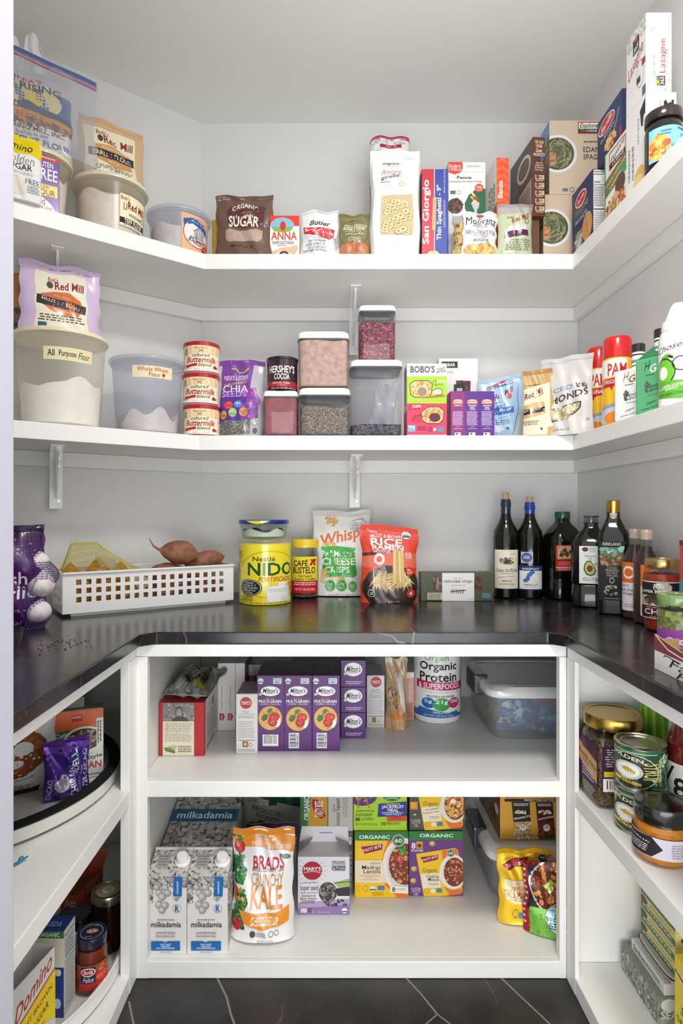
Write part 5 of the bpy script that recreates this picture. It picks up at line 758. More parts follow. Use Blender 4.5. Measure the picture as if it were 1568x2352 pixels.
pouch('cheese_crisps_bag', 'white pouch of parmesan cheese crisps with a bright green panel', 'snack bag', 500, 838, 60, None, .06, C_, 'eceae6', [('s', 610, 118, 38, 32, 60, 9, ['d8b070', 'c89a54', 'e8c88a']), ('e', 765, 142, 50, 44, 'eceae6'), ('o', 765, 142, 48, 42, .05, '3a3a3a'), ('o', 765, 142, 36, 32, .05, '3a3a3a'), ('t', 'CELLO', 738, 130, 790, 150, '2a2a2a', 'b'), ('t', 'PARMESAN', 730, 108, 800, 124, '2a2a2a', 'ba'), ('t', 'CHEESE', 738, 156, 792, 172, '2a2a2a', 'b'), ('t', 'Whisps', 540, 160, 812, 268, 'e0702a', 'Bk'), ('s', 590, 258, 40, 16, 20, 10, ['d8b070', 'e8c88a']), ('p', [546, 272, 640, 266, 752, 276, 758, 430, 740, 446, 640, 446, 550, 440], '3fae3f'), ('t', 'PARMESAN', 546, 292, 752, 328, 'f2f6ee', 'B'), ('t', 'CHEESE', 546, 334, 752, 376, 'f2f6ee', 'B'), ('t', 'CRISPS', 566, 384, 716, 420, 'f2f6ee', 'B'), ('s', 566, 440, 22, 40, 30, 9, ['d8b070', 'e8c88a']), ('s', 650, 456, 40, 14, 20, 9, ['d8b070', 'e8c88a']), ('e', 602, 494, 30, 32, '46b446'), ('e', 667, 494, 30, 32, '46b446'), ('e', 731, 498, 24, 32, '46b446'), ('t', '1g', 588, 474, 614, 494, 'f2f6ee', 'b'), ('t', 'Carbs', 586, 498, 618, 508, 'f2f6ee', 'i'), ('t', '13g', 648, 472, 684, 494, 'f2f6ee', 'b'), ('t', 'Protein', 648, 498, 686, 510, 'f2f6ee', 'i'), ('t', 'Gluten\nFree', 714, 486, 748, 506, 'f2f6ee', 'i'), ('l', 590, 540, 750, 548, 1, 'a8a6a2')], 'stand', yb=551, lean=3, seal='e4e2de', seed=71, c=c, wr=.002)
pouch('noodle_bag', 'red bag of rice ramen noodles with a picture of noodles lifted from a dark bowl', 'noodle bag', 775, 1112, 148, None, .065, C_, 'd8432f', [('r', 775, 300, 1116, 385, 'de6a50'), ('e', 955, 500, 172, 128, '2c2422'), ('e', 955, 440, 150, 62, '3a302c'), ('w', 955, 462, 120, 36, 140, 46, ['d8b878', 'c8a468', 'e8d098', 'a8844c']), ('p', [770, 305, 960, 290, 960, 300, 770, 326], '5a2a22'), ('p', [966, 288, 1030, 284, 1034, 470, 960, 480], 'd0ac6a'), ('n', [976, 290, 972, 474], 5, 'f0d8a0'), ('n', [992, 288, 990, 474], 5, 'b88a4a'), ('n', [1006, 288, 1006, 470], 5, 'f0d8a0'), ('n', [1020, 286, 1024, 468], 5, 'e0c084'), ('t', 'Organic', 812, 168, 876, 198, 'f6e6e0', 'iK'), ('t', 'MILLET & BROWN', 836, 200, 1014, 220, 'f6e6e0', 'b'), ('t', 'RICE', 836, 222, 1018, 262, 'f8f0ea', 'B'), ('t', 'RAMEN', 840, 260, 1028, 286, 'f8f0ea', 'B'), ('t', 'NOODLES', 845, 288, 950, 304, 'f8f0ea', 'b'), ('e', 1040, 196, 26, 22, 'e8efe6'), ('r', 1018, 196, 1062, 210, '2a6a4a'), ('t', 'USDA', 1024, 180, 1056, 194, '2a4a3a', 'b'), ('o', 880, 340, 34, 34, .5, 'f2d8d0'), ('e', 880, 340, 16, 15, 'e06a54'), ('t', 'LOTUS\nFOODS', 842, 380, 920, 416, 'f6ece6', ''), ('t', 'RICE IS LIFE', 845, 418, 914, 425, 'f0dcd4', ''), ('t', '12', 1046, 296, 1080, 318, 'f6e8e2', 'B'), ('t', 'PACK', 1048, 322, 1084, 332, 'f6e8e2', 'b'), ('e', 1066, 406, 24, 26, 'd03c2c'), ('t', '8g', 1052, 392, 1080, 406, 'f6e8e2', 'b'), ('l', 1048, 410, 1086, 422, 2, 'f0c8bc'), ('o', 836, 532, 20, 20, .14, 'e8e0da'), ('t', 'GF', 828, 524, 846, 540, 'e8e0da', 'B'), ('l', 816, 508, 858, 513, 1, 'e8e0da'), ('e', 1066, 532, 24, 24, 'c83a2e'), ('t', '4', 1058, 522, 1074, 544, 'f6e8e2', 'B'), ('t', 'NET WT 30oz (850g)', 902, 572, 1000, 582, 'c8beb8', '')], 'stand', yb=588, seal='e2594a', seed=72, c=c, wr=.0016, zz=lambda u: .008 - .014 * u)
box('cracker_box', 'low dark green box of crackers with a white sleeve and rounded windows', 'cracker box', 1130, 1548, 420, None, .06, C_, '4a5238', {'f': [('e', 1222, 480, 26, 46, '4a2e24'), ('s', 1222, 480, 22, 40, 24, 12, ['6a4230', '3a2018', '8a6a54']), ('e', 1226, 480, 8, 40, '8a8078'), ('e', 1462, 480, 22, 42, '4a2e24'), ('s', 1462, 480, 18, 36, 20, 12, ['6a4230', '3a2018']), ('r', 1252, 418, 1438, 590, 'eceae6'), ('t', 'lesley stowe', 1318, 446, 1374, 455, '4a4a48', ''), ('t', 'raincoast crisps', 1262, 458, 1428, 482, '26282a', 'b'), ('l', 1300, 490, 1392, 496, 1, '8a8a88'), ('n', [1300, 528, 1390, 520], 5, '26282a')] + [('n', [1310 + i * 13, 527, 1302 + i * 13 + 4, 514 + 26 * k], 4, '26282a') for i in range(6) for k in (0, 1)] + [('t', '5.3 oz (150 g)', 1390, 566, 1434, 574, '6a6a68', ''), ('r', 1166, 534, 1252, 574, 'c8bca4'), ('l', 1172, 540, 1246, 572, 4, '5a5040'), ('r', 1484, 536, 1530, 566, '5a7898'), ('n', [1134, 420, 1148, 500, 1136, 586], 3, '6a7252')]}, yb=582, c=c)
# ---------------------------------------------------------------- bottles in the corner
def bottle(nm, lab, cat, cx, yb, r, prof, mat='darkglass', rot=0, p=2., grp=None, n=48):
    t, Y = stand(nm, lab, cat, cx, yb, rot=rot, grp=grp, r=r); lath('glass_body', prof, mat, t, p=p, n=n); return t, Y
def winebottle(lab, cx, yb, cap, lab_its, z0, z1, caps0, top, ck):
    r = .0385; h = top
    t, Y = bottle('wine_bottle', lab, 'wine bottle', cx, yb, r, [(r * .9, 0), (r, .004), (r, .185), (r * .93, .205), (r * .62, .228), (.0165, .246), (.0145, .262), (.0145, h - .003)], grp='wine bottles')
    lath('foil_capsule', [(.0149, caps0), (.0152, caps0 + .002), (.0150, h - .022), (.0165, h - .020), (.0165, h - .012), (.015, h - .008), (.015, h), (.009, h)], 'gloss', t, cap, 32)
    lath('cork', [(.0098, h - .01), (.0105, h + ck), (.0085, h + ck + .002), (.001, h + ck + .002)], 'cork', t, n=24)
    cyl_label(t, r, z0, z1, -72, 50, *lab_its); return t, Y, r
winebottle('wine bottle with a cream label and navy capsule, cork pushed half in', 1161, 1375, '2a3350', ('ece4d0', [('o', 50, 50, 49, 49, .02, 'c8bc9c'), ('t', '2019', 62, 10, 80, 13, '6a6050', ''), ('p', [24, 30, 44, 20, 56, 20, 76, 32, 64, 38, 36, 38], 'b8ac90'), ('S', 24, 20, 74, 36, 40, 3, ['5a5040', '8a806a', '3a3428']), ('p', [40, 30, 50, 22, 60, 30, 60, 36, 40, 36], '4a4234'), ('t', 'Chateau Ste Michelle', 8, 48, 94, 57, '2a2622', 'i'), ('l', 20, 60, 80, 63, 1, '9a9280'), ('t', 'INDIAN WELLS', 16, 66, 84, 73, '4a4436', 'k'), ('t', 'MERLOT', 34, 78, 68, 82, '2a2622', 'b'), ('l', 24, 86, 78, 92, 2, 'a89e88')]), .030, .148, .215, .302, .019)
t, Y, r = winebottle('wine bottle with a bright blue capsule, white label and round medal sticker', 1216, 1376, '2348a8', ('eceae8', [('r', 0, 0, 100, 5, '26357a'), ('r', 0, 95, 100, 100, '26357a'), ('r', 0, 0, 4, 100, '26357a'), ('r', 96, 0, 100, 100, '26357a'), ('r', 0, 5, 100, 20, '26357a'), ('t', 'BAREFOOT', 18, 8, 82, 17, 'f0f0f4', 'b'), ('e', 44, 36, 9, 8, '4a70b0'), ('e', 38, 50, 7, 12, '4a70b0'), ('e', 30, 60, 9, 8, '4a70b0'), ('s', 52, 28, 9, 3, 10, 5, ['4a70b0']), ('t', 'MERLOT', 24, 74, 76, 81, '2a2a34', ''), ('l', 30, 86, 72, 89, 1, '8a8a92')]), .026, .100, .228, .293, .016)
cyl_label(t, r, .108, .142, -58, -4, 'c8c0b0', [('e', 50, 50, 48, 48, 'd0c8b8'), ('e', 50, 50, 43, 43, '3a5cae'), ('l', 22, 34, 80, 66, 4, 'e8ecf6')], 'medal_sticker', d=.0009)
def jug(nm, lab, cx, yb, r, h, capc, rot, its, lw, lz0, lz1, off):
    """big square-shouldered plastic oil jug"""
    t, Y = stand(nm, lab, 'oil jug', cx, yb, rot=rot, r=r * .9)
    lath('jug_body', [(r * .88, 0), (r * .98, .006), (r * .98, .055), (r * .95, .060), (r * .95, .066), (r, .072), (r, h - .095), (r * .96, h - .075), (r * .70, h - .052), (r * .42, h - .036), (.0185, h - .028), (.0185, h - .016)], 'darkglass', t, p=3.4, n=64)
    rlid('screw_cap', .0215, h - .020, h, 'gloss', t, capc, 30)
    flat_label(t, lw, lz1 - lz0, (off, -r * 1.0 - .0012, lz0), *its); return t, Y
jug('oil_jug', 'stout dark jug of olive oil with a green screw cap and red label', 1291, 1379, .052, .264, '1f4a38', 12, ('b8302c', [('r', 0, 0, 100, 100, 'b02a2a'), ('r', 4, 2, 96, 98, 'b8342e'), ('p', [8, 10, 80, 8, 84, 52, 8, 54], 'c8a878'), ('s', 40, 32, 24, 16, 40, 6, ['5a3a2a', '3a2a20', '8a6a4a']), ('e', 74, 26, 10, 8, '3a2a22'), ('t', 'KIRKLAND', 8, 3, 84, 8, 'f0e4d8', 'b'), ('r', 0, 56, 100, 60, '8a1c20'), ('l', 10, 64, 90, 80, 3, 'd88a80'), ('r', 0, 84, 100, 87, 'e8d0c4'), ('l', 10, 90, 80, 96, 2, 'e8d0c4')]), .068, .088, .165, -.022)
jug('oil_jug', 'dark oil jug with a black cap and white label showing half an avocado', 1357, 1398, .053, .252, '202122', -22, ('e9e8e4', [('r', 0, 0, 100, 100, 'eae9e6'), ('e', 24, 9, 13, 6, '6a3a3a'), ('t', 'CHOSEN\nFOODS', 40, 4, 66, 16, '4a3a3a', ''), ('t', 'avocado\noil', 22, 23, 66, 36, '3a4a32', ''), ('p', [30, 40, 46, 38, 60, 52, 68, 66, 62, 76, 46, 80, 28, 76, 18, 64, 20, 50], '3a5a2a'), ('p', [32, 43, 45, 41, 57, 53, 63, 66, 58, 73, 45, 76, 30, 72, 23, 63, 24, 51], 'b8cc6a'), ('e', 43, 60, 12, 9, '7a4a2a'), ('l', 60, 46, 92, 52, 2, '5a5a52'), ('t', 'NET 2 LITERS', 14, 84, 68, 88, '4a4a44', ''), ('r', 68, 86, 96, 94, '5a708a'), ('l', 12, 90, 60, 94, 1, '8a8a84')]), .062, .068, .170, .0)
t, Y = stand('oil_bottle', 'tall square dark bottle of olive oil with a gold cap and a black picture label', 'oil bottle', 1408, 1414, rot=-24, r=.036)
r = .0375; h = .293
lath('glass_body', [(r * .9, 0), (r, .005), (r, h - .10), (r * .95, h - .085), (r * .62, h - .062), (.0165, h - .045), (.0155, h - .03)], 'darkglass', t, p=5, n=64)
lath('gold_capsule', [(.0165, h - .052), (.0170, h - .050), (.0160, h - .026), (.0165, h - .024), (.0165, h - .002), (.014, h), (.001, h)], 'metal', t, 'c8a04a', 40)
cyl_label(t, .0172, h - .052, h - .033, -35, 70, 'd8cfae', [('o', 64, 50, 20, 40, .2, '8a8468'), ('l', 8, 30, 34, 70, 2, '8a8468')], 'neck_seal')
flat_label(t, .058, .150, (-.004, -r - .0012, .038), '1c1e1c', [('r', 0, 0, 100, 9, '201c1c'), ('t', 'KIRKLAND', 14, 2, 86, 7, 'e0cfc0', 'b'), ('r', 4, 10, 96, 34, '4a7a6a'), ('S', 4, 22, 96, 40, 60, 9, ['6a3a34', '8a5a44', '4a5a34', 'b08a5a']), ('S', 4, 10, 96, 20, 14, 10, ['a8c8c0', '7aa890']), ('t', 'COLD\nPRESSED\nEXTRA\nVIRGIN', 24, 43, 78, 60, 'b8b4a4', ''), ('o', 50, 66, 10, 5, .3, 'c0b890'), ('s', 50, 84, 32, 10, 26, 5, ['8a8878', 'b0ac98']), ('l', 20, 96, 90, 98, 1, 'a8a494')])
def vinegar(lab, cx, yb, rot, dr):
    t, Y = stand('vinegar_bottle', lab, 'vinegar bottle', cx, yb, rot=rot, grp='orange-labelled vinegar bottles', r=.027); r = .0285; h = .222
    lath('glass_body', [(r * .9, 0), (r, .004), (r, h - .085), (r * .94, h - .070), (.0135, h - .045), (.0128, h - .020)], 'glass', t, n=44, cap=False)
    lath('contents', [(r * .85, .002), (r * .95, .006), (r * .95, h - .086), (r * .88, h - .072), (.0122, h - .047), (.0118, h - .040)], 'gloss', t, '3f1f1c', 44)
    lath('stopper', [(.0130, h - .024), (.0138, h - .022), (.0138, h - .012), (.0142, h - .011), (.0142, h - .001), (.001, h)], 'gloss', t, 'cdb4a4', 32)
    cyl_label(t, r, .022, h - .082, -82, 40, 'e4e0e2', [('r', 0, 0, 100, 42, 'e0702a'), ('o', 48, 21, 26, 13, .34, 'f4ece6'), ('t', 'organic', 8, 46, 52, 51, '3a3638', ''), ('t', 'aged sherry\nvinegar', 4, 54, 88, 69, '2a2628', ''), ('l', 30, 86, 90, 95, 2, '9a9698'), ('L', 92, 46, 98, 96, 1, '5a5658')])
vinegar('orange-labelled vinegar bottle nearer the gold-capped oil bottle', 1458, 1425, -34, 0)
vinegar('orange-labelled vinegar bottle touching the jar of red sauce', 1484, 1437, 30, 1)
t, Y = stand('sauce_jar', 'large jar of red chili sauce with a gold lid and black label', 'jar', 1520, 1455, rot=-24, r=.036)
r = .0385; h = ZZ(1283, Y) - C_
lath('glass_body', [(r * .82, 0), (r * .93, .006), (r, .030), (r, h - .042), (r * .93, h - .030), (r * .84, h - .018)], 'glass', t, n=48, cap=False)
lath('contents', [(r * .78, .002), (r * .90, .007), (r * .965, .030), (r * .965, h - .043), (r * .90, h - .033)], 'salsa', t, n=48)
rlid('lid', r * .92, h - .019, h, 'metal', t, 'c8b074')
cyl_label(t, r * 1.008, .030, h - .048, -88, 82, '231f22', [('r', 0, 0, 100, 3, 'e0d8d0'), ('e', 50, 16, 17, 15, '2a2628'), ('o', 50, 16, 16, 14, .1, 'd8d0c8'), ('s', 50, 17, 11, 8, 16, 6, ['e0dad2', 'b8b0a8']), ('t', 'JASPER BROS. FOODS', 6, 24, 94, 34, 'f0eae4', 'b'), ('r', 0, 38, 100, 66, 'c8b896'), ('s', 50, 50, 34, 9, 50, 6, ['5a4a38', '8a7858', '3a3026']), ('r', 0, 68, 100, 92, '45202a'), ('t', 'CHILI SAUCE', 16, 74, 130, 89, 'f2ece6', 'b'), ('l', 20, 69.5, 84, 72, 1, 'd8c8c8'), ('l', 26, 94, 80, 97, 1, 'c8c0b8'), ('r', 0, 98, 100, 100, 'e0d8d0')])
t = empty('caper_jar', 'small jar of green capers with purple label behind the white card tray', 'jar', (.605, 1.065, C_), 0)
r = .031; h = ZZ(1364, 1.065) - C_
lath('glass_body', [(r * .9, 0), (r, .004), (r, h - .032), (r * .9, h - .022), (r * .88, h - .014)], 'glass', t, n=44, cap=False)
lath('contents', [(r * .86, .002), (r * .955, .006), (r * .955, h - .034), (r * .9, h - .028)], 'capers', t, n=44)
rlid('lid', r * .97, h - .018, h, 'gloss', t, '6f8f56')
cyl_label(t, r * 1.01, .012, .058, -100, 90, '8a3f98', [('r', 0, 66, 100, 100, '66702c'), ('r', 0, 60, 100, 66, 'a878b8'), ('t', 'Organic', 22, 26, 70, 54, 'f2eaf4', 'b'), ('t', 'Capers', 26, 72, 62, 94, 'd0d488', 'i'), ('r', 0, 40, 18, 100, 'e4e2e0'), ('l', 2, 46, 16, 94, 5, '4a4a48')])
# card tray
w = .20; t = boxw('card_tray', 'white and dark red card tray with black script lettering at the worktop edge', 'tray', (.5585, .912, C_), .040, w, .010, 0, 'b08e62', None)
m = MB(); N = 16; zt = lambda u: .058 - .022 * (1 - (1 - u) ** 2)
S = lambda u, v, e: (-.0202 - e, w / 2 - u * w, v * zt(u))
m.grid(lambda u, v: S(u, v, 0), [i / N for i in range(N + 1)], [0, 1], 'e8e4de'); m.grid(lambda u, v: S(u, v, -.0025), [i / N for i in range(N + 1)], [0, 1], 'b08e62', flip=True)
for i in range(N): m.face([S(i / N, 1, 0), S((i + 1) / N, 1, 0), S((i + 1) / N, 1, -.0025), S(i / N, 1, -.0025)], 'b08e62')
m.face([S(0, 0, 0), S(0, 1, 0), S(0, 1, -.0025), S(0, 0, -.0025)][::-1], 'b89a70')
us = [i / N for i in range(1, N)]
art(m, S, w / .05, [('p', [0, 0, 100, 0, 100, 12, 30, 34, 0, 46], '7a2a30'), ('p', [0, 2, 20, 22, 50, 22, 100, 8, 100, 4, 50, 17, 20, 17, 4, 0], 'e8ddd0'), ('t', 'Fall', 22, 40, 62, 72, '2a2628', 'i'), ('n', [14, 52, 16, 44, 22, 41, 36, 46], .8, '2a2628'), ('t', 'Feast', 32, 74, 92, 98, '2a2628', 'i')], us, None, sm=False); m.build('front_panel', 'card', t)
m = MB(); m.box(-.02, .02, w / 2 - .0025, w / 2, .0, .050, 'b08e62'); m.build('end_panel', 'card', t)
boxw('carton', 'red and teal carton half out of sight behind the chili sauce jar', 'carton', (.733, 1.21, C_), .05, .05, .205, 0, 'd8402e', {'l': [('r', 0, 40, 100, 100, '3a9aa8'), ('s', 50, 60, 30, 16, 16, 16, ['e8d8a0', '2a6a7a']), ('r', 0, 0, 100, 5, '7a1a1a')], 'f': [('r', 0, 40, 100, 100, '3a9aa8')]})
m = MB(); rnd = random.Random(5)
for i in range(70):
    x, y = rnd.gauss(-.545, .03), rnd.gauss(1.19, .035); q = rnd.uniform(.0006, .0022); m.box(x, x + q * 1.6, y, y + q, C_, C_ + q * .5, rnd.choice(['6a3a24', '3a2a20', '8a4a30']))
cr0 = m.build('crumbs', 'matte'); tag(cr0, 'scatter of brown onion-skin crumbs on the worktop below the garlic', 'crumbs'); cr0['kind'] = 'stuff'
# ---------------------------------------------------------------- back cabinet, upper shelf
c = KN
o = box('tea_box', 'large red box with a portrait panel, leaning shelfward under the crinkly packet', 'box', 106, 410, 395, None, .175, U_, 'b5262c', {'f': [('r', 98, 395, 410, 760, 'b8282e'), ('r', 130, 400, 342, 524, '8a8884'), ('S', 130, 402, 342, 520, 120, 5, ['6a6864', 'b4b2ae', '56544f', 'cac8c4']), ('e', 240, 456, 26, 34, '4a4846'), ('e', 240, 462, 20, 28, '9a948e'), ('p', [186, 522, 200, 500, 226, 488, 256, 488, 290, 500, 306, 522], '4f5050'), ('n', [228, 470, 240, 474, 252, 470], 3, 'e8e4e0'), ('r', 130, 522, 342, 756, 'e4dfc6'), ('l', 140, 535, 334, 600, 6, 'b8ac90'), ('l', 140, 606, 334, 664, 5, 'b8ac90'), ('l', 230, 690, 330, 736, 4, '6a6450'), ('p', [168, 690, 224, 684, 222, 712, 190, 716], 'b8bcb4'), ('p', [136, 700, 180, 700, 214, 722, 212, 740, 150, 724], '5f7a34'), ('p', [144, 706, 180, 706, 208, 724], '8aa84a')], 'r': [('r', 0, 0, 100, 100, 'd8d4cc'), ('r', 0, 0, 8, 100, 'b8282e'), ('t', 'Organic Rice', 14, 10, 80, 20, '8a867e', 'k'), ('l', 14, 30, 92, 84, 14, '8a8882'), ('e', 60, 20, 10, 8, '6a7a5a'), ('r', 14, 88, 70, 96, '9a968e')]}, yb=757, c=c, rot=0)
Yr, zr = Yof(U_, 1735.), U_ + (ZZ(395 / 2.9585 + 1480, Yof(U_, 1735.9)) - U_)
pk = pouchw('noodle_packet', 'crinkly clear and grey packet lying on top of the red box', 'packet', (XX(418, 1.50) + .012, 1.475, o.location.z + o.bound_box[1][2] + .013), .115, .165, .034, (RD(-82), 0, RD(-8)), '9a9a90', [('r', 20, 30, 80, 60, '5a5a54'), ('t', 'TOFU', 28, 36, 70, 50, 'd8d8d0', 'b'), ('r', 62, 72, 88, 88, 'd8c83a'), ('L', 20, 70, 56, 96, 6, 'd8d8d4'), ('S', 0, 84, 100, 100, 26, 3, ['e4e4e0', 'c4c4be', 'f0f0ec'])], 'pillow', 'foil', seed=81, wr=.005, seal='c8c8c4')
zs = [0]
for i, (x0, x1, lb) in enumerate(((503, 565, 'first of the narrow white curry boxes beside the red box, standing spine out'), (560, 625, 'second narrow white curry box standing spine out'), (623, 690, 'third narrow white curry box, its spine mostly behind the cracker box'))):
    box('curry_box', lb, 'curry box', x0, x1 - 3, 128, None, .15, U_, 'd8d6d4', {'f': [('t', 'RAJMA MASALA', x0 + 22, 280, x0 + 36, 438, '6a6664', 'v'), ('p', [x0 + 12, 468, x0 + 38, 468, x0 + 48, 490, x0 + 38, 516, x0 + 12, 516], 'a8202c'), ('t', 'kohinoor', x0 + 20, 474, x0 + 32, 512, 'f4e8e6', 'bv')] if i < 2 else [], 'r': [('r', 0, 0, 100, 100, '8a2430')]}, yb=585, c=c, grp='narrow white curry boxes')
box('cracker_box', 'pale box of wholegrain crackers wedged behind the small white cracker box', 'cracker box', 692, 985, 140, 1.70, .13, U_, 'd6d4d2', {'f': [('t', 'WHOLE\nGRAIN\nSTRONG', 724, 152, 800, 200, '4a4846', ''), ('r', 700, 210, 980, 300, '9a4a40')]}, c=c, flap='8a8a88')
SEALS = lambda x, y: [('r', x, y, x + 40, y + 40, '9a7a3a'), ('e', x + 20, y + 20, 8, 8, 'e8d8a0'), ('o', x + 56, y + 24, 12, 12, .2, '4a4a48')]
box('cracker_box', 'small white cracker box with a round red badge in front of the white curry boxes', 'cracker box', 628, 772, 338, None, .11, U_, 'dddbd9', {'f': [('e', 694, 398, 40, 40, 'b8302e'), ('t', 'MARY\'S', 664, 386, 726, 404, 'f4ece6', 'B'), ('l', 664, 406, 726, 412, 1, 'f0d8d0'), ('t', 'Classic', 674, 450, 716, 464, '8a8684', ''), ('n', [644, 476, 686, 474, 694, 468, 702, 474, 752, 476], 2, '5a5856'), ('l', 642, 486, 754, 508, 2, 'a8a6a4'), ('l', 636, 524, 760, 642, 8, 'b4b2b0'), ('r', 642, 650, 756, 653, '5a5856')] + SEALS(670, 658) + [('l', 640, 712, 764, 732, 2, 'a8a6a4')]}, yb=742, c=c, flap='a4a29e')
def milton(x0, x1, lb, dy=0, bar=0, col='5d2a72'):
    w = x1 - x0; mx = (x0 + x1) / 2 - 4; cy = 500 + dy
    A = [('e', x0 + 26, 250, 20, 20, 'e4ece6'), ('r', x0 + 6, 252, x0 + 46, 260, '2e7a5a'), ('t', 'USDA', x0 + 13, 240, x0 + 39, 249, '2a4a3a', 'b'), ('r', x1 - 76, 230, x1 - 20, 268, 'dfe6e2'), ('t', 'NON\nGMO', x1 - 70, 234, x1 - 28, 264, '3a6a80', 'B'), ('e', mx + 2, 318, 66, 34, 'e8e4ea'), ('e', mx + 2, 318, 62, 30, 'f4f2f2'), ('t', 'Milton\'s', mx - 50, 298, mx + 56, 330, '26222a', 'Bi'), ('l', mx - 30, 332, mx + 34, 340, 1, '4a464c'), ('e', mx - 66, 340, 12, 8, 'c8d4a0'), ('t', 'Organic', mx - 30, 360, mx + 32, 376, 'd89a4a', 'i'), ('t', 'MULTI-GRAIN', mx - 76, 376, mx + 76, 398, 'f2eef4', 'B'), ('t', 'GOURMET CRACKERS', mx - 68, 402, mx + 70, 412, 'd8cce0', 'b'), ('e', mx + 2, cy, 80, 82, 'd8a04e'), ('e', mx + 2, cy, 76, 78, 'e0ae5c'), ('s', mx + 2, cy, 66, 68, 60, 4, ['b8803a', '6a4426', 'ecc684', '3a2a1e']), ('e', mx + 50, cy + 18, 22, 44, 'f2ece2'), ('e', mx + 18, cy + 24, 32, 34, 'b8281e'), ('e', mx + 30, cy - 10, 36, 30, 'c4342a'), ('s', mx + 30, cy - 10, 22, 18, 8, 7, ['e87a5a', 'd8504a']), ('s', mx + 18, cy + 24, 18, 18, 8, 6, ['e87a5a', 'd8504a']), ('p', [mx - 62, cy + 4, mx - 40, cy - 26, mx - 10, cy - 22, mx - 20, cy + 10, mx - 44, cy + 22], '3f6a34'), ('p', [mx - 20, cy - 50, mx, cy - 68, mx + 18, cy - 60, mx + 4, cy - 34, mx - 14, cy - 32], '4f7f3c'), ('n', [mx - 60, cy + 6, mx - 16, cy - 16], 2, '8aac6a')]
    A += [('k', x0 + 40, 612 + dy, x0 + 146, 690 + dy), ('t', 'ITEM# 1139873', x0 + 52, 615 + dy, x0 + 136, 624 + dy, '3a3840', 'b')] if not bar else [('r', x0 + 30, 600, x0 + 100, 705, 'e4e0e6')] + [('r', x0 + 36, 606 + q * 6.2, x0 + 80, 606 + q * 6.2 + 1.5 + (q * 7 % 4), '2a2630') for q in range(14)] + [('t', 'ITEM# 1139873', x0 + 84, 612, x0 + 96, 694, '3a3840', 'bv')]
    return box('cracker_box', lb, 'cracker box', x0, x1, 212, None, .145, U_, col, {'f': A, 't': [('r', 0, 0, 100, 100, '4a3a54'), ('t', 'Milton\'s', 16, 50, 50, 74, '7a6a80', 'v'), ('t', 'MULTI-GRAIN', 62, 14, 76, 80, '7a6a80', 'v')], 'l': [('r', 0, 0, 100, 100, '6a3482'), ('r', 60, 30, 97, 90, 'c8bcd0'), ('l', 62, 34, 95, 86, 10, '5a4a68')]}, yb=724, c=c, grp='purple boxes of multigrain crackers')
milton(768, 955, 'purple multigrain cracker box with a barcode lying flat, beside the small white cracker box')
milton(955, 1142, 'purple multigrain cracker box between its two twins', 6, 1)
milton(1144, 1332, 'purple multigrain cracker box nearest the stacked purple boxes', 4, 1)
Ym = Yof(U_, 638 / 2.9585 + 1480); zt = [ZZ(v / 2.9585 + 1480, Ym) for v in (640, 468, 294, 112)]
for i in range(3):
    za, zb = zt[i], zt[i + 1]; x0, x1 = XX(1338 / 2.9585 + 330, Ym), XX(1508 / 2.9585 + 330, Ym)
    boxw('cracker_box', ('lowest of the three small purple boxes stacked on their sides', 'middle one of the three small purple boxes stacked on their sides', 'uppermost of the three small purple boxes stacked on their sides')[i], 'cracker box', ((x0 + x1) / 2, Ym + .07, U_ + (za - zt[0]) + .0004 * i), x1 - x0, .14, zb - za - .0004, 0, '5b2a74', {'f': [('e', 50, 34, 36, 26, 'e8e4ea'), ('e', 50, 34, 34, 23.5, 'f4f2f2'), ('t', 'Milton\'s', 22, 20, 80, 44, '26222a', 'Bi'), ('l', 34, 45, 70, 50, 1, '5a565c'), ('e', 18, 50, 6, 6, 'c8d4a0'), ('l', 18, 78, 86, 92, 2, 'd0c4d8')], 't': [('r', 0, 0, 100, 100, '4a3a54')]}, grp='small purple cracker boxes in a stack')
c = KO
box('cracker_box', 'narrow white seaweed cracker box with a red badge next to the stacked purple boxes', 'cracker box', 180, 298, 180, None, .12, U_, 'dcdad8', {'f': [('e', 242, 222, 36, 36, 'a8282e'), ('t', 'MARY\'S', 214, 212, 270, 228, 'f4ece6', 'B'), ('l', 214, 230, 270, 236, 1, 'f0d8d0'), ('t', 'Seaweed &\nBlack Sesame', 206, 266, 276, 292, '4a4846', ''), ('n', [194, 304, 234, 302, 242, 296, 250, 302, 290, 304], 2, '4a4846'), ('l', 192, 312, 288, 334, 2, '8a8886'), ('l', 188, 340, 292, 440, 8, 'b4b2b0'), ('r', 192, 448, 288, 451, '4a4846'), ('r', 216, 456, 242, 492, '9a7a3a'), ('o', 260, 482, 10, 10, .2, '4a4a48'), ('l', 190, 502, 292, 520, 2, 'a8a6a4')]}, yb=525, c=c, flap='a4a29e')
pouch('crisp_bag', 'crumpled tan and clear bag with an orange stripe beside the white seaweed box', 'snack bag', 304, 450, 60, None, .05, U_, 'b89a74', [('p', [330, 60, 345, 70, 420, 200, 440, 400, 420, 420, 384, 270], 'd8d4ce'), ('p', [340, 90, 380, 130, 396, 170, 380, 178, 350, 130], 'd8843a'), ('s', 350, 320, 40, 70, 40, 10, ['9a7a58', '7a6044', 'c4a888']), ('p', [304, 416, 444, 420, 442, 444, 380, 452, 308, 440], 'e08a3a'), ('p', [306, 446, 444, 450, 440, 540, 308, 540], 'd4a878'), ('p', [386, 300, 402, 300, 408, 420, 390, 420], 'd8a06a')], 'stand', yb=524, seed=85, c=c, wr=.004, pinch=.12)
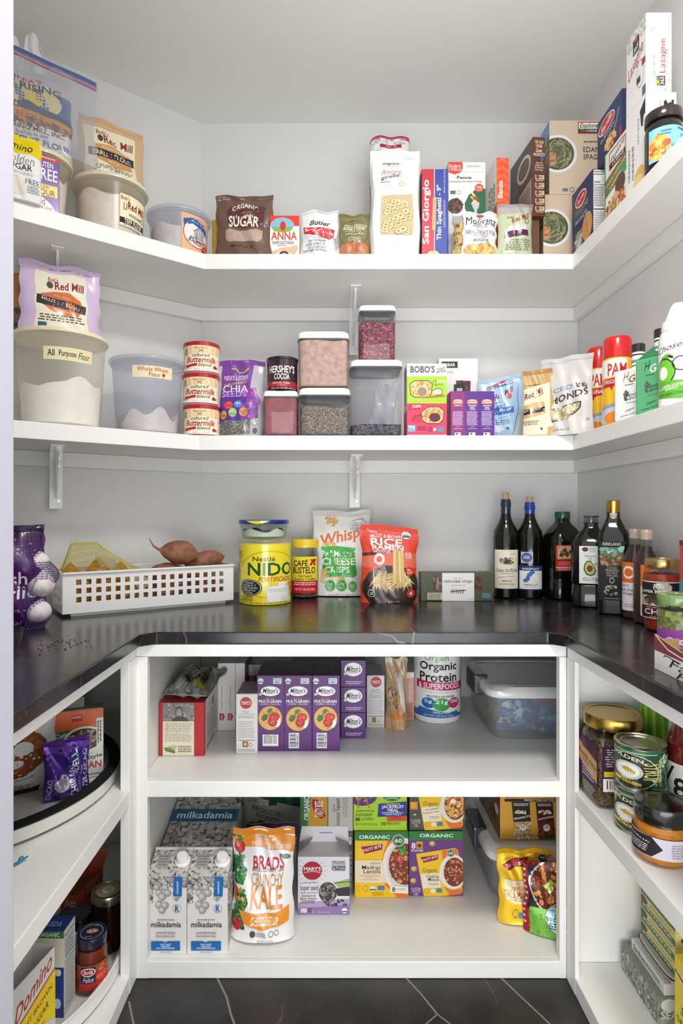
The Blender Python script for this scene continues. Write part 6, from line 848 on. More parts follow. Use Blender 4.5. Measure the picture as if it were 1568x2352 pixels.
boxw('snack_box', 'narrow pink and white carton standing askew beside the tub of protein powder', 'snack box', (XX(944, 1.72), 1.76, U_), .024, .10, .135, -6, 'd8a090', {'f': [('p', [0, 0, 100, 0, 100, 10, 0, 14], 'e4e0dc'), ('t', 'ORGANIC', 34, 22, 66, 62, 'f4e8e4', 'v'), ('L', 12, 64, 90, 98, 5, '9a5a4c')], 'l': [('r', 0, 0, 100, 100, 'b8887a')], 't': [('r', 0, 0, 100, 100, 'e4e0dc')]})
Y = Yof(U_, 1664) + .054; r = 53 * Y / F; h = .247
t = empty('protein_tub', 'white round tub of protein powder with a blue, white and pink label', 'tub', (XX(1003, Y), Y, U_), 0)
lath('tub_body', [(r * .82, 0), (r * .96, .006), (r, .016), (r, h - .02), (r * .96, h - .010), (r * .9, h - .004)], 'gloss', t, 'efeeee', 56)
cyl_label(t, r, .022, h - .028, -96, 96, 'efeeec', [('r', 0, 0, 100, 12, '2f6fb0'), ('l', 30, 5, 78, 9, 1, 'dce8f4'), ('p', [72, 4, 84, 4, 84, 17, 78, 15, 72, 17], 'c0284e'), ('t', '50', 74, 5, 82, 9, 'f6e8ec', 'B'), ('l', 73.5, 10, 83, 14, 3, 'f0d0d8'), ('t', 'Orgain', 29, 12, 60, 23, '3f9a4a', ''), ('t', 'Organic', 22, 22, 72, 37, '22262a', 'B'), ('t', 'Protein', 22, 37, 72, 50, '22262a', 'B'), ('p', [16, 49, 90, 52, 90, 63, 16, 60], 'c22a56'), ('t', '& SUPERFOODS', 20, 52, 78, 60, 'f8eef2', 'B'), ('l', 24, 64, 80, 66, 1, 'c8c6c4'), ('t', 'PROTEIN POWDER', 32, 69, 68, 72, '2a2a2c', 'b'), ('e', 34, 80, 9, 7.4, '1f6ab0'), ('e', 51, 81.5, 11, 9, '3faa4a'), ('e', 68, 80, 9, 7.4, 'c2305a'), ('t', '5g', 29, 75, 39, 81, 'f4f6fa', 'b'), ('t', '21g', 43, 75, 59, 82, 'f4f6fa', 'B'), ('t', 'ONE', 62, 75, 74, 80, 'f4f6fa', 'b'), ('p', [0, 84, 20, 86, 60, 93, 100, 88, 100, 100, 0, 100], '2f6fb0'), ('e', 12, 86, 9, 6, 'f2f0ea'), ('e', 80, 91, 7, 5, 'e8ecea'), ('t', 'VANILLA BEAN', 40, 91, 62, 94, 'eaf2fa', 'b'), ('t', 'NET WT 2.70 LB (1.22kg)', 28, 96, 66, 99, 'eaf2fa', ''), ('r', 91, 16, 100, 88, 'e4e2e0'), ('l', 92, 18, 100, 84, 22, '3a3a3c')], 'printed_wrapper', 'gloss')
rlid('lid', r * .9, h - .006, h + .004, 'gloss', t, 'e8e8e8')
# clear lidded bins
def bin_(lab, x0, y0, w, d, h, zs, rot, conts):
    t = empty('storage_bin', lab, 'storage bin', (x0 + w / 2, y0 + d / 2, zs), rot, 'clear bins with white lids')
    p = 8; r = w / 2; a = d / w
    lath('bin_wall', [(r * .86, 0), (r * .90, .006), (r * .935, h * .28), (r * .945, h * .30), (r * .97, h - .016), (r * 1.0, h - .014), (r * 1.0, h - .002)], 'binplastic', t, p=p, ay=a, n=72, cap=False)
    lath('bin_floor', [(.001, .001), (r * .87, .001)], 'binplastic', t, p=p, ay=a, n=72, cap=False)
    l = lath('lid', [(r * 1.015, h - .008), (r * 1.02, h - .002), (r * 1.01, h + .008), (r * .95, h + .018), (r * .86, h + .021), (r * .84, h + .016), (.001, h + .016)], 'gloss', t, 'ecece8', p=p, ay=a, n=72)
    m = MB(); m.box(-r - .016, -r * .86, -.055, .055, h - .03, h + .026, '3a3a44', 0, .006); m.build('latch_handle', 'gloss', t); return t
Yb = Yof(U_, 1702); xb0 = XX(1128, Yb) - .012
b1 = bin_('clear bin with a white lid and blue wrapped contents beside the protein tub', .400, Yof(U_, 1704), .30, .30, .120, U_, 0, None)
pouchw('snack_packet', 'shiny blue packet lying inside the clear bin on the upper shelf', 'packet', (.545, Yb + .06, U_ + .008), .22, .095, .06, 0, '3f78b4', [('S', 0, 20, 100, 100, 40, 6, ['6a9ad0', '2c5f9a', '8ab4e0', 'd8e4f0']), ('p', [40, 0, 100, 0, 100, 22, 80, 36, 50, 16], 'b04a8a'), ('r', 84, 0, 100, 100, '2a3a7a')], 'pillow', 'film', seed=92, wr=.006)
boxw('cardboard_box', 'low tan box inside the clear bin behind the blue packet', 'box', (.55, Yb + .17, U_ + .006), .2, .09, .045, 0, 'b89a74')
# ---------------------------------------------------------------- back cabinet, lower shelf
c = KP
LEAF = ['8a8884', 'b8b6b0', '5e5c58', 'd4d2cc', '9c9a94']
def milk(x0, x1, lb):
    Yf = 1.3435; w = (x1 - x0) / 4.1263 * Yf / F; d = .066; zs_ = ZZ(880 / 4.1263 + 1800, Yf) - L_; cx = XX(((x0 + x1) / 2) / 4.1263 + 320, Yf); zt_ = zs_ + .024
    t = empty('milk_carton', lb, 'milk carton', (cx, Yf + d / 2, L_), 0, 'white macadamia milk cartons')
    m = MB(); P = [(-w / 2, -d / 2, 0), (w / 2, -d / 2, 0), (w / 2, d / 2, 0), (-w / 2, d / 2, 0), (-w / 2, -d / 2, zs_), (w / 2, -d / 2, zs_), (w / 2, d / 2, zt_), (-w / 2, d / 2, zt_)]
    m.idx(P, [(3, 2, 1, 0), (0, 1, 5, 4), (1, 2, 6, 5), (2, 3, 7, 6), (3, 0, 4, 7), (4, 5, 6, 7)], 'e6e3df')
    S = lambda u, v, e: ((u - .5) * w, -d / 2 - e, v * zs_)
    A = [('p', [0, 0, 100, 0, 100, 10, 84, 16, 60, 12, 30, 22, 20, 14, 8, 26, 0, 20], 'b8b6b2'), ('S', 0, 0, 100, 13, 150, 4, LEAF), ('S', 2, 10, 14, 34, 50, 4, LEAF), ('S', 66, 20, 84, 30, 30, 4, LEAF)]
    for ex, ey, er in ((24, 14, 8), (46, 14, 9), (30, 21, 9), (52, 21, 9), (38, 26, 10), (30, 36, 10), (46, 37, 9), (38, 43, 9), (34, 30, 4)): A += [('e', ex, ey, er, er * w / zs_, '8a8884'), ('e', ex - 1, ey - .4, er * .86, er * .86 * w / zs_, 'b0aeaa'), ('e', ex - 2.5, ey - 1, er * .5, er * .5 * w / zs_, 'd0ceca')]
    A += [('p', [68, 0, 90, 0, 88, 25, 66, 25], '1f6ab0'), ('t', 'unsweetened', 73, 6, 80, 22, 'eaf2fa', 'v'), ('o', 76, 41, 11, 11 * w / zs_, .12, '9ab0c8'), ('t', 'R', 71, 37, 81, 45, '1f5a9a', 'B'), ('l', 24, 55, 74, 57, 1, '6a6866'), ('t', 'milkadamia', 10, 58, 86, 65, '34322f', 'b'), ('t', 'UNSWEETENED', 22, 71, 72, 74, '5a5856', ''), ('t', 'MACADAMIA MILK', 22, 75.5, 72, 78, '5a5856', ''), ('p', [10, 83, 38, 83, 46, 84.5, 54, 83, 84, 83, 84, 95, 10, 95], '1f6ab0'), ('t', 'PLANT BASED\nNON-GMO\nRAW NEVER ROASTED', 24, 86, 70, 93, 'e8f0f8', 'b'), ('l', 30, 97, 66, 98.4, 1, '9a9896')]
    art(m, S, w / zs_, A)
    T = lambda u, v, e: ((u - .5) * w, -d / 2 + v * d, zs_ + v * (zt_ - zs_) + e); art(m, T, w / d, [('r', 0, 0, 100, 100, 'c8c6c2'), ('S', 0, 0, 100, 100, 150, 4, LEAF), ('r', 14, 20, 46, 70, 'a4a29e'), ('l', 16, 26, 44, 66, 4, '7a7874')])
    R = lambda u, v, e: (w / 2 + e, -d / 2 + u * d, v * zs_); art(m, R, d / zs_, [('S', 0, 0, 100, 60, 160, 6, LEAF), ('l', 10, 66, 90, 94, 8, '9a9894')])
    m.build('carton_body', 'card', t)
    q = MB(); q.lathe([(.017, 0), (.0175, .004), (.0125, .006), (.0125, .018), (.0115, .0195), (.001, .0195)], 'efeeec', 0, 32); o = q.build('cap', 'gloss', t); o.location = (w * .30, d * .06, zs_ + .0125); o.rotation_euler = (math.atan2(zt_ - zs_, d), 0, 0)
    m = MB(); m.box(-w / 2, w / 2, d / 2 - .003, d / 2, zt_, zt_ + .006, 'dcdad6'); m.build('top_seal', 'card', t)
milk(76, 447, 'macadamia milk carton standing against the side of the open cabinet'); milk(453, 836, 'macadamia milk carton between its twin and the pouch of crunchy kale')
# case of milk behind, its top tilted up
t = empty('milk_case', 'large printed case with a blue band leaning back behind the two milk cartons', 'milk case', (-.318, 1.475, L_ + .001), 0)
m = MB(); hh = .165
P = [(-.10, -.035, 0), (.070, -.035, 0), (.070, .155, 0), (-.10, .155, 0), (-.10, -.035, hh), (.070, -.035, hh), (.070, .155, hh + .047), (-.10, .155, hh + .047)]
m.idx(P, [(3, 2, 1, 0), (0, 1, 5, 4), (1, 2, 6, 5), (2, 3, 7, 6), (3, 0, 4, 7), (4, 5, 6, 7)], 'b4b2ae')
T = lambda u, v, e: (-.10 + u * .17, -.035 + v * .19, hh + v * .047 + e)
NUTS = [x for i in range(16) for x in (('e', (i * 37) % 92 + 4, (i * 53) % 94 + 3, 6, 5, '6a6864'), ('e', (i * 37) % 92 + 3, (i * 53) % 94 + 2.4, 4.8, 3.8, 'b4b2ae'))]
art(m, T, 1.03, [('S', 0, 0, 100, 100, 420, 3.2, LEAF)] + NUTS + [('r', 0, 24, 100, 46, '1a5f7c'), ('t', 'milkadamia', 8, 29, 92, 41, 'e4eef2', 'b')])
art(m, lambda u, v, e: (-.10 + u * .17, -.035 - e, v * hh), 1.18, [('S', 0, 0, 100, 100, 260, 3.2, LEAF), ('e', 24, 24, 17, 22, '1f78a8'), ('t', 'KETO', 12, 12, 36, 20, 'f0f6fa', 'B'), ('r', 4, 24, 44, 32, 'c8c6c2')])
art(m, lambda u, v, e: (.070 + e, -.035 + u * .19, v * hh), 1.15, [('S', 0, 0, 100, 100, 300, 3.2, LEAF), ('r', 20, 30, 56, 44, '1a5f7c')])
m.build('case_body', 'card', t)
pouch('snack_bag', 'dull grey bag lettered for squid snacks at the very back behind the milk case', 'snack bag', 474, 1020, 60, 1.75, .03, L_, 'b0aeaa', [('t', 'TEMPURA SQUID SNACK', 440, 138, 1160, 190, '2a2828', 'B')], 'flat', seed=3, c=c)
pouch('vegetable_pouch', 'grey and dark green pouch of broccoli florets at the back of the lower shelf', 'snack bag', 985, 1530, 60, 1.73, .05, L_, 'bab9b5', [('p', [1140, 60, 1530, 60, 1530, 216, 1400, 190, 1250, 160, 1140, 130], '1c5a3c'), ('t', 'Crispy', 1036, 118, 1130, 176, '2a2a28', 'i'), ('r', 1140, 146, 1226, 186, 'd8d8d4'), ('t', 'tropical', 1148, 156, 1222, 178, '3a3a38', ''), ('r', 1226, 158, 1304, 196, '1e4a34'), ('t', 'fields', 1240, 166, 1296, 188, 'd8e0d8', ''), ('t', 'BROCCOLI', 1070, 190, 1368, 296, '3a3a38', 'K'), ('t', 'FLORETS', 1104, 252, 1334, 348, '3a3a38', 'K'), ('s', 1160, 370, 140, 36, 60, 18, ['2a5a34', '3f7a44', '1e4a2a'])], 'stand', seed=95, c=c)
pouch('kale_bag', 'purple-topped white pouch behind the orange-topped kale pouch', 'snack bag', 1012, 1500, 372, 1.60, .04, L_, 'c9c7cb', [('p', [1012, 372, 1500, 372, 1500, 500, 1300, 490, 1012, 470], '4a1f4c'), ('t', '1/2 LB', 1206, 448, 1282, 488, 'e8dce8', 'B'), ('t', 'REAL\nVEGGIES', 1286, 446, 1362, 484, 'e8dce8', 'b'), ('t', 'AIR DRIED', 1374, 446, 1476, 466, 'e8dce8', 'b'), ('t', 'PURPOSE', 1100, 462, 1196, 488, 'e8dce8', 'b'), ('e', 1064, 428, 22, 18, 'e0d4c0'), ('s', 960, 440, 60, 60, 30, 12, ['b8282a', '2a5a34', '3f7a44']), ('e', 1430, 545, 50, 24, '2a5a3a')], 'stand', seed=96, c=c)
TOM = lambda x, y, r: [('e', x, y, r, r * 1.1, 'c0281f'), ('e', x - r * .3, y - r * .3, r * .4, r * .4, 'e0604a'), ('p', [x - r * .7, y - r * 1.1, x, y - r * .7, x + r * .7, y - r * 1.2, x + r * .1, y - r * 1.5], '3f7a34')]
pouch('kale_bag', 'white and orange pouch of crunchy kale with vegetables printed down its side', 'snack bag', 872, 1468, 480, None, .07, L_, 'ebe9e7', [('p', [872, 480, 1000, 490, 1468, 560, 1468, 700, 1230, 660, 990, 640, 872, 610], 'e8922c'), ('s', 930, 520, 60, 60, 40, 20, ['2a6a34', '3f8a44', '1e4a2a', 'e8c84a'])] + TOM(940, 640, 52) + [('s', 930, 830, 70, 130, 90, 22, ['1e5a30', '2f7a3e', '16401f', '4a9a54']), ('p', [880, 960, 960, 1080, 990, 1160, 930, 1160, 880, 1080], 'b8482a'), ('s', 960, 1090, 60, 90, 50, 18, ['2f7a3e', '1e5a30', '9aa83a']), ('s', 940, 1250, 60, 100, 60, 20, ['2f7a3e', '1e5a30', '16401f'])] + TOM(915, 1300, 56) + [('e', 1160, 562, 50, 12, '9a8a7a'), ('t', '1/2 LB', 1164, 602, 1240, 650, 'f8f0e6', 'B'), ('t', 'REAL VEGGIES', 1246, 616, 1316, 654, 'f8f0e6', 'b'), ('t', 'AIR DRIED', 1328, 628, 1436, 668, 'f8f0e6', 'b'), ('t', 'PURPOSE', 1060, 596, 1146, 636, 'f8f0e6', 'b'), ('t', 'BRADS', 1074, 720, 1384, 828, 'c8304a', 'B'), ('p', [1330, 706, 1356, 712, 1350, 744, 1334, 734], '2a5a3a'), ('e', 1400, 735, 46, 20, '2a5a3a'), ('t', 'BUCKS COUNTY, USA', 1070, 820, 1378, 854, '3a3a38', ''), ('t', 'CRUNCHY', 1062, 862, 1372, 972, 'c8884a', ''), ('t', 'KALE', 1056, 968, 1368, 1160, 'e08a2a', 'B'), ('p', [946, 1164, 1100, 1200, 1300, 1190, 1425, 1140, 1425, 1270, 1320, 1310, 1150, 1330, 1000, 1290], 'e8922c'), ('t', 'CHEEZE IT UP', 1070, 1222, 1328, 1286, 'faf4ea', 'B'), ('l', 1050, 1284, 1350, 1306, 1, 'f6e4cc'), ('e', 1086, 1366, 28, 28, '4a4a4c'), ('l', 1118, 1352, 1220, 1396, 3, '8a8a8c'), ('o', 1262, 1366, 22, 24, .2, '6a6a6c'), ('o', 1312, 1362, 22, 24, .2, '6a6a6c'), ('t', 'NET WT 2 OZ (57g)', 1130, 1418, 1280, 1440, '7a7a7c', '')], 'stand', yb=1440, lean=6, seal='e8962f', seed=97, c=c, wr=.003)
c = KQ
Yt = Yof(L_, 2059.); 
def tasty(lab, x0, x1, yt, yb, A, col, D=.145, T=None, grp=None, z=None, Y=None, side=None):
    return box('meal_box', lab, 'meal box', x0, x1, yt, Y, D, z if z is not None else L_, col, {'f': A, 't': T or [], 'l': side or [], 'r': side or []}, yb=yb, c=c, grp=grp)
TB = lambda x, y, s=1.: [('p', [x - 102 * s, y - 20 * s, x + 102 * s, y - 46 * s, x + 98 * s, y + 10 * s, x - 60 * s, y + 52 * s], 'e8d8a0'), ('p', [x - 94 * s, y - 16 * s, x + 98 * s, y - 42 * s, x + 92 * s, y + 8 * s, x - 60 * s, y + 46 * s], '9a2028'), ('t', 'TASTY BITE', x - 76 * s, y - 36 * s, x + 84 * s, y + 30 * s, 'f6ece0', 'bk')]
BAD = lambda x, y, r: [('e', x, y, r, r, 'e4e8da'), ('e', x, y, r * .92, r * .92, '24553a'), ('o', x, y, r * .78, r * .78, .08, 'd8dcc8'), ('t', '60', x - r * .55, y - r * .36, x + r * .55, y + r * .36, 'f4f2e4', 'B')]
BEANS = ['8a3a20', 'a8502c', '6a2818', 'c07a50', 'd8a07a', '7a3020']
m1 = tasty('yellow and green box of Madras lentils under the lime green box', 577, 1035, 414, 976, [('r', 577, 414, 1035, 488, '2c7a3c'), ('t', 'ORGANIC', 614, 442, 878, 474, 'ecf4e6', 'B'), ('p', [860, 488, 1035, 488, 1035, 976, 940, 976, 830, 860, 800, 700, 830, 570], 'e8742a'), ('e', 990, 700, 176, 236, 'e8e2da'), ('e', 1000, 700, 150, 212, 'd4cec8'), ('e', 1010, 690, 142, 178, '7a3420'), ('s', 995, 690, 116, 160, 170, 15, BEANS), ('s', 985, 570, 36, 36, 26, 14, ['4a8a3a', '6aa84a', '2f6a2a']), ('e', 965, 640, 38, 28, 'c83a28'), ('s', 965, 640, 24, 16, 10, 7, ['e88a5a'])] + TB(720, 556) + BAD(950, 486, 54) + [('p', [577, 652, 812, 652, 830, 780, 850, 850, 577, 845], 'e9d8b8'), ('t', 'INDIAN', 712, 672, 794, 690, '3a3430', ''), ('t', 'Madras', 638, 698, 796, 732, '2a2624', 'b'), ('t', 'Lentils', 652, 732, 796, 768, '2a2624', 'b'), ('t', 'Lentils, Red Beans & Spices\nSimmered in a\nCreamy Tomato Sauce', 614, 778, 794, 830, 'b85a3a', ''), ('o', 612, 896, 16, 24, .1, 'b89a2a'), ('o', 667, 896, 22, 24, .1, '8a6a1a'), ('e', 730, 896, 26, 24, 'e4e8da'), ('r', 704, 900, 756, 912, '2a7a4a'), ('r', 772, 876, 832, 910, '4a80a8'), ('p', [880, 872, 1035, 880, 1035, 940, 876, 932], 'eee8dc'), ('t', '8', 896, 884, 924, 924, '26221f', 'B'), ('t', 'POUCHES', 932, 896, 1006, 908, '3a3632', 'b'), ('l', 720, 930, 830, 966, 2, 'd89a1a')], 'f0c21a', T=[('r', 0, 0, 100, 100, '8a8f3a')], grp='organic boxes of pouches')
def innerpouch(x, y, dish, nm):                           # the pouch printed on the purple and grey boxes, drawn about its badge
    return [('p', [x - 128, y + 40, x + 205, y - 12, x + 232, y + 8, x + 268, y + 360, x + 250, y + 385, x - 60, y + 415], 'f0c21a'), ('p', [x + 90, y + 10, x + 205, y - 6, x + 228, y + 10, x + 232, y + 80, x + 130, y + 120, x + 80, y + 200, x + 100, y + 90], 'e8742a'), ('p', [x + 110, y + 320, x + 266, y + 340, x + 250, y + 385, x + 160, y + 395], 'e8742a'), ('e', x + 190, y + 195, 118, 150, 'e8e2da'), ('e', x + 200, y + 195, 92, 124, '7a3420'), ('s', x + 198, y + 195, 80, 110, 110, 12, dish)] + [('t', 'Organic', x - 74, y + 160, x + 54, y + 210, '8a6a1a', 'b'), ('p', [x - 90, y + 210, x + 76, y + 200, x + 84, y + 325, x - 70, y + 335], 'ece2cc'), ('t', 'INDIAN', x - 0, y + 210, x + 60, y + 226, '3a3430', 'k')] + nm + [('l', x - 20, y + 288, x + 68, y + 312, 2, '9a9284'), ('o', x - 36, y + 358, 20, 20, .1, '8a6a1a'), ('e', x + 16, y + 356, 22, 20, 'e4e8da'), ('r', x + 46, y + 336, x + 94, y + 370, '4a80a8')]
m2 = tasty('purple and green box of channa masala under the dark squash dal box', 1042, 1502, 408, 962, [('r', 1042, 408, 1502, 482, '2c7a3c'), ('t', 'ORGANIC', 1132, 430, 1420, 460, 'ecf4e6', 'B'), ('S', 1042, 484, 1502, 960, 200, 3, ['7a4a90', '64387a', '6f4086']), ('t', '8', 1062, 504, 1098, 556, 'f2ecf4', 'B'), ('t', 'POUCHES', 1060, 562, 1162, 582, 'f2ecf4', 'b'), ('r', 1104, 494, 1158, 556, 'd8a03a'), ('e', 1130, 530, 20, 18, '7a3420')] + [x for ex, ey in ((1240, 512), (1084, 728), (1078, 830)) for x in (('e', ex, ey, 26, 24, 'b89058'), ('e', ex - 4, ey - 4, 18, 16, 'd8b880'))] + innerpouch(1230, 560, BEANS, [('t', 'Channa', 1188, 778, 1298, 806, '2a2624', 'b'), ('t', 'Masala', 1204, 804, 1300, 832, '2a2624', 'b')]) + TB(1214, 640, .82) + BAD(1398, 592, 34) + [('t', '8 x 10 OZ (285g)\nNET WT 5 LB\n(2.28kg)', 1060, 886, 1140, 956, 'e8dcec', 'b')], '6a3c80', T=[('r', 0, 0, 100, 100, '3a5a3c')], grp='organic boxes of pouches')
zt1 = m1.dimensions.z if m1.dimensions.z > .01 else .2
zA = L_ + max(v[2] for v in m1.bound_box) + .0008; zB = L_ + max(v[2] for v in m2.bound_box) + .0008
Y1 = m1.location.y - .0725
tasty('lime green box of jackfruit meal stacked on the Madras lentils', 566, 1024, 40, None, [('e', 640, 100, 130, 90, '4a3a78'), ('s', 650, 90, 90, 60, 60, 14, ['d8542c', 'e8843a', '5a3a2a', '4a8a3a']), ('n', [608, 120, 606, 214], 10, 'd8642e'), ('n', [664, 110, 704, 210], 10, 'd8642e'), ('e', 894, 100, 82, 50, '2a7a44'), ('t', 'HIGH IN FIBER', 840, 116, 950, 140, 'd8ecd0', 'ba'), ('p', [780, 172, 1020, 152, 1022, 276, 772, 284], '2c3a8a'), ('t', 'COMPLETE', 842, 168, 966, 184, 'f0d840', 'b'), ('t', 'JACKFRUIT\nMEAL', 808, 184, 998, 240, 'f4f2f6', 'B'), ('t', 'CHICKPEAS & SPINACH\n+ GARAM MASALA', 806, 242, 992, 270, 'e8e6f4', 'b'), ('p', [850, 280, 1020, 276, 1020, 318, 852, 324], 'd8482a'), ('t', '6-PACK', 888, 282, 974, 302, '5a1a1a', 'b'), ('l', 580, 230, 762, 246, 1, '4a5a14'), ('l', 582, 256, 740, 284, 2, '5a6a24'), ('r', 582, 292, 620, 318, '4a5a34'), ('o', 642, 305, 13, 13, .2, '3a4a14'), ('l', 660, 294, 740, 316, 2, '5a6a24'), ('t', 'NET WT. 62 OZ (3.75 LBS) 1.7kg', 582, 338, 766, 360, '3a4a14', ''), ('r', 802, 330, 846, 356, '7a8a2a'), ('t', 'HEAT & EAT IT', 854, 330, 968, 350, '3a4a14', 'b')], 'a6cf2c', Y=Y1 + .006, z=zA)
Y2 = m2.location.y - .0725
tasty('dark grey box of coconut squash dal stacked on the channa masala', 1046, 1508, 40, None, [('S', 1046, 60, 1508, 400, 160, 3, ['5a5854', '4a4844', '66645e']), ('r', 1050, 154, 1116, 220, 'd88a2a'), ('r', 1056, 160, 1100, 206, 'e8a84a'), ('e', 1092, 264, 12, 8, 'd8c8a0')] + [q if not (q[0] == 's') else ('s', q[1], q[2], q[3], q[4], 110, 13, ['d8943a', 'e8b060', 'c87a2a', 'f0c888']) for q in innerpouch(1236, -10, BEANS, [('t', 'Coconut', 1182, 205, 1292, 230, '2a2624', 'bk'), ('t', 'Squash Dal', 1158, 230, 1298, 258, '2a2624', 'bk')])] + [('e', 1420, 150, 26, 20, 'f0ece0'), ('t', '8 x 10 OZ (285g)\nNET WT 5 LB\n(2.28kg)', 1060, 302, 1140, 370, 'd8d4cc', 'b')], '52504b', Y=Y2 + .004, z=zB)
m3 = tasty('dark grey nutrition-panel box behind the super seed crackers', 100, 560, 420, None, [('t', 'GLUTEN FREE • VEGAN • KOSHER', 212, 430, 462, 446, 'd8d8d2', 'b'), ('e', 160, 485, 58, 32, 'd89a4a'), ('s', 160, 485, 46, 24, 26, 10, ['e8b060', 'c87a2a']), ('p', [220, 480, 340, 490, 330, 510, 220, 510], 'd8d4cc'), ('r', 372, 460, 548, 520, 'deded8'), ('t', 'Nutrition Facts', 376, 464, 544, 486, '26242a', 'B'), ('l', 378, 492, 480, 516, 2, '5a5858'), ('L', 536, 560, 556, 960, 1, 'a8a8a4')], '5c5a55', Y=Y1 + .012, z=L_)
zC = L_ + max(v[2] for v in m3.bound_box) + .0008
tasty('yellow and green box of coconut squash lying on its side behind the cracker box', 110, 560, 40, None, [('p', [110, 40, 215, 40, 170, 410, 106, 410], '2f6a38'), ('t', 'ORGANIC', 140, 112, 190, 312, 'dcecd8', 'Bv'), ('p', [212, 40, 352, 40, 340, 412, 166, 412], 'c08f1e'), ('p', [216, 128, 262, 140, 330, 276, 288, 304, 236, 262, 206, 180], '9a2028'), ('t', 'TASTY BITE', 234, 150, 306, 286, 'f6ece0', 'bv'), ('r', 342, 40, 350, 412, '4a4844'), ('r', 350, 40, 560, 404, 'bab6ae'), ('t', 'INDIAN', 386, 176, 408, 246, '3a3632', 'v'), ('t', 'Coconut Squash Dal', 410, 60, 460, 384, '2a2624', 'bv'), ('l', 478, 110, 520, 300, 1, 'bab6ae'), ('L', 474, 110, 520, 300, 3, '8a867e')], '52504b', Y=Y1 + .012, z=zC)
# super seed crackers with its pointed lid open behind
o = box('cracker_box', 'white and lilac box of super seed crackers with its top flaps open', 'cracker box', 88, 532, 628, None, .07, L_, 'e2dfe4', {'f': [('p', [88, 1020, 532, 985, 532, 1122, 88, 1122], 'b09ac0'), ('p', [88, 1070, 532, 1035, 532, 1122, 88, 1122], '8f72a4')] + [('n', [212, 745, 212 + 130 * cos(i * .35), 745 + 130 * sin(i * .35)], 7, 'd0ccd4') for i in range(18)] + [('e', 212, 745, 84, 79, 'a81f30'), ('t', 'MARY\'S', 142, 712, 286, 746, 'f6eeec', 'B'), ('t', 'GONE CRACKERS', 142, 746, 286, 768, 'f6eeec', 'ba'), ('t', 'ORGANIC', 380, 660, 496, 686, '2e2c30', 'b'), ('t', '& GLUTEN FREE', 380, 690, 496, 702, '2e2c30', ''), ('r', 380, 708, 496, 736, '26242a'), ('t', '5g Protein', 384, 712, 492, 734, 'f2f0f2', 'B'), ('l', 388, 740, 494, 750, 1, '4a484c'), ('t', 'super seed', 112, 866, 262, 928, '2a282c', ''), ('n', [112, 850, 262, 846], 3, '2a282c'), ('n', [112, 936, 262, 932], 3, '2a282c'), ('t', 'Seaweed &\nBlack Sesame', 112, 948, 252, 992, '3a383c', ''), ('l', 112, 1000, 236, 1030, 2, '6a686c'), ('p', [400, 850, 532, 815, 532, 880, 440, 890], 'a8bc6a'), ('n', [400, 850, 532, 836], 8, '4a6a2a'), ('p', [410, 900, 532, 880, 532, 960, 430, 960], '2e2b30'), ('e', 346, 930, 78, 86, '34312f'), ('s', 346, 930, 68, 76, 120, 12, ['5a5654', '1e1c1e', '7a7470', '9a948a']), ('s', 420, 1020, 110, 26, 26, 9, ['4a3a50', '2a2430']), ('r', 112, 1064, 168, 1102, 'd8d0dc'), ('r', 172, 1066, 206, 1102, '6a5878'), ('o', 222, 1096, 9, 10, .3, 'd8d0dc'), ('t', 'NET WT. 5.5 OZ (155 g)', 262, 1090, 356, 1108, 'e8e0ec', ''), ('e', 488, 1084, 24, 24, 'e4ece4'), ('r', 466, 1086, 510, 1098, '4a6a58')]}, yb=1122, c=c)
bb = o.bound_box; ww = max(v[0] for v in bb); hh = max(v[2] for v in bb)
m = MB(); m.idx([(-ww, .033, hh), (ww, .033, hh), (ww * .96, .040, hh + .036), (-ww * .9, .040, hh + .036), (-ww, .0345, hh), (ww, .0345, hh), (ww * .96, .0415, hh + .036), (-ww * .9, .0415, hh + .036)], [(0, 1, 2, 3), (7, 6, 5, 4), (3, 2, 6, 7), (1, 5, 6, 2), (0, 3, 7, 4)], 'cfccd2')
m.box(-.012, .022, .0335, .0342, hh + .0215, hh + .0225, '8a868c'); m.build('back_flap', 'card', o)
for s in (-1, 1):
    m = MB(); a = [(s * ww, -.02, hh), (s * ww, .03, hh), (s * ww * .45, .032, hh + .012), (s * ww * .6, -.01, hh + .016)]; m.idx(a + [(x, y, z + .0008) for x, y, z in a], [(0, 1, 2, 3), (7, 6, 5, 4), (0, 3, 7, 4), (3, 2, 6, 7), (2, 1, 5, 6)], 'a8a4ac'); m.build('side_flap', 'card', o)
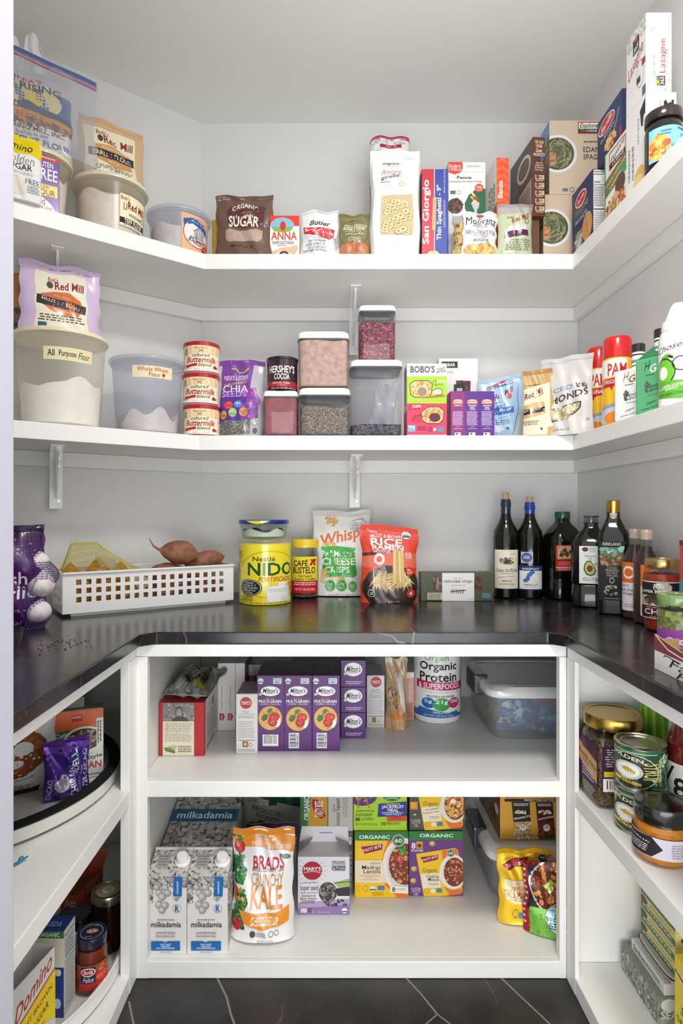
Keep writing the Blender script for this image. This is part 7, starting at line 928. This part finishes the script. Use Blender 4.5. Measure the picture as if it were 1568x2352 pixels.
# bin and pouches at the other end
Yb2 = Yof(L_, 2078)
b2 = bin_('clear bin with a white lid under the yellow box of nut packets', .390, Yb2, .30, .31, .115, L_, 0, None)
pouchw('plastic_bag', 'crumpled clear bag of small goods seen dimly inside the lower clear bin', 'plastic bag', (.49, Yb2 + .06, L_ + .008), .15, .085, .05, 0, 'c8c2b8', [('S', 0, 0, 100, 100, 50, 6, ['a8a098', 'e4e0d8', '8a8278'])], 'pillow', 'bagfilm', seed=102, wr=.006)
c = KR
zL = L_ + .115 + .0218
def nutp(x0, y0, x1, y1, k, nm, cs, foot): return [('p', [x0, y0, x1 - 12, y0, x1 + 24, y1, x0 + 44, y1 + 4], k), ('p', [x0 + 26, y0 + 260, x1 + 8, y0 + 250, x1 + 24, y1, x0 + 44, y1 + 4], cs[1]), ('S', x0 + 38, y0 + 270, x1 + 10, y1 - 8, 60, 16, cs), ('s', (x0 + x1) / 2, y0 + 130, 84, 24, 26, 14, ['f0e4c4', 'd8c494', 'e8d8b0']), ('t', nm, x0 + 30, y0 + 170, x1 + 4, y0 + 234, 'f4f0ea', 'Bk'), ('l', x0 + 20, y0 + 20, x1 - 12, y0 + 60, 2, 'e8e0d8'), ('e', (x0 + x1) / 2 + 26, y0 + 330, 48, 50, '2a2624'), ('e', (x0 + x1) / 2 + 26, y0 + 330, 43, 45, 'f0ece4'), ('t', '10', (x0 + x1) / 2 + 4, y0 + 295, (x0 + x1) / 2 + 48, y0 + 335, '26221f', 'B'), ('r', x0 + 44, y1 + 2, x1 + 24, y1 + 40, foot)]
YN = Yb2 + .05
boxw('nut_box', 'yellow-orange box of peanut and almond packets on the lower white bin lid', 'nut box', (XX(1148, YN) + .115, YN + .115, zL), .23, .23, .16, 0, 'd9a33c', {'f': cv([('e', 745, 160, 86, 24, '8a2a22'), ('e', 745, 156, 76, 20, 'e8dcb8'), ('r', 662, 194, 1500, 230, '2a2422'), ('t', 'PERFECT FOR ON THE GO SNACKING', 915, 200, 1560, 222, 'f2ece2', 'B'), ('t', 'KIRKLAND', 920, 118, 1160, 140, '2a2422', 'B')] + nutp(752, 232, 994, 720, '2a2622', 'PEANUTS', ['d8c8a0', 'b89c6a', 'ecdcb8', 'a08850'], 'e8cc3a') + nutp(1060, 236, 1290, 700, '45182a', 'ALMONDS', ['7a3a22', '5a2818', '9a5434', '6a3020'], '1f7a48') + [('t', 'NET WT 1.36 kg (48 oz) 3 LB', 868, 650, 1420, 676, '2a2422', '')], KR, 1148, ZZ(0, 1) * 0 + CY - (zL + .16 - H) * F / YN, 1148 + .23 * F / YN, CY + (H - zL) * F / YN), 'l': [('r', 0, 0, 100, 100, '7a5a3a'), ('S', 60, 0, 100, 100, 80, 8, ['4a2a1c', '6a3e26', '8a5a3a']), ('e', 86, 60, 8, 8, 'e8e0d0'), ('r', 0, 40, 30, 100, '3f5a34')]})
pouch('curry_pouch', 'yellow foil pouch of vegetable masala leaning on the lower clear bin', 'curry pouch', 582, 1306, 900, None, .035, L_, 'edc026', [('p', [1050, 940, 1150, 905, 1306, 910, 1306, 1080, 1180, 1000, 1090, 1020], 'e07a2a'), ('e', 1330, 1060, 140, 90, 'e4e0d8'), ('t', 'All Natural', 650, 975, 800, 1060, '6a5a14', 'ik'), ('p', [650, 1090, 840, 985, 982, 990, 964, 1080, 840, 1100, 714, 1158], '9a2028'), ('t', 'TASTY BITE', 690, 1010, 946, 1128, 'f6ece0', 'bk')] + BAD(1180, 1006, 66) + [('n', [676, 1246, 760, 1262, 960, 1254], 4, 'b89a2a'), ('p', [640, 1260, 960, 1265, 960, 1520, 760, 1530, 660, 1480], 'efdcae'), ('t', 'INDIAN', 810, 1284, 960, 1320, 'a85a2a', ''), ('t', 'Vegetable', 690, 1318, 985, 1392, 'b8482a', 'b'), ('t', 'Tikka Masala', 640, 1378, 985, 1462, 'b8482a', 'b'), ('l', 700, 1462, 930, 1510, 3, '8a6a3a'), ('o', 784, 1648, 34, 52, .12, '7a5a14'), ('r', 826, 1630, 916, 1698, '5a88b0')], 'stand', yb=1780, lean=6, seed=105, c=c, mat='foil', seal='e4b820')
pouch('curry_pouch', 'dark red-bordered curry pouch with white dots standing in front of the yellow pouch', 'curry pouch', 916, 1760, 1088, None, .03, L_, 'a81f34', [('e', 930 + 0, 1136 + i * 72, 16, 16, 'd8d0c8') for i in range(11)] + [('e', 980 + i * 68, 1100, 14, 10, 'd8d0c8') for i in range(11)] + [('e', 1020 + i * 74, 1925 + i * 26, 16, 18, 'd8d0c8') for i in range(4)] + [('r', 966, 1116, 1710, 1670, '2a1c18'), ('e', 1330, 1370, 356, 330, 'd8d0c8'), ('e', 1340, 1370, 342, 316, '5a2416'), ('s', 1300, 1360, 270, 270, 150, 34, ['8a3a1c', '6a2a14', 'b8602c', 'd88a3a', '4a1c10', 'a04a22']), ('s', 1240, 1370, 60, 60, 14, 24, ['a8b84a', 'c8d06a', '8aa83a']), ('r', 996, 1640, 1710, 1990, '7ab84a'), ('S', 996, 1700, 1240, 1980, 26, 22, ['6aa83e', '8ac85a', '5f9a38']), ('e', 1380, 1724, 190, 184, '8a5a3a'), ('e', 1380, 1724, 180, 176, 'a8d8d8'), ('t', 'TRADER JOE\'S', 1254, 1576, 1500, 1606, 'b0303a', 'b'), ('t', 'INDIAN FARE', 1240, 1616, 1500, 1650, '2a3a44', ''), ('t', 'JAIPUR\nVEGETABLES', 1200, 1676, 1640, 1766, '22303a', 'b'), ('l', 1230, 1780, 1520, 1860, 3, '3a5a60'), ('t', 'NET WT. 10 OZ', 1200, 2010, 1480, 2090, 'e8d8d0', 'bK')], 'stand', yb=1965, lean=5, seed=106, c=c, mat='foil', seal='a01c30', rot=-20)
# ---------------------------------------------------------------- corner cabinet: turntables
def susan(lab, zb, black):
    cx, cy, R_ = (-.791, 1.2765, .314) if black else (-.777, 1.2765, .316); t = empty('turntable', lab, 'turntable', (cx, cy, zb), 0)
    lath('base_disc', [(.001, .006), (R_ * .985, .006), (R_ * .985, .012), (.001, .012)], 'gloss', t, 'd4d2cc', 96)
    lath('pivot', [(.09, 0), (.09, .006)], 'gloss', t, 'b0aea8', 40)
    lath('rim_wall', [(R_, .004), (R_ + .004, .006), (R_ + .004, .030), (R_ - .002, .030), (R_ - .004, .012)], 'gloss' if black else 'trimpaint', t, 'd8d6d0', 96, cap=False)
    if black: lath('rubber_rim', [(R_ + .004, .030), (R_ + .006, .0305), (R_ + .006, .034), (R_ - .016, .036), (R_ - .018, .030), (R_ - .004, .0285)], 'matte', t, '1b1a1c', 96, cap=False)
    else: lath('raised_lip', [(R_ + .004, .030), (R_ + .005, .034), (R_ + .001, .037), (R_ - .004, .034), (R_ - .003, .029)], 'gloss', t, 'e4e2dd', 96, cap=False)
    return t
susan('white turntable with a black rubber rim on the upper corner shelf', U_ + .0005, 1); susan('plain white turntable on the lower corner shelf', L_ + .0005, 0)
zu = U_ + .0135; zl = L_ + .0135
pouchw('pretzel_bag', 'white pretzel bag with a big brown pretzel picture on the black-rimmed turntable', 'snack bag', (-.668, 1.222, zu), .205, .225, .07, 35, 'd2d0cc', [('t', 'pretzels', 14, 6, 90, 24, '2a1e1a', 'Bk'), ('n', [30, 32, 88, 22], 1, '5a5450'), ('t', 'THE ORIGINAL\nSPLIT-OPEN PRETZEL', 46, 27, 92, 37, '4a4440', 'k')] + [x for i in range(34) for x in ((lambda a: (('e', 52 + 30 * cos(a) * (1 if i < 22 else .5), 60 + 15 * sin(a) * (1 if i < 22 else 1.0), 9, 8, '7a4020'), ('e', 51 + 30 * cos(a) * (1 if i < 22 else .5), 59 + 15 * sin(a) * (1 if i < 22 else 1.0), 5, 4, 'a05a2e')))(i * 2 * pi / 22))] + [('s', 52, 60, 34, 20, 30, 1.4, ['e8c8a0', 'd8a878']), ('e', 44, 56, 11, 6, 'd2d0cc'), ('e', 66, 56, 10, 6, 'd2d0cc'), ('e', 54, 68, 12, 4, 'd2d0cc'), ('t', 'PURE FLAVOR', 34, 82, 76, 88, '4a4440', 'k'), ('l', 34, 90, 74, 95, 2, '7a7470'), ('p', [40, 96, 80, 94, 80, 100, 40, 100], '2a1a14')], 'pillow', 'paper', seed=111, wr=.003)
pouchw('chocolate_bag', 'shiny purple bag of dark baking chips in front of the bean soup box', 'snack bag', (-.539, 1.218, zu), .088, .118, .045, 38, '4a2a88', [('r', 0, 0, 100, 18, '7a4ab4'), ('p', [36, 22, 80, 20, 88, 40, 60, 50, 40, 40], '2a2a7a'), ('t', 'CHIRARDELLI', 52, 16, 70, 94, 'f0ecf4', 'Bv'), ('t', 'PREMIUM BAKING', 74, 40, 79, 90, 'c8bcd8', 'v'), ('t', '72% CACAO', 82, 22, 94, 86, 'f0ecf4', 'bv'), ('e', 34, 68, 18, 13, 'c8c4cc'), ('e', 34, 68, 12, 9, '8a848e'), ('t', 'CACAO', 4, 60, 14, 96, 'd8d0e0', 'bv'), ('S', 0, 10, 100, 100, 26, 5, ['6a42a8', '3a1f6a', '8a62c4'])], 'pillow', 'foil', seed=112, seal='6a3fa8', wr=.005)
boxw('soup_box', 'orange and white bean soup box on the black-rimmed turntable', 'soup box', (-.557, 1.318, zu), .10, .04, .148, 22, 'dcdad6', {'f': [('p', [0, 0, 100, 0, 100, 26, 50, 34, 0, 50], 'd8642a'), ('r', 36, 6, 58, 16, 'b8201e'), ('t', 'HARVEST', 38, 8, 56, 11, 'f0dcc8', 'b'), ('p', [0, 30, 32, 26, 36, 42, 0, 50], '2a7a44'), ('t', 'Café\nStyle', 2, 31, 30, 46, 'f0f4ea', 'b'), ('e', 62, 44, 42, 20, 'ece8e0'), ('e', 62, 43, 36, 16, '5a3a30'), ('s', 62, 43, 30, 12, 40, 6, ['8a6a5a', 'b09a88', '3a2420']), ('r', 86, 14, 100, 54, 'e8e4dc'), ('L', 88, 16, 98, 52, 2, '3a3634'), ('t', 'Harvest', 40, 62, 66, 68, '3a8a6a', 'k'), ('t', 'ST-Style', 42, 66, 98, 76, '2a5a4a', 'Bk'), ('t', 'BEAN', 50, 76, 96, 86, 'c0381f', 'B'), ('t', 'SOUP', 50, 86, 70, 92, 'c0381f', 'B'), ('l', 64, 94, 98, 98, 1, '6a6864')], 't': [('r', 0, 0, 100, 100, '8a8478')]}, flap='9a9488')
boxw('tea_packet', 'small dull packet lying on top of the bean soup box', 'packet', (-.59, 1.325, zu + .1505), .08, .05, .022, 20, '8a8274', {'f': [('r', 0, 0, 100, 100, '6a6458')]}, bev=.004)
m = MB(); m.tube([(0, 0, 0), (.012, .018, .0015), (.022, .036, .003)], [.0016, .0022, .0016], '2a7aa8'); m.tube([(.014, .022, .002), (.012, .030, .004), (.016, .034, .004)], .0016, '2a7aa8')
o = m.build('bag_clip', 'gloss'); put(o, (-.540, .985, U_ + .003)); tag(o, 'small blue plastic bag tie on the shelf edge below the turntable', 'bag tie')
# lower turntable
def opencarton(nm, lab, cat, loc, w, d, h, rot, col, A, inner):
    t = empty(nm, lab, cat, loc, rot)
    m = MB(); tk = .0012
    for b in ((-w / 2, w / 2, -d / 2, -d / 2 + tk), (-w / 2, w / 2, d / 2 - tk, d / 2), (-w / 2, -w / 2 + tk, -d / 2, d / 2), (w / 2 - tk, w / 2, -d / 2, d / 2)): m.box(*b, 0, h, col)
    m.box(-w / 2, w / 2, -d / 2, d / 2, 0, tk, col)
    SS = {'f': (lambda u, v, e: ((u - .5) * w, -d / 2 - e, v * h), w / h), 'r': (lambda u, v, e: (w / 2 + e, -d / 2 + u * d, v * h), d / h)}
    for k, it in A.items(): art(m, SS[k][0], SS[k][1], it)
    m.build('carton_body', 'card', t)
    m = MB(); m.box(-w / 2 + .002, w / 2 - .002, -d / 2 + .002, d / 2 - .002, .002, h * .7, inner); m.build('inner_wrap', 'film', t)
    return t
t = opencarton('snack_carton', 'torn-open orange carton standing on the plain turntable behind the jars', 'carton', (-.611, 1.468, zl), .042, .115, .074, -8, 'd0603c', {'f': [('r', 0, 0, 100, 100, 'b84a30'), ('t', 'pure', 24, 18, 90, 40, 'f4e4d8', 'i'), ('l', 8, 44, 90, 50, 1, 'd8a08a'), ('t', 'RASPBERRY', 10, 56, 76, 64, '4a1a1a', 'b'), ('l', 10, 70, 90, 92, 2, '7a2a20')], 'r': [('p', [20, 0, 60, 30, 100, 10, 100, 100, 40, 100], 'a84a38'), ('S', 30, 20, 100, 100, 60, 6, ['b8604a', '8a3a2c', 'c87a64'])]}, '7a6a48')
m = MB(); m.idx([(-.021, .0575, .074), (.021, .0575, .074), (.026, .074, .108), (-.016, .072, .106)], [(0, 1, 2, 3)], 'd0603c'); m.idx([(-.021, .0590, .074), (.021, .0590, .074), (.026, .0755, .108), (-.016, .0735, .106)], [(3, 2, 1, 0)], 'd8d4cc'); m.build('torn_flap', 'card', t)
def jar(nm, lab, x, y, r, h, z, lidc, lidm, cont, lab_=None, lid_h=.018, rot=0, glass='glass', top=None):
    t = empty(nm, lab, 'jar', (x, y, z), rot); b = h - lid_h
    lath('glass_body', [(r * .84, 0), (r * .97, .006), (r, .014), (r, b * .66), (r * .97, b * .74), (r, b * .82), (r * .92, b * .94), (r * .88, b + .004)], glass, t, n=48, cap=False)
    if cont: lath('contents', [(r * .8, .002), (r * .93, .008), (r * .96, .016), (r * .96, b * .66), (r * .93, b * .74), (r * .96, b * .82), (r * .89, b * .92)], cont, t, n=48)
    l = rlid('lid', r * .97, b, h, lidm, t, lidc, 36 if lidm == 'metal' else 0)
    if lab_: cyl_label(t, r * 1.006, *lab_)
    if top:
        m = MB(); S = lambda u, v, e: ((u - .5) * 1.6 * r, (v - .5) * 1.6 * r, h - .0012 + e); art(m, S, 1, top, eps=.0006); m.build('lid_print', 'gloss', l)
    return t
jar('sauce_jar', 'dark mason jar with a worn silver-gold lid and round sticker behind the red sauce jar', -.505, 1.352, .037, .125, zl, 'b8b4a0', 'metal', 'salsa', top=[('e', 50, 50, 48, 48, 'a89c6a'), ('e', 50, 50, 22, 22, 'e8e6e0'), ('l', 36, 40, 64, 60, 4, '6a6864'), ('o', 50, 50, 48, 48, .06, '4a4434')], glass='smoke')
jar('sauce_jar', 'small jar of red sauce with a navy lid at the rim of the plain turntable', -.495, 1.235, .031, .112, zl, '20243a', 'gloss', 'tomato', (.014, .064, -80, 80, 'b8342a', [('r', 0, 0, 100, 24, '8a5a34'), ('s', 14, 50, 12, 36, 26, 6, ['4a7a3a', 'd84a34', '8a2a20']), ('s', 84, 50, 14, 36, 26, 6, ['d84a34', 'c83a2e', 'e8684a']), ('r', 32, 6, 64, 70, '232a48'), ('e', 48, 26, 16, 17, 'f0ecea'), ('e', 48, 26, 14, 13, 'b8202e'), ('t', 'Barilla', 38, 18, 58, 33, 'f4eeee', 'bi'), ('t', 'Felice', 37, 46, 60, 66, 'f0ecea', 'i')]), rot=12, top=[('e', 50, 50, 50, 50, '20243a'), ('o', 50, 50, 44, 44, .03, 'd8d8e0'), ('e', 52, 46, 22, 12, 'f0ecea'), ('e', 52, 46, 20, 10, 'b8202e'), ('t', 'Barilla', 38, 41, 66, 51, 'f4eeee', 'bi'), ('l', 54, 14, 80, 18, 1, 'd8d8e0'), ('l', 26, 78, 54, 82, 1, 'd8d8e0')])
jar('sauce_jar', 'black jar in shadow between the orange carton and the navy box', -.578, 1.345, .036, .075, zl, '1e1a18', 'gloss', 'salsa', glass='smoke')
boxw('sweetener_box', 'navy, green and cream box with a nutrition panel on the plain turntable', 'box', (-.552, 1.182, zl), .07, .046, .165, -2, 'e6e0c8', {'f': [('r', 0, 0, 100, 8, '2c7a44'), ('t', 'ORGANIC', 30, 1.5, 88, 6.5, 'f0f4ea', 'B'), ('r', 0, 42, 100, 100, '2a3f8a'), ('e', 84, 48, 9, 4, 'e6e0c8'), ('e', 82, 84, 10, 6, 'c8d4f0')], 'r': [('r', 0, 0, 100, 100, 'd4d4d4'), ('t', 'Nutrition', 6, 4, 90, 9, '2a2a2c', 'b'), ('l', 8, 12, 92, 36, 6, '6a6a6c'), ('r', 8, 38, 92, 39, '2a2a2c'), ('l', 8, 42, 92, 96, 14, '9a9a9c')], 't': [('r', 0, 0, 100, 100, '2a3f8a'), ('t', 'USDA', 40, 40, 80, 70, 'b8c4e8', 'b')]})
t = empty('plastic_tub', 'small white tub with pink and grey print behind the navy box', 'tub', (-.5455, 1.252, zl), 30); lath('tub_body', [(.021, 0), (.022, .002), (.022, .075)], 'gloss', t, 'e2e0de', 40)
cyl_label(t, .022, .010, .07, -60, 60, 'e2e0de', [('o', 50, 22, 16, 10, .3, 'a83a4a'), ('t', 'G', 40, 44, 62, 62, '3a3a3c', 'B'), ('r', 30, 80, 70, 94, 'c8306a')]); rlid('lid', .0225, .075, .084, 'gloss', t, 'dcdad8')
t = opencarton('sugar_carton', 'open white and yellow carton of light brown sugar at the front of the plain turntable', 'carton', (-.532, 1.028, zl), .112, .048, .195, 79, 'e4e2de', {'f': [('p', [0, 38, 100, 20, 100, 100, 0, 100], 'f0d622'), ('p', [0, 36.5, 100, 18.5, 100, 20.5, 0, 38.5], 'c8502a'), ('t', 'Domino', 8, 6, 92, 32, 'b83a24', 'bik'), ('t', 'LIGHT BROWN', 14, 30, 92, 46, 'a84a24', 'Bk'), ('t', 'SUGAR', 44, 42, 84, 54, 'a84a24', 'Bk'), ('l', 40, 56, 80, 59, 1, '8a7a2a'), ('e', 70, 78, 40, 18, 'd8d4d8'), ('s', 76, 80, 24, 14, 40, 6, ['b8a8a0', '8a6a5a', 'e8e0dc'])]}, 'b8b4ac')
m = MB(); m.box(-.03, .02, -.004, .004, .137, .1375, '8a6a3a'); m.build('sugar_smear', 'matte', t)
# ---------------------------------------------------------------- cabinet on the bottle side
t = empty('nut_jar', 'square clear jar with a gold lid and a purple mixed-nuts label', 'jar', (.5765, 1.245, U_), 0)
r = .0545; hb = .150
lath('jar_body', [(r * .9, 0), (r * .97, .006), (r, .018), (r, hb - .022), (r * .96, hb - .010), (r * .86, hb), (r * .86, hb + .008)], 'glass', t, p=7, n=72, cap=False)
lath('contents', [(r * .86, .003), (r * .95, .008), (r * .965, .02), (r * .965, hb - .026), (r * .9, hb - .012)], 'teaseed', t, p=7, n=72)
rlid('lid', .0575, hb + .002, hb + .026, 'metal', t, 'b8964a')
flat_label(t, .100, .088, (-r - .0006, 0, .036), '43203c', [('p', [0, 12, 40, 24, 100, 36, 100, 84, 60, 74, 0, 56], 'cda06a'), ('p', [20, 6, 50, 14, 56, 28, 30, 26], '6a2a6a'), ('t', 'Black tea', 2, 30, 96, 58, '2a2226', 'iK'), ('t', 'MIXED', 28, 38, 60, 50, '5a2a20', 'K'), ('t', 'NUTS', 24, 50, 62, 62, '5a2a20', 'K'), ('l', 30, 66, 90, 92, 4, 'd8c8d0')], tilt=0, rz=-90)
flat_label(t, .094, .088, (0, -r - .0006, .036), '43203c', [('l', 6, 4, 94, 46, 8, 'c8bcc4'), ('r', 4, 54, 80, 66, 'e0c42a'), ('k', 2, 70, 96, 99)])
def syrup(lab, z, rot):
    t = empty('syrup_tin', lab, 'tin', (.575, 1.132, z), rot, 'green and gold syrup tins'); r = .0435; h = .080
    lath('tin_body', [(r + .001, 0), (r + .002, .001), (r + .001, .003), (r, .004), (r, h - .004), (r + .001, h - .003), (r + .002, h - .001), (r + .001, h), (r - .003, h), (r - .004, h - .004), (r * .78, h - .004), (r * .76, h - .001), (r * .70, h - .001), (r * .68, h - .004), (.001, h - .004)], 'metal', t, 'c8c2ac', 56)
    cyl_label(t, r, .005, h - .005, -100, 100, '1f4f34', [('r', 0, 0, 100, 6, '1a6a44'), ('r', 0, 94, 100, 100, '1a6a44'), ('r', 3, 7, 66, 9, 'd8d4b0'), ('S', 2, 9, 96, 92, 90, 2.2, ['2f6a48', '16402a', '8a9a78', '3a7a54']), ('e', 34, 56, 34, 46, '26342a'), ('o', 34, 56, 34, 46, .04, 'd8d4b0'), ('t', 'GOLDEN', 6, 10, 50, 32, 'e4e0bc', 'BK'), ('t', 'SYRUP', 50, 30, 72, 78, 'd8cc7a', 'BV'), ('e', 32, 56, 20, 26, '16201a'), ('e', 32, 56, 18, 23, 'c8c8b8'), ('e', 32, 56, 14, 18, 'ecebe4'), ('p', [24, 52, 32, 46, 42, 56, 40, 64, 30, 60], 'c8a03a'), ('p', [14, 76, 48, 84, 48, 92, 14, 84], 'd8b83a'), ('t', '454g', 24, 80, 38, 88, '3a3418', 'b'), ('s', 80, 30, 12, 18, 30, 3, ['d8d8c0', '6a8a6a']), ('n', [70, 14, 70, 90], .8, 'd8d4b0'), ('n', [92, 14, 92, 90], .8, 'd8d4b0')], 'printed_wrapper', 'gloss')
syrup('green and gold syrup tin standing on the shelf, carrying another tin', U_, -24); syrup('green and gold syrup tin stacked on its twin beside the nut jar', U_ + .0805, -20)
t = empty('juice_bottle', 'red vegetable juice bottle with a green label behind the syrup tins', 'bottle', (.669, 1.12, U_), -32); r = .047
lath('bottle_body', [(r * .9, 0), (r, .006), (r, .15), (r * .94, .17), (r * .7, .20), (.018, .225), (.018, .24)], 'glass', t, n=48, cap=False); lath('contents', [(r * .86, .002), (r * .96, .008), (r * .96, .15), (r * .9, .17), (r * .66, .198), (.016, .222)], 'gloss', t, '7a1c14', 48)
cyl_label(t, r * 1.006, .020, .13, -80, 80, '3f9a38', [('p', [0, 0, 60, 0, 70, 40, 40, 60, 0, 50], 'e0e0d8'), ('t', 'V', 4, 6, 26, 46, '1e2a22', 'Bi'), ('e', 34, 40, 16, 22, 'e8e6de'), ('t', '8', 24, 22, 44, 56, '1e2a22', 'B'), ('t', 'Original', 50, 62, 84, 70, 'f0f4ea', 'b'), ('p', [10, 70, 100, 74, 100, 84, 10, 82], '2a6a2a'), ('t', 'LOW SODIUM', 14, 71, 88, 82, '1a3a1a', 'B'), ('t', '100% VEGETABLE JUICE', 24, 88, 92, 93, 'eef4e8', 'b')], 'printed_wrapper', 'gloss')
t = empty('drink_bottle', 'dark bottle with a ribbed lime green cap behind the syrup tins', 'bottle', (.668, 1.258, U_), 0)
lath('bottle_body', [(.024, 0), (.026, .004), (.026, .085), (.022, .10)], 'darkglass', t, n=40); lath('cap', [(.023, .10), (.023, .232), (.021, .235), (.001, .235)], 'gloss', t, '6a9a2c', 40)
m = MB()
for i in range(9):
    a = 2 * pi * i / 9; m.tube([(.023 * cos(a), .023 * sin(a), .102), (.023 * cos(a), .023 * sin(a), .23)], .0042, '8cbc3c', 0, 8)
m.build('cap_ribs', 'gloss', t)
jar('sauce_jar', 'squat jar of orange sauce with a black lid in front of the syrup tins', .5615, 1.032, .0455, .096, U_, '1a1a1c', 'gloss', 'orangesauce', (.016, .050, -110, 70, 'cfc8d4', [('p', [0, 10, 50, 0, 62, 50, 50, 96, 0, 100], '26222a'), ('t', 'GARLIC', 18, 18, 48, 34, 'e8e4ea', 'bK'), ('l', 10, 44, 46, 84, 4, 'c8c0cc'), ('l', 70, 20, 98, 90, 6, '9a94a4')]), lid_h=.026, rot=-28)
# lower shelf on the bottle side
boxw('salt_box', 'grey-green patterned box of sea salt at the bottom of the lower stack', 'box', (.672, 1.231, L_), .10, .146, .052, 0, '8a9084', {'l': [('S', 0, 0, 100, 100, 220, 2.6, ['7a8276', 'a8aca0', '6a7066', 'c4c8bc']), ('l', 0, 4, 70, 10, 1, '6a6f64')], 'f': [('S', 0, 0, 100, 100, 60, 6, ['7a8068', '9aa088', '5f664e']), ('e', 22, 30, 16, 24, 'd8d8d0'), ('t', 'SEA SALT', 6, 52, 90, 80, 'd8d6c8', 'B')]})
boxw('food_box', 'flat white box of sardines between the sea salt and the grey tin', 'box', (.685, 1.225, L_ + .0525), .098, .128, .022, 0, 'dad8d4', {'l': [('t', 'Sardines', 8, 20, 44, 70, '2a2a2a', 'b'), ('l', 46, 30, 92, 70, 2, '5a5a58')]})
t = empty('food_tin', 'flat grey tin with rounded corners and a dark rim on the white box', 'tin', (.698, 1.215, L_ + .075), 0)
lath('tin_body', [(.052, 0), (.055, .003), (.055, .014)], 'metal', t, 'b4b2ae', 72, 5, 1.25); l = lath('lid', [(.056, .014), (.057, .0155), (.055, .018), (.001, .018)], 'gloss', t, 'b8b4a8', 72, 5, 1.25)
lath('dark_rim', [(.0575, .0125), (.0585, .014), (.0575, .0155)], 'matte', l, '1e1c1c', 72, 5, 1.25, cap=False)
for i in range(4):
    boxw('cracker_packet', ('lowest yellow cracker packet on the grey tin', 'second yellow cracker packet up from the grey tin', 'third yellow cracker packet up from the grey tin', 'topmost yellow cracker packet of the lower stack')[i], 'cracker packet', (.702, 1.215, L_ + .0935 + i * .0287), .10, .128, .028, 0, 'd8c878', {'l': [('p', [0, 54, 100, 50, 100, 92, 0, 96], '2f6a44'), ('l', 6, 62, 90, 84, 1, 'd8e4c8'), ('e', 8, 30, 12, 24, '4a3a34'), ('l', 24, 14, 92, 40, 2, 'b89a4a')], 'f': [('e', 50, 50, 40, 40, '5a4a34')]}, grp='yellow cracker packets in the lower stack')
boxw('popcorn_box', 'bright yellow box with black script nearest the doorway on the lower shelf', 'box', (.680, 1.05, L_), .10, .13, .168, 0, 'ecd41c', {'l': [('t', 'Cracker', 4, 14, 88, 30, 'f2ecd8', 'BK'), ('n', [2, 16, 96, 34], 3, '3a2a1c'), ('t', 'Eat\nSlow', 14, 36, 60, 62, '4a4214', 'iK'), ('t', 'SEED & POSS', 6, 62, 96, 80, '3a3410', 'bK'), ('p', [40, 78, 100, 74, 100, 100, 30, 100], 'e8e6de')], 'f': [('p', [0, 0, 100, 0, 100, 60, 0, 80], 'f0da2a'), ('p', [0, 80, 100, 60, 100, 100, 0, 100], 'e8e6de')]})
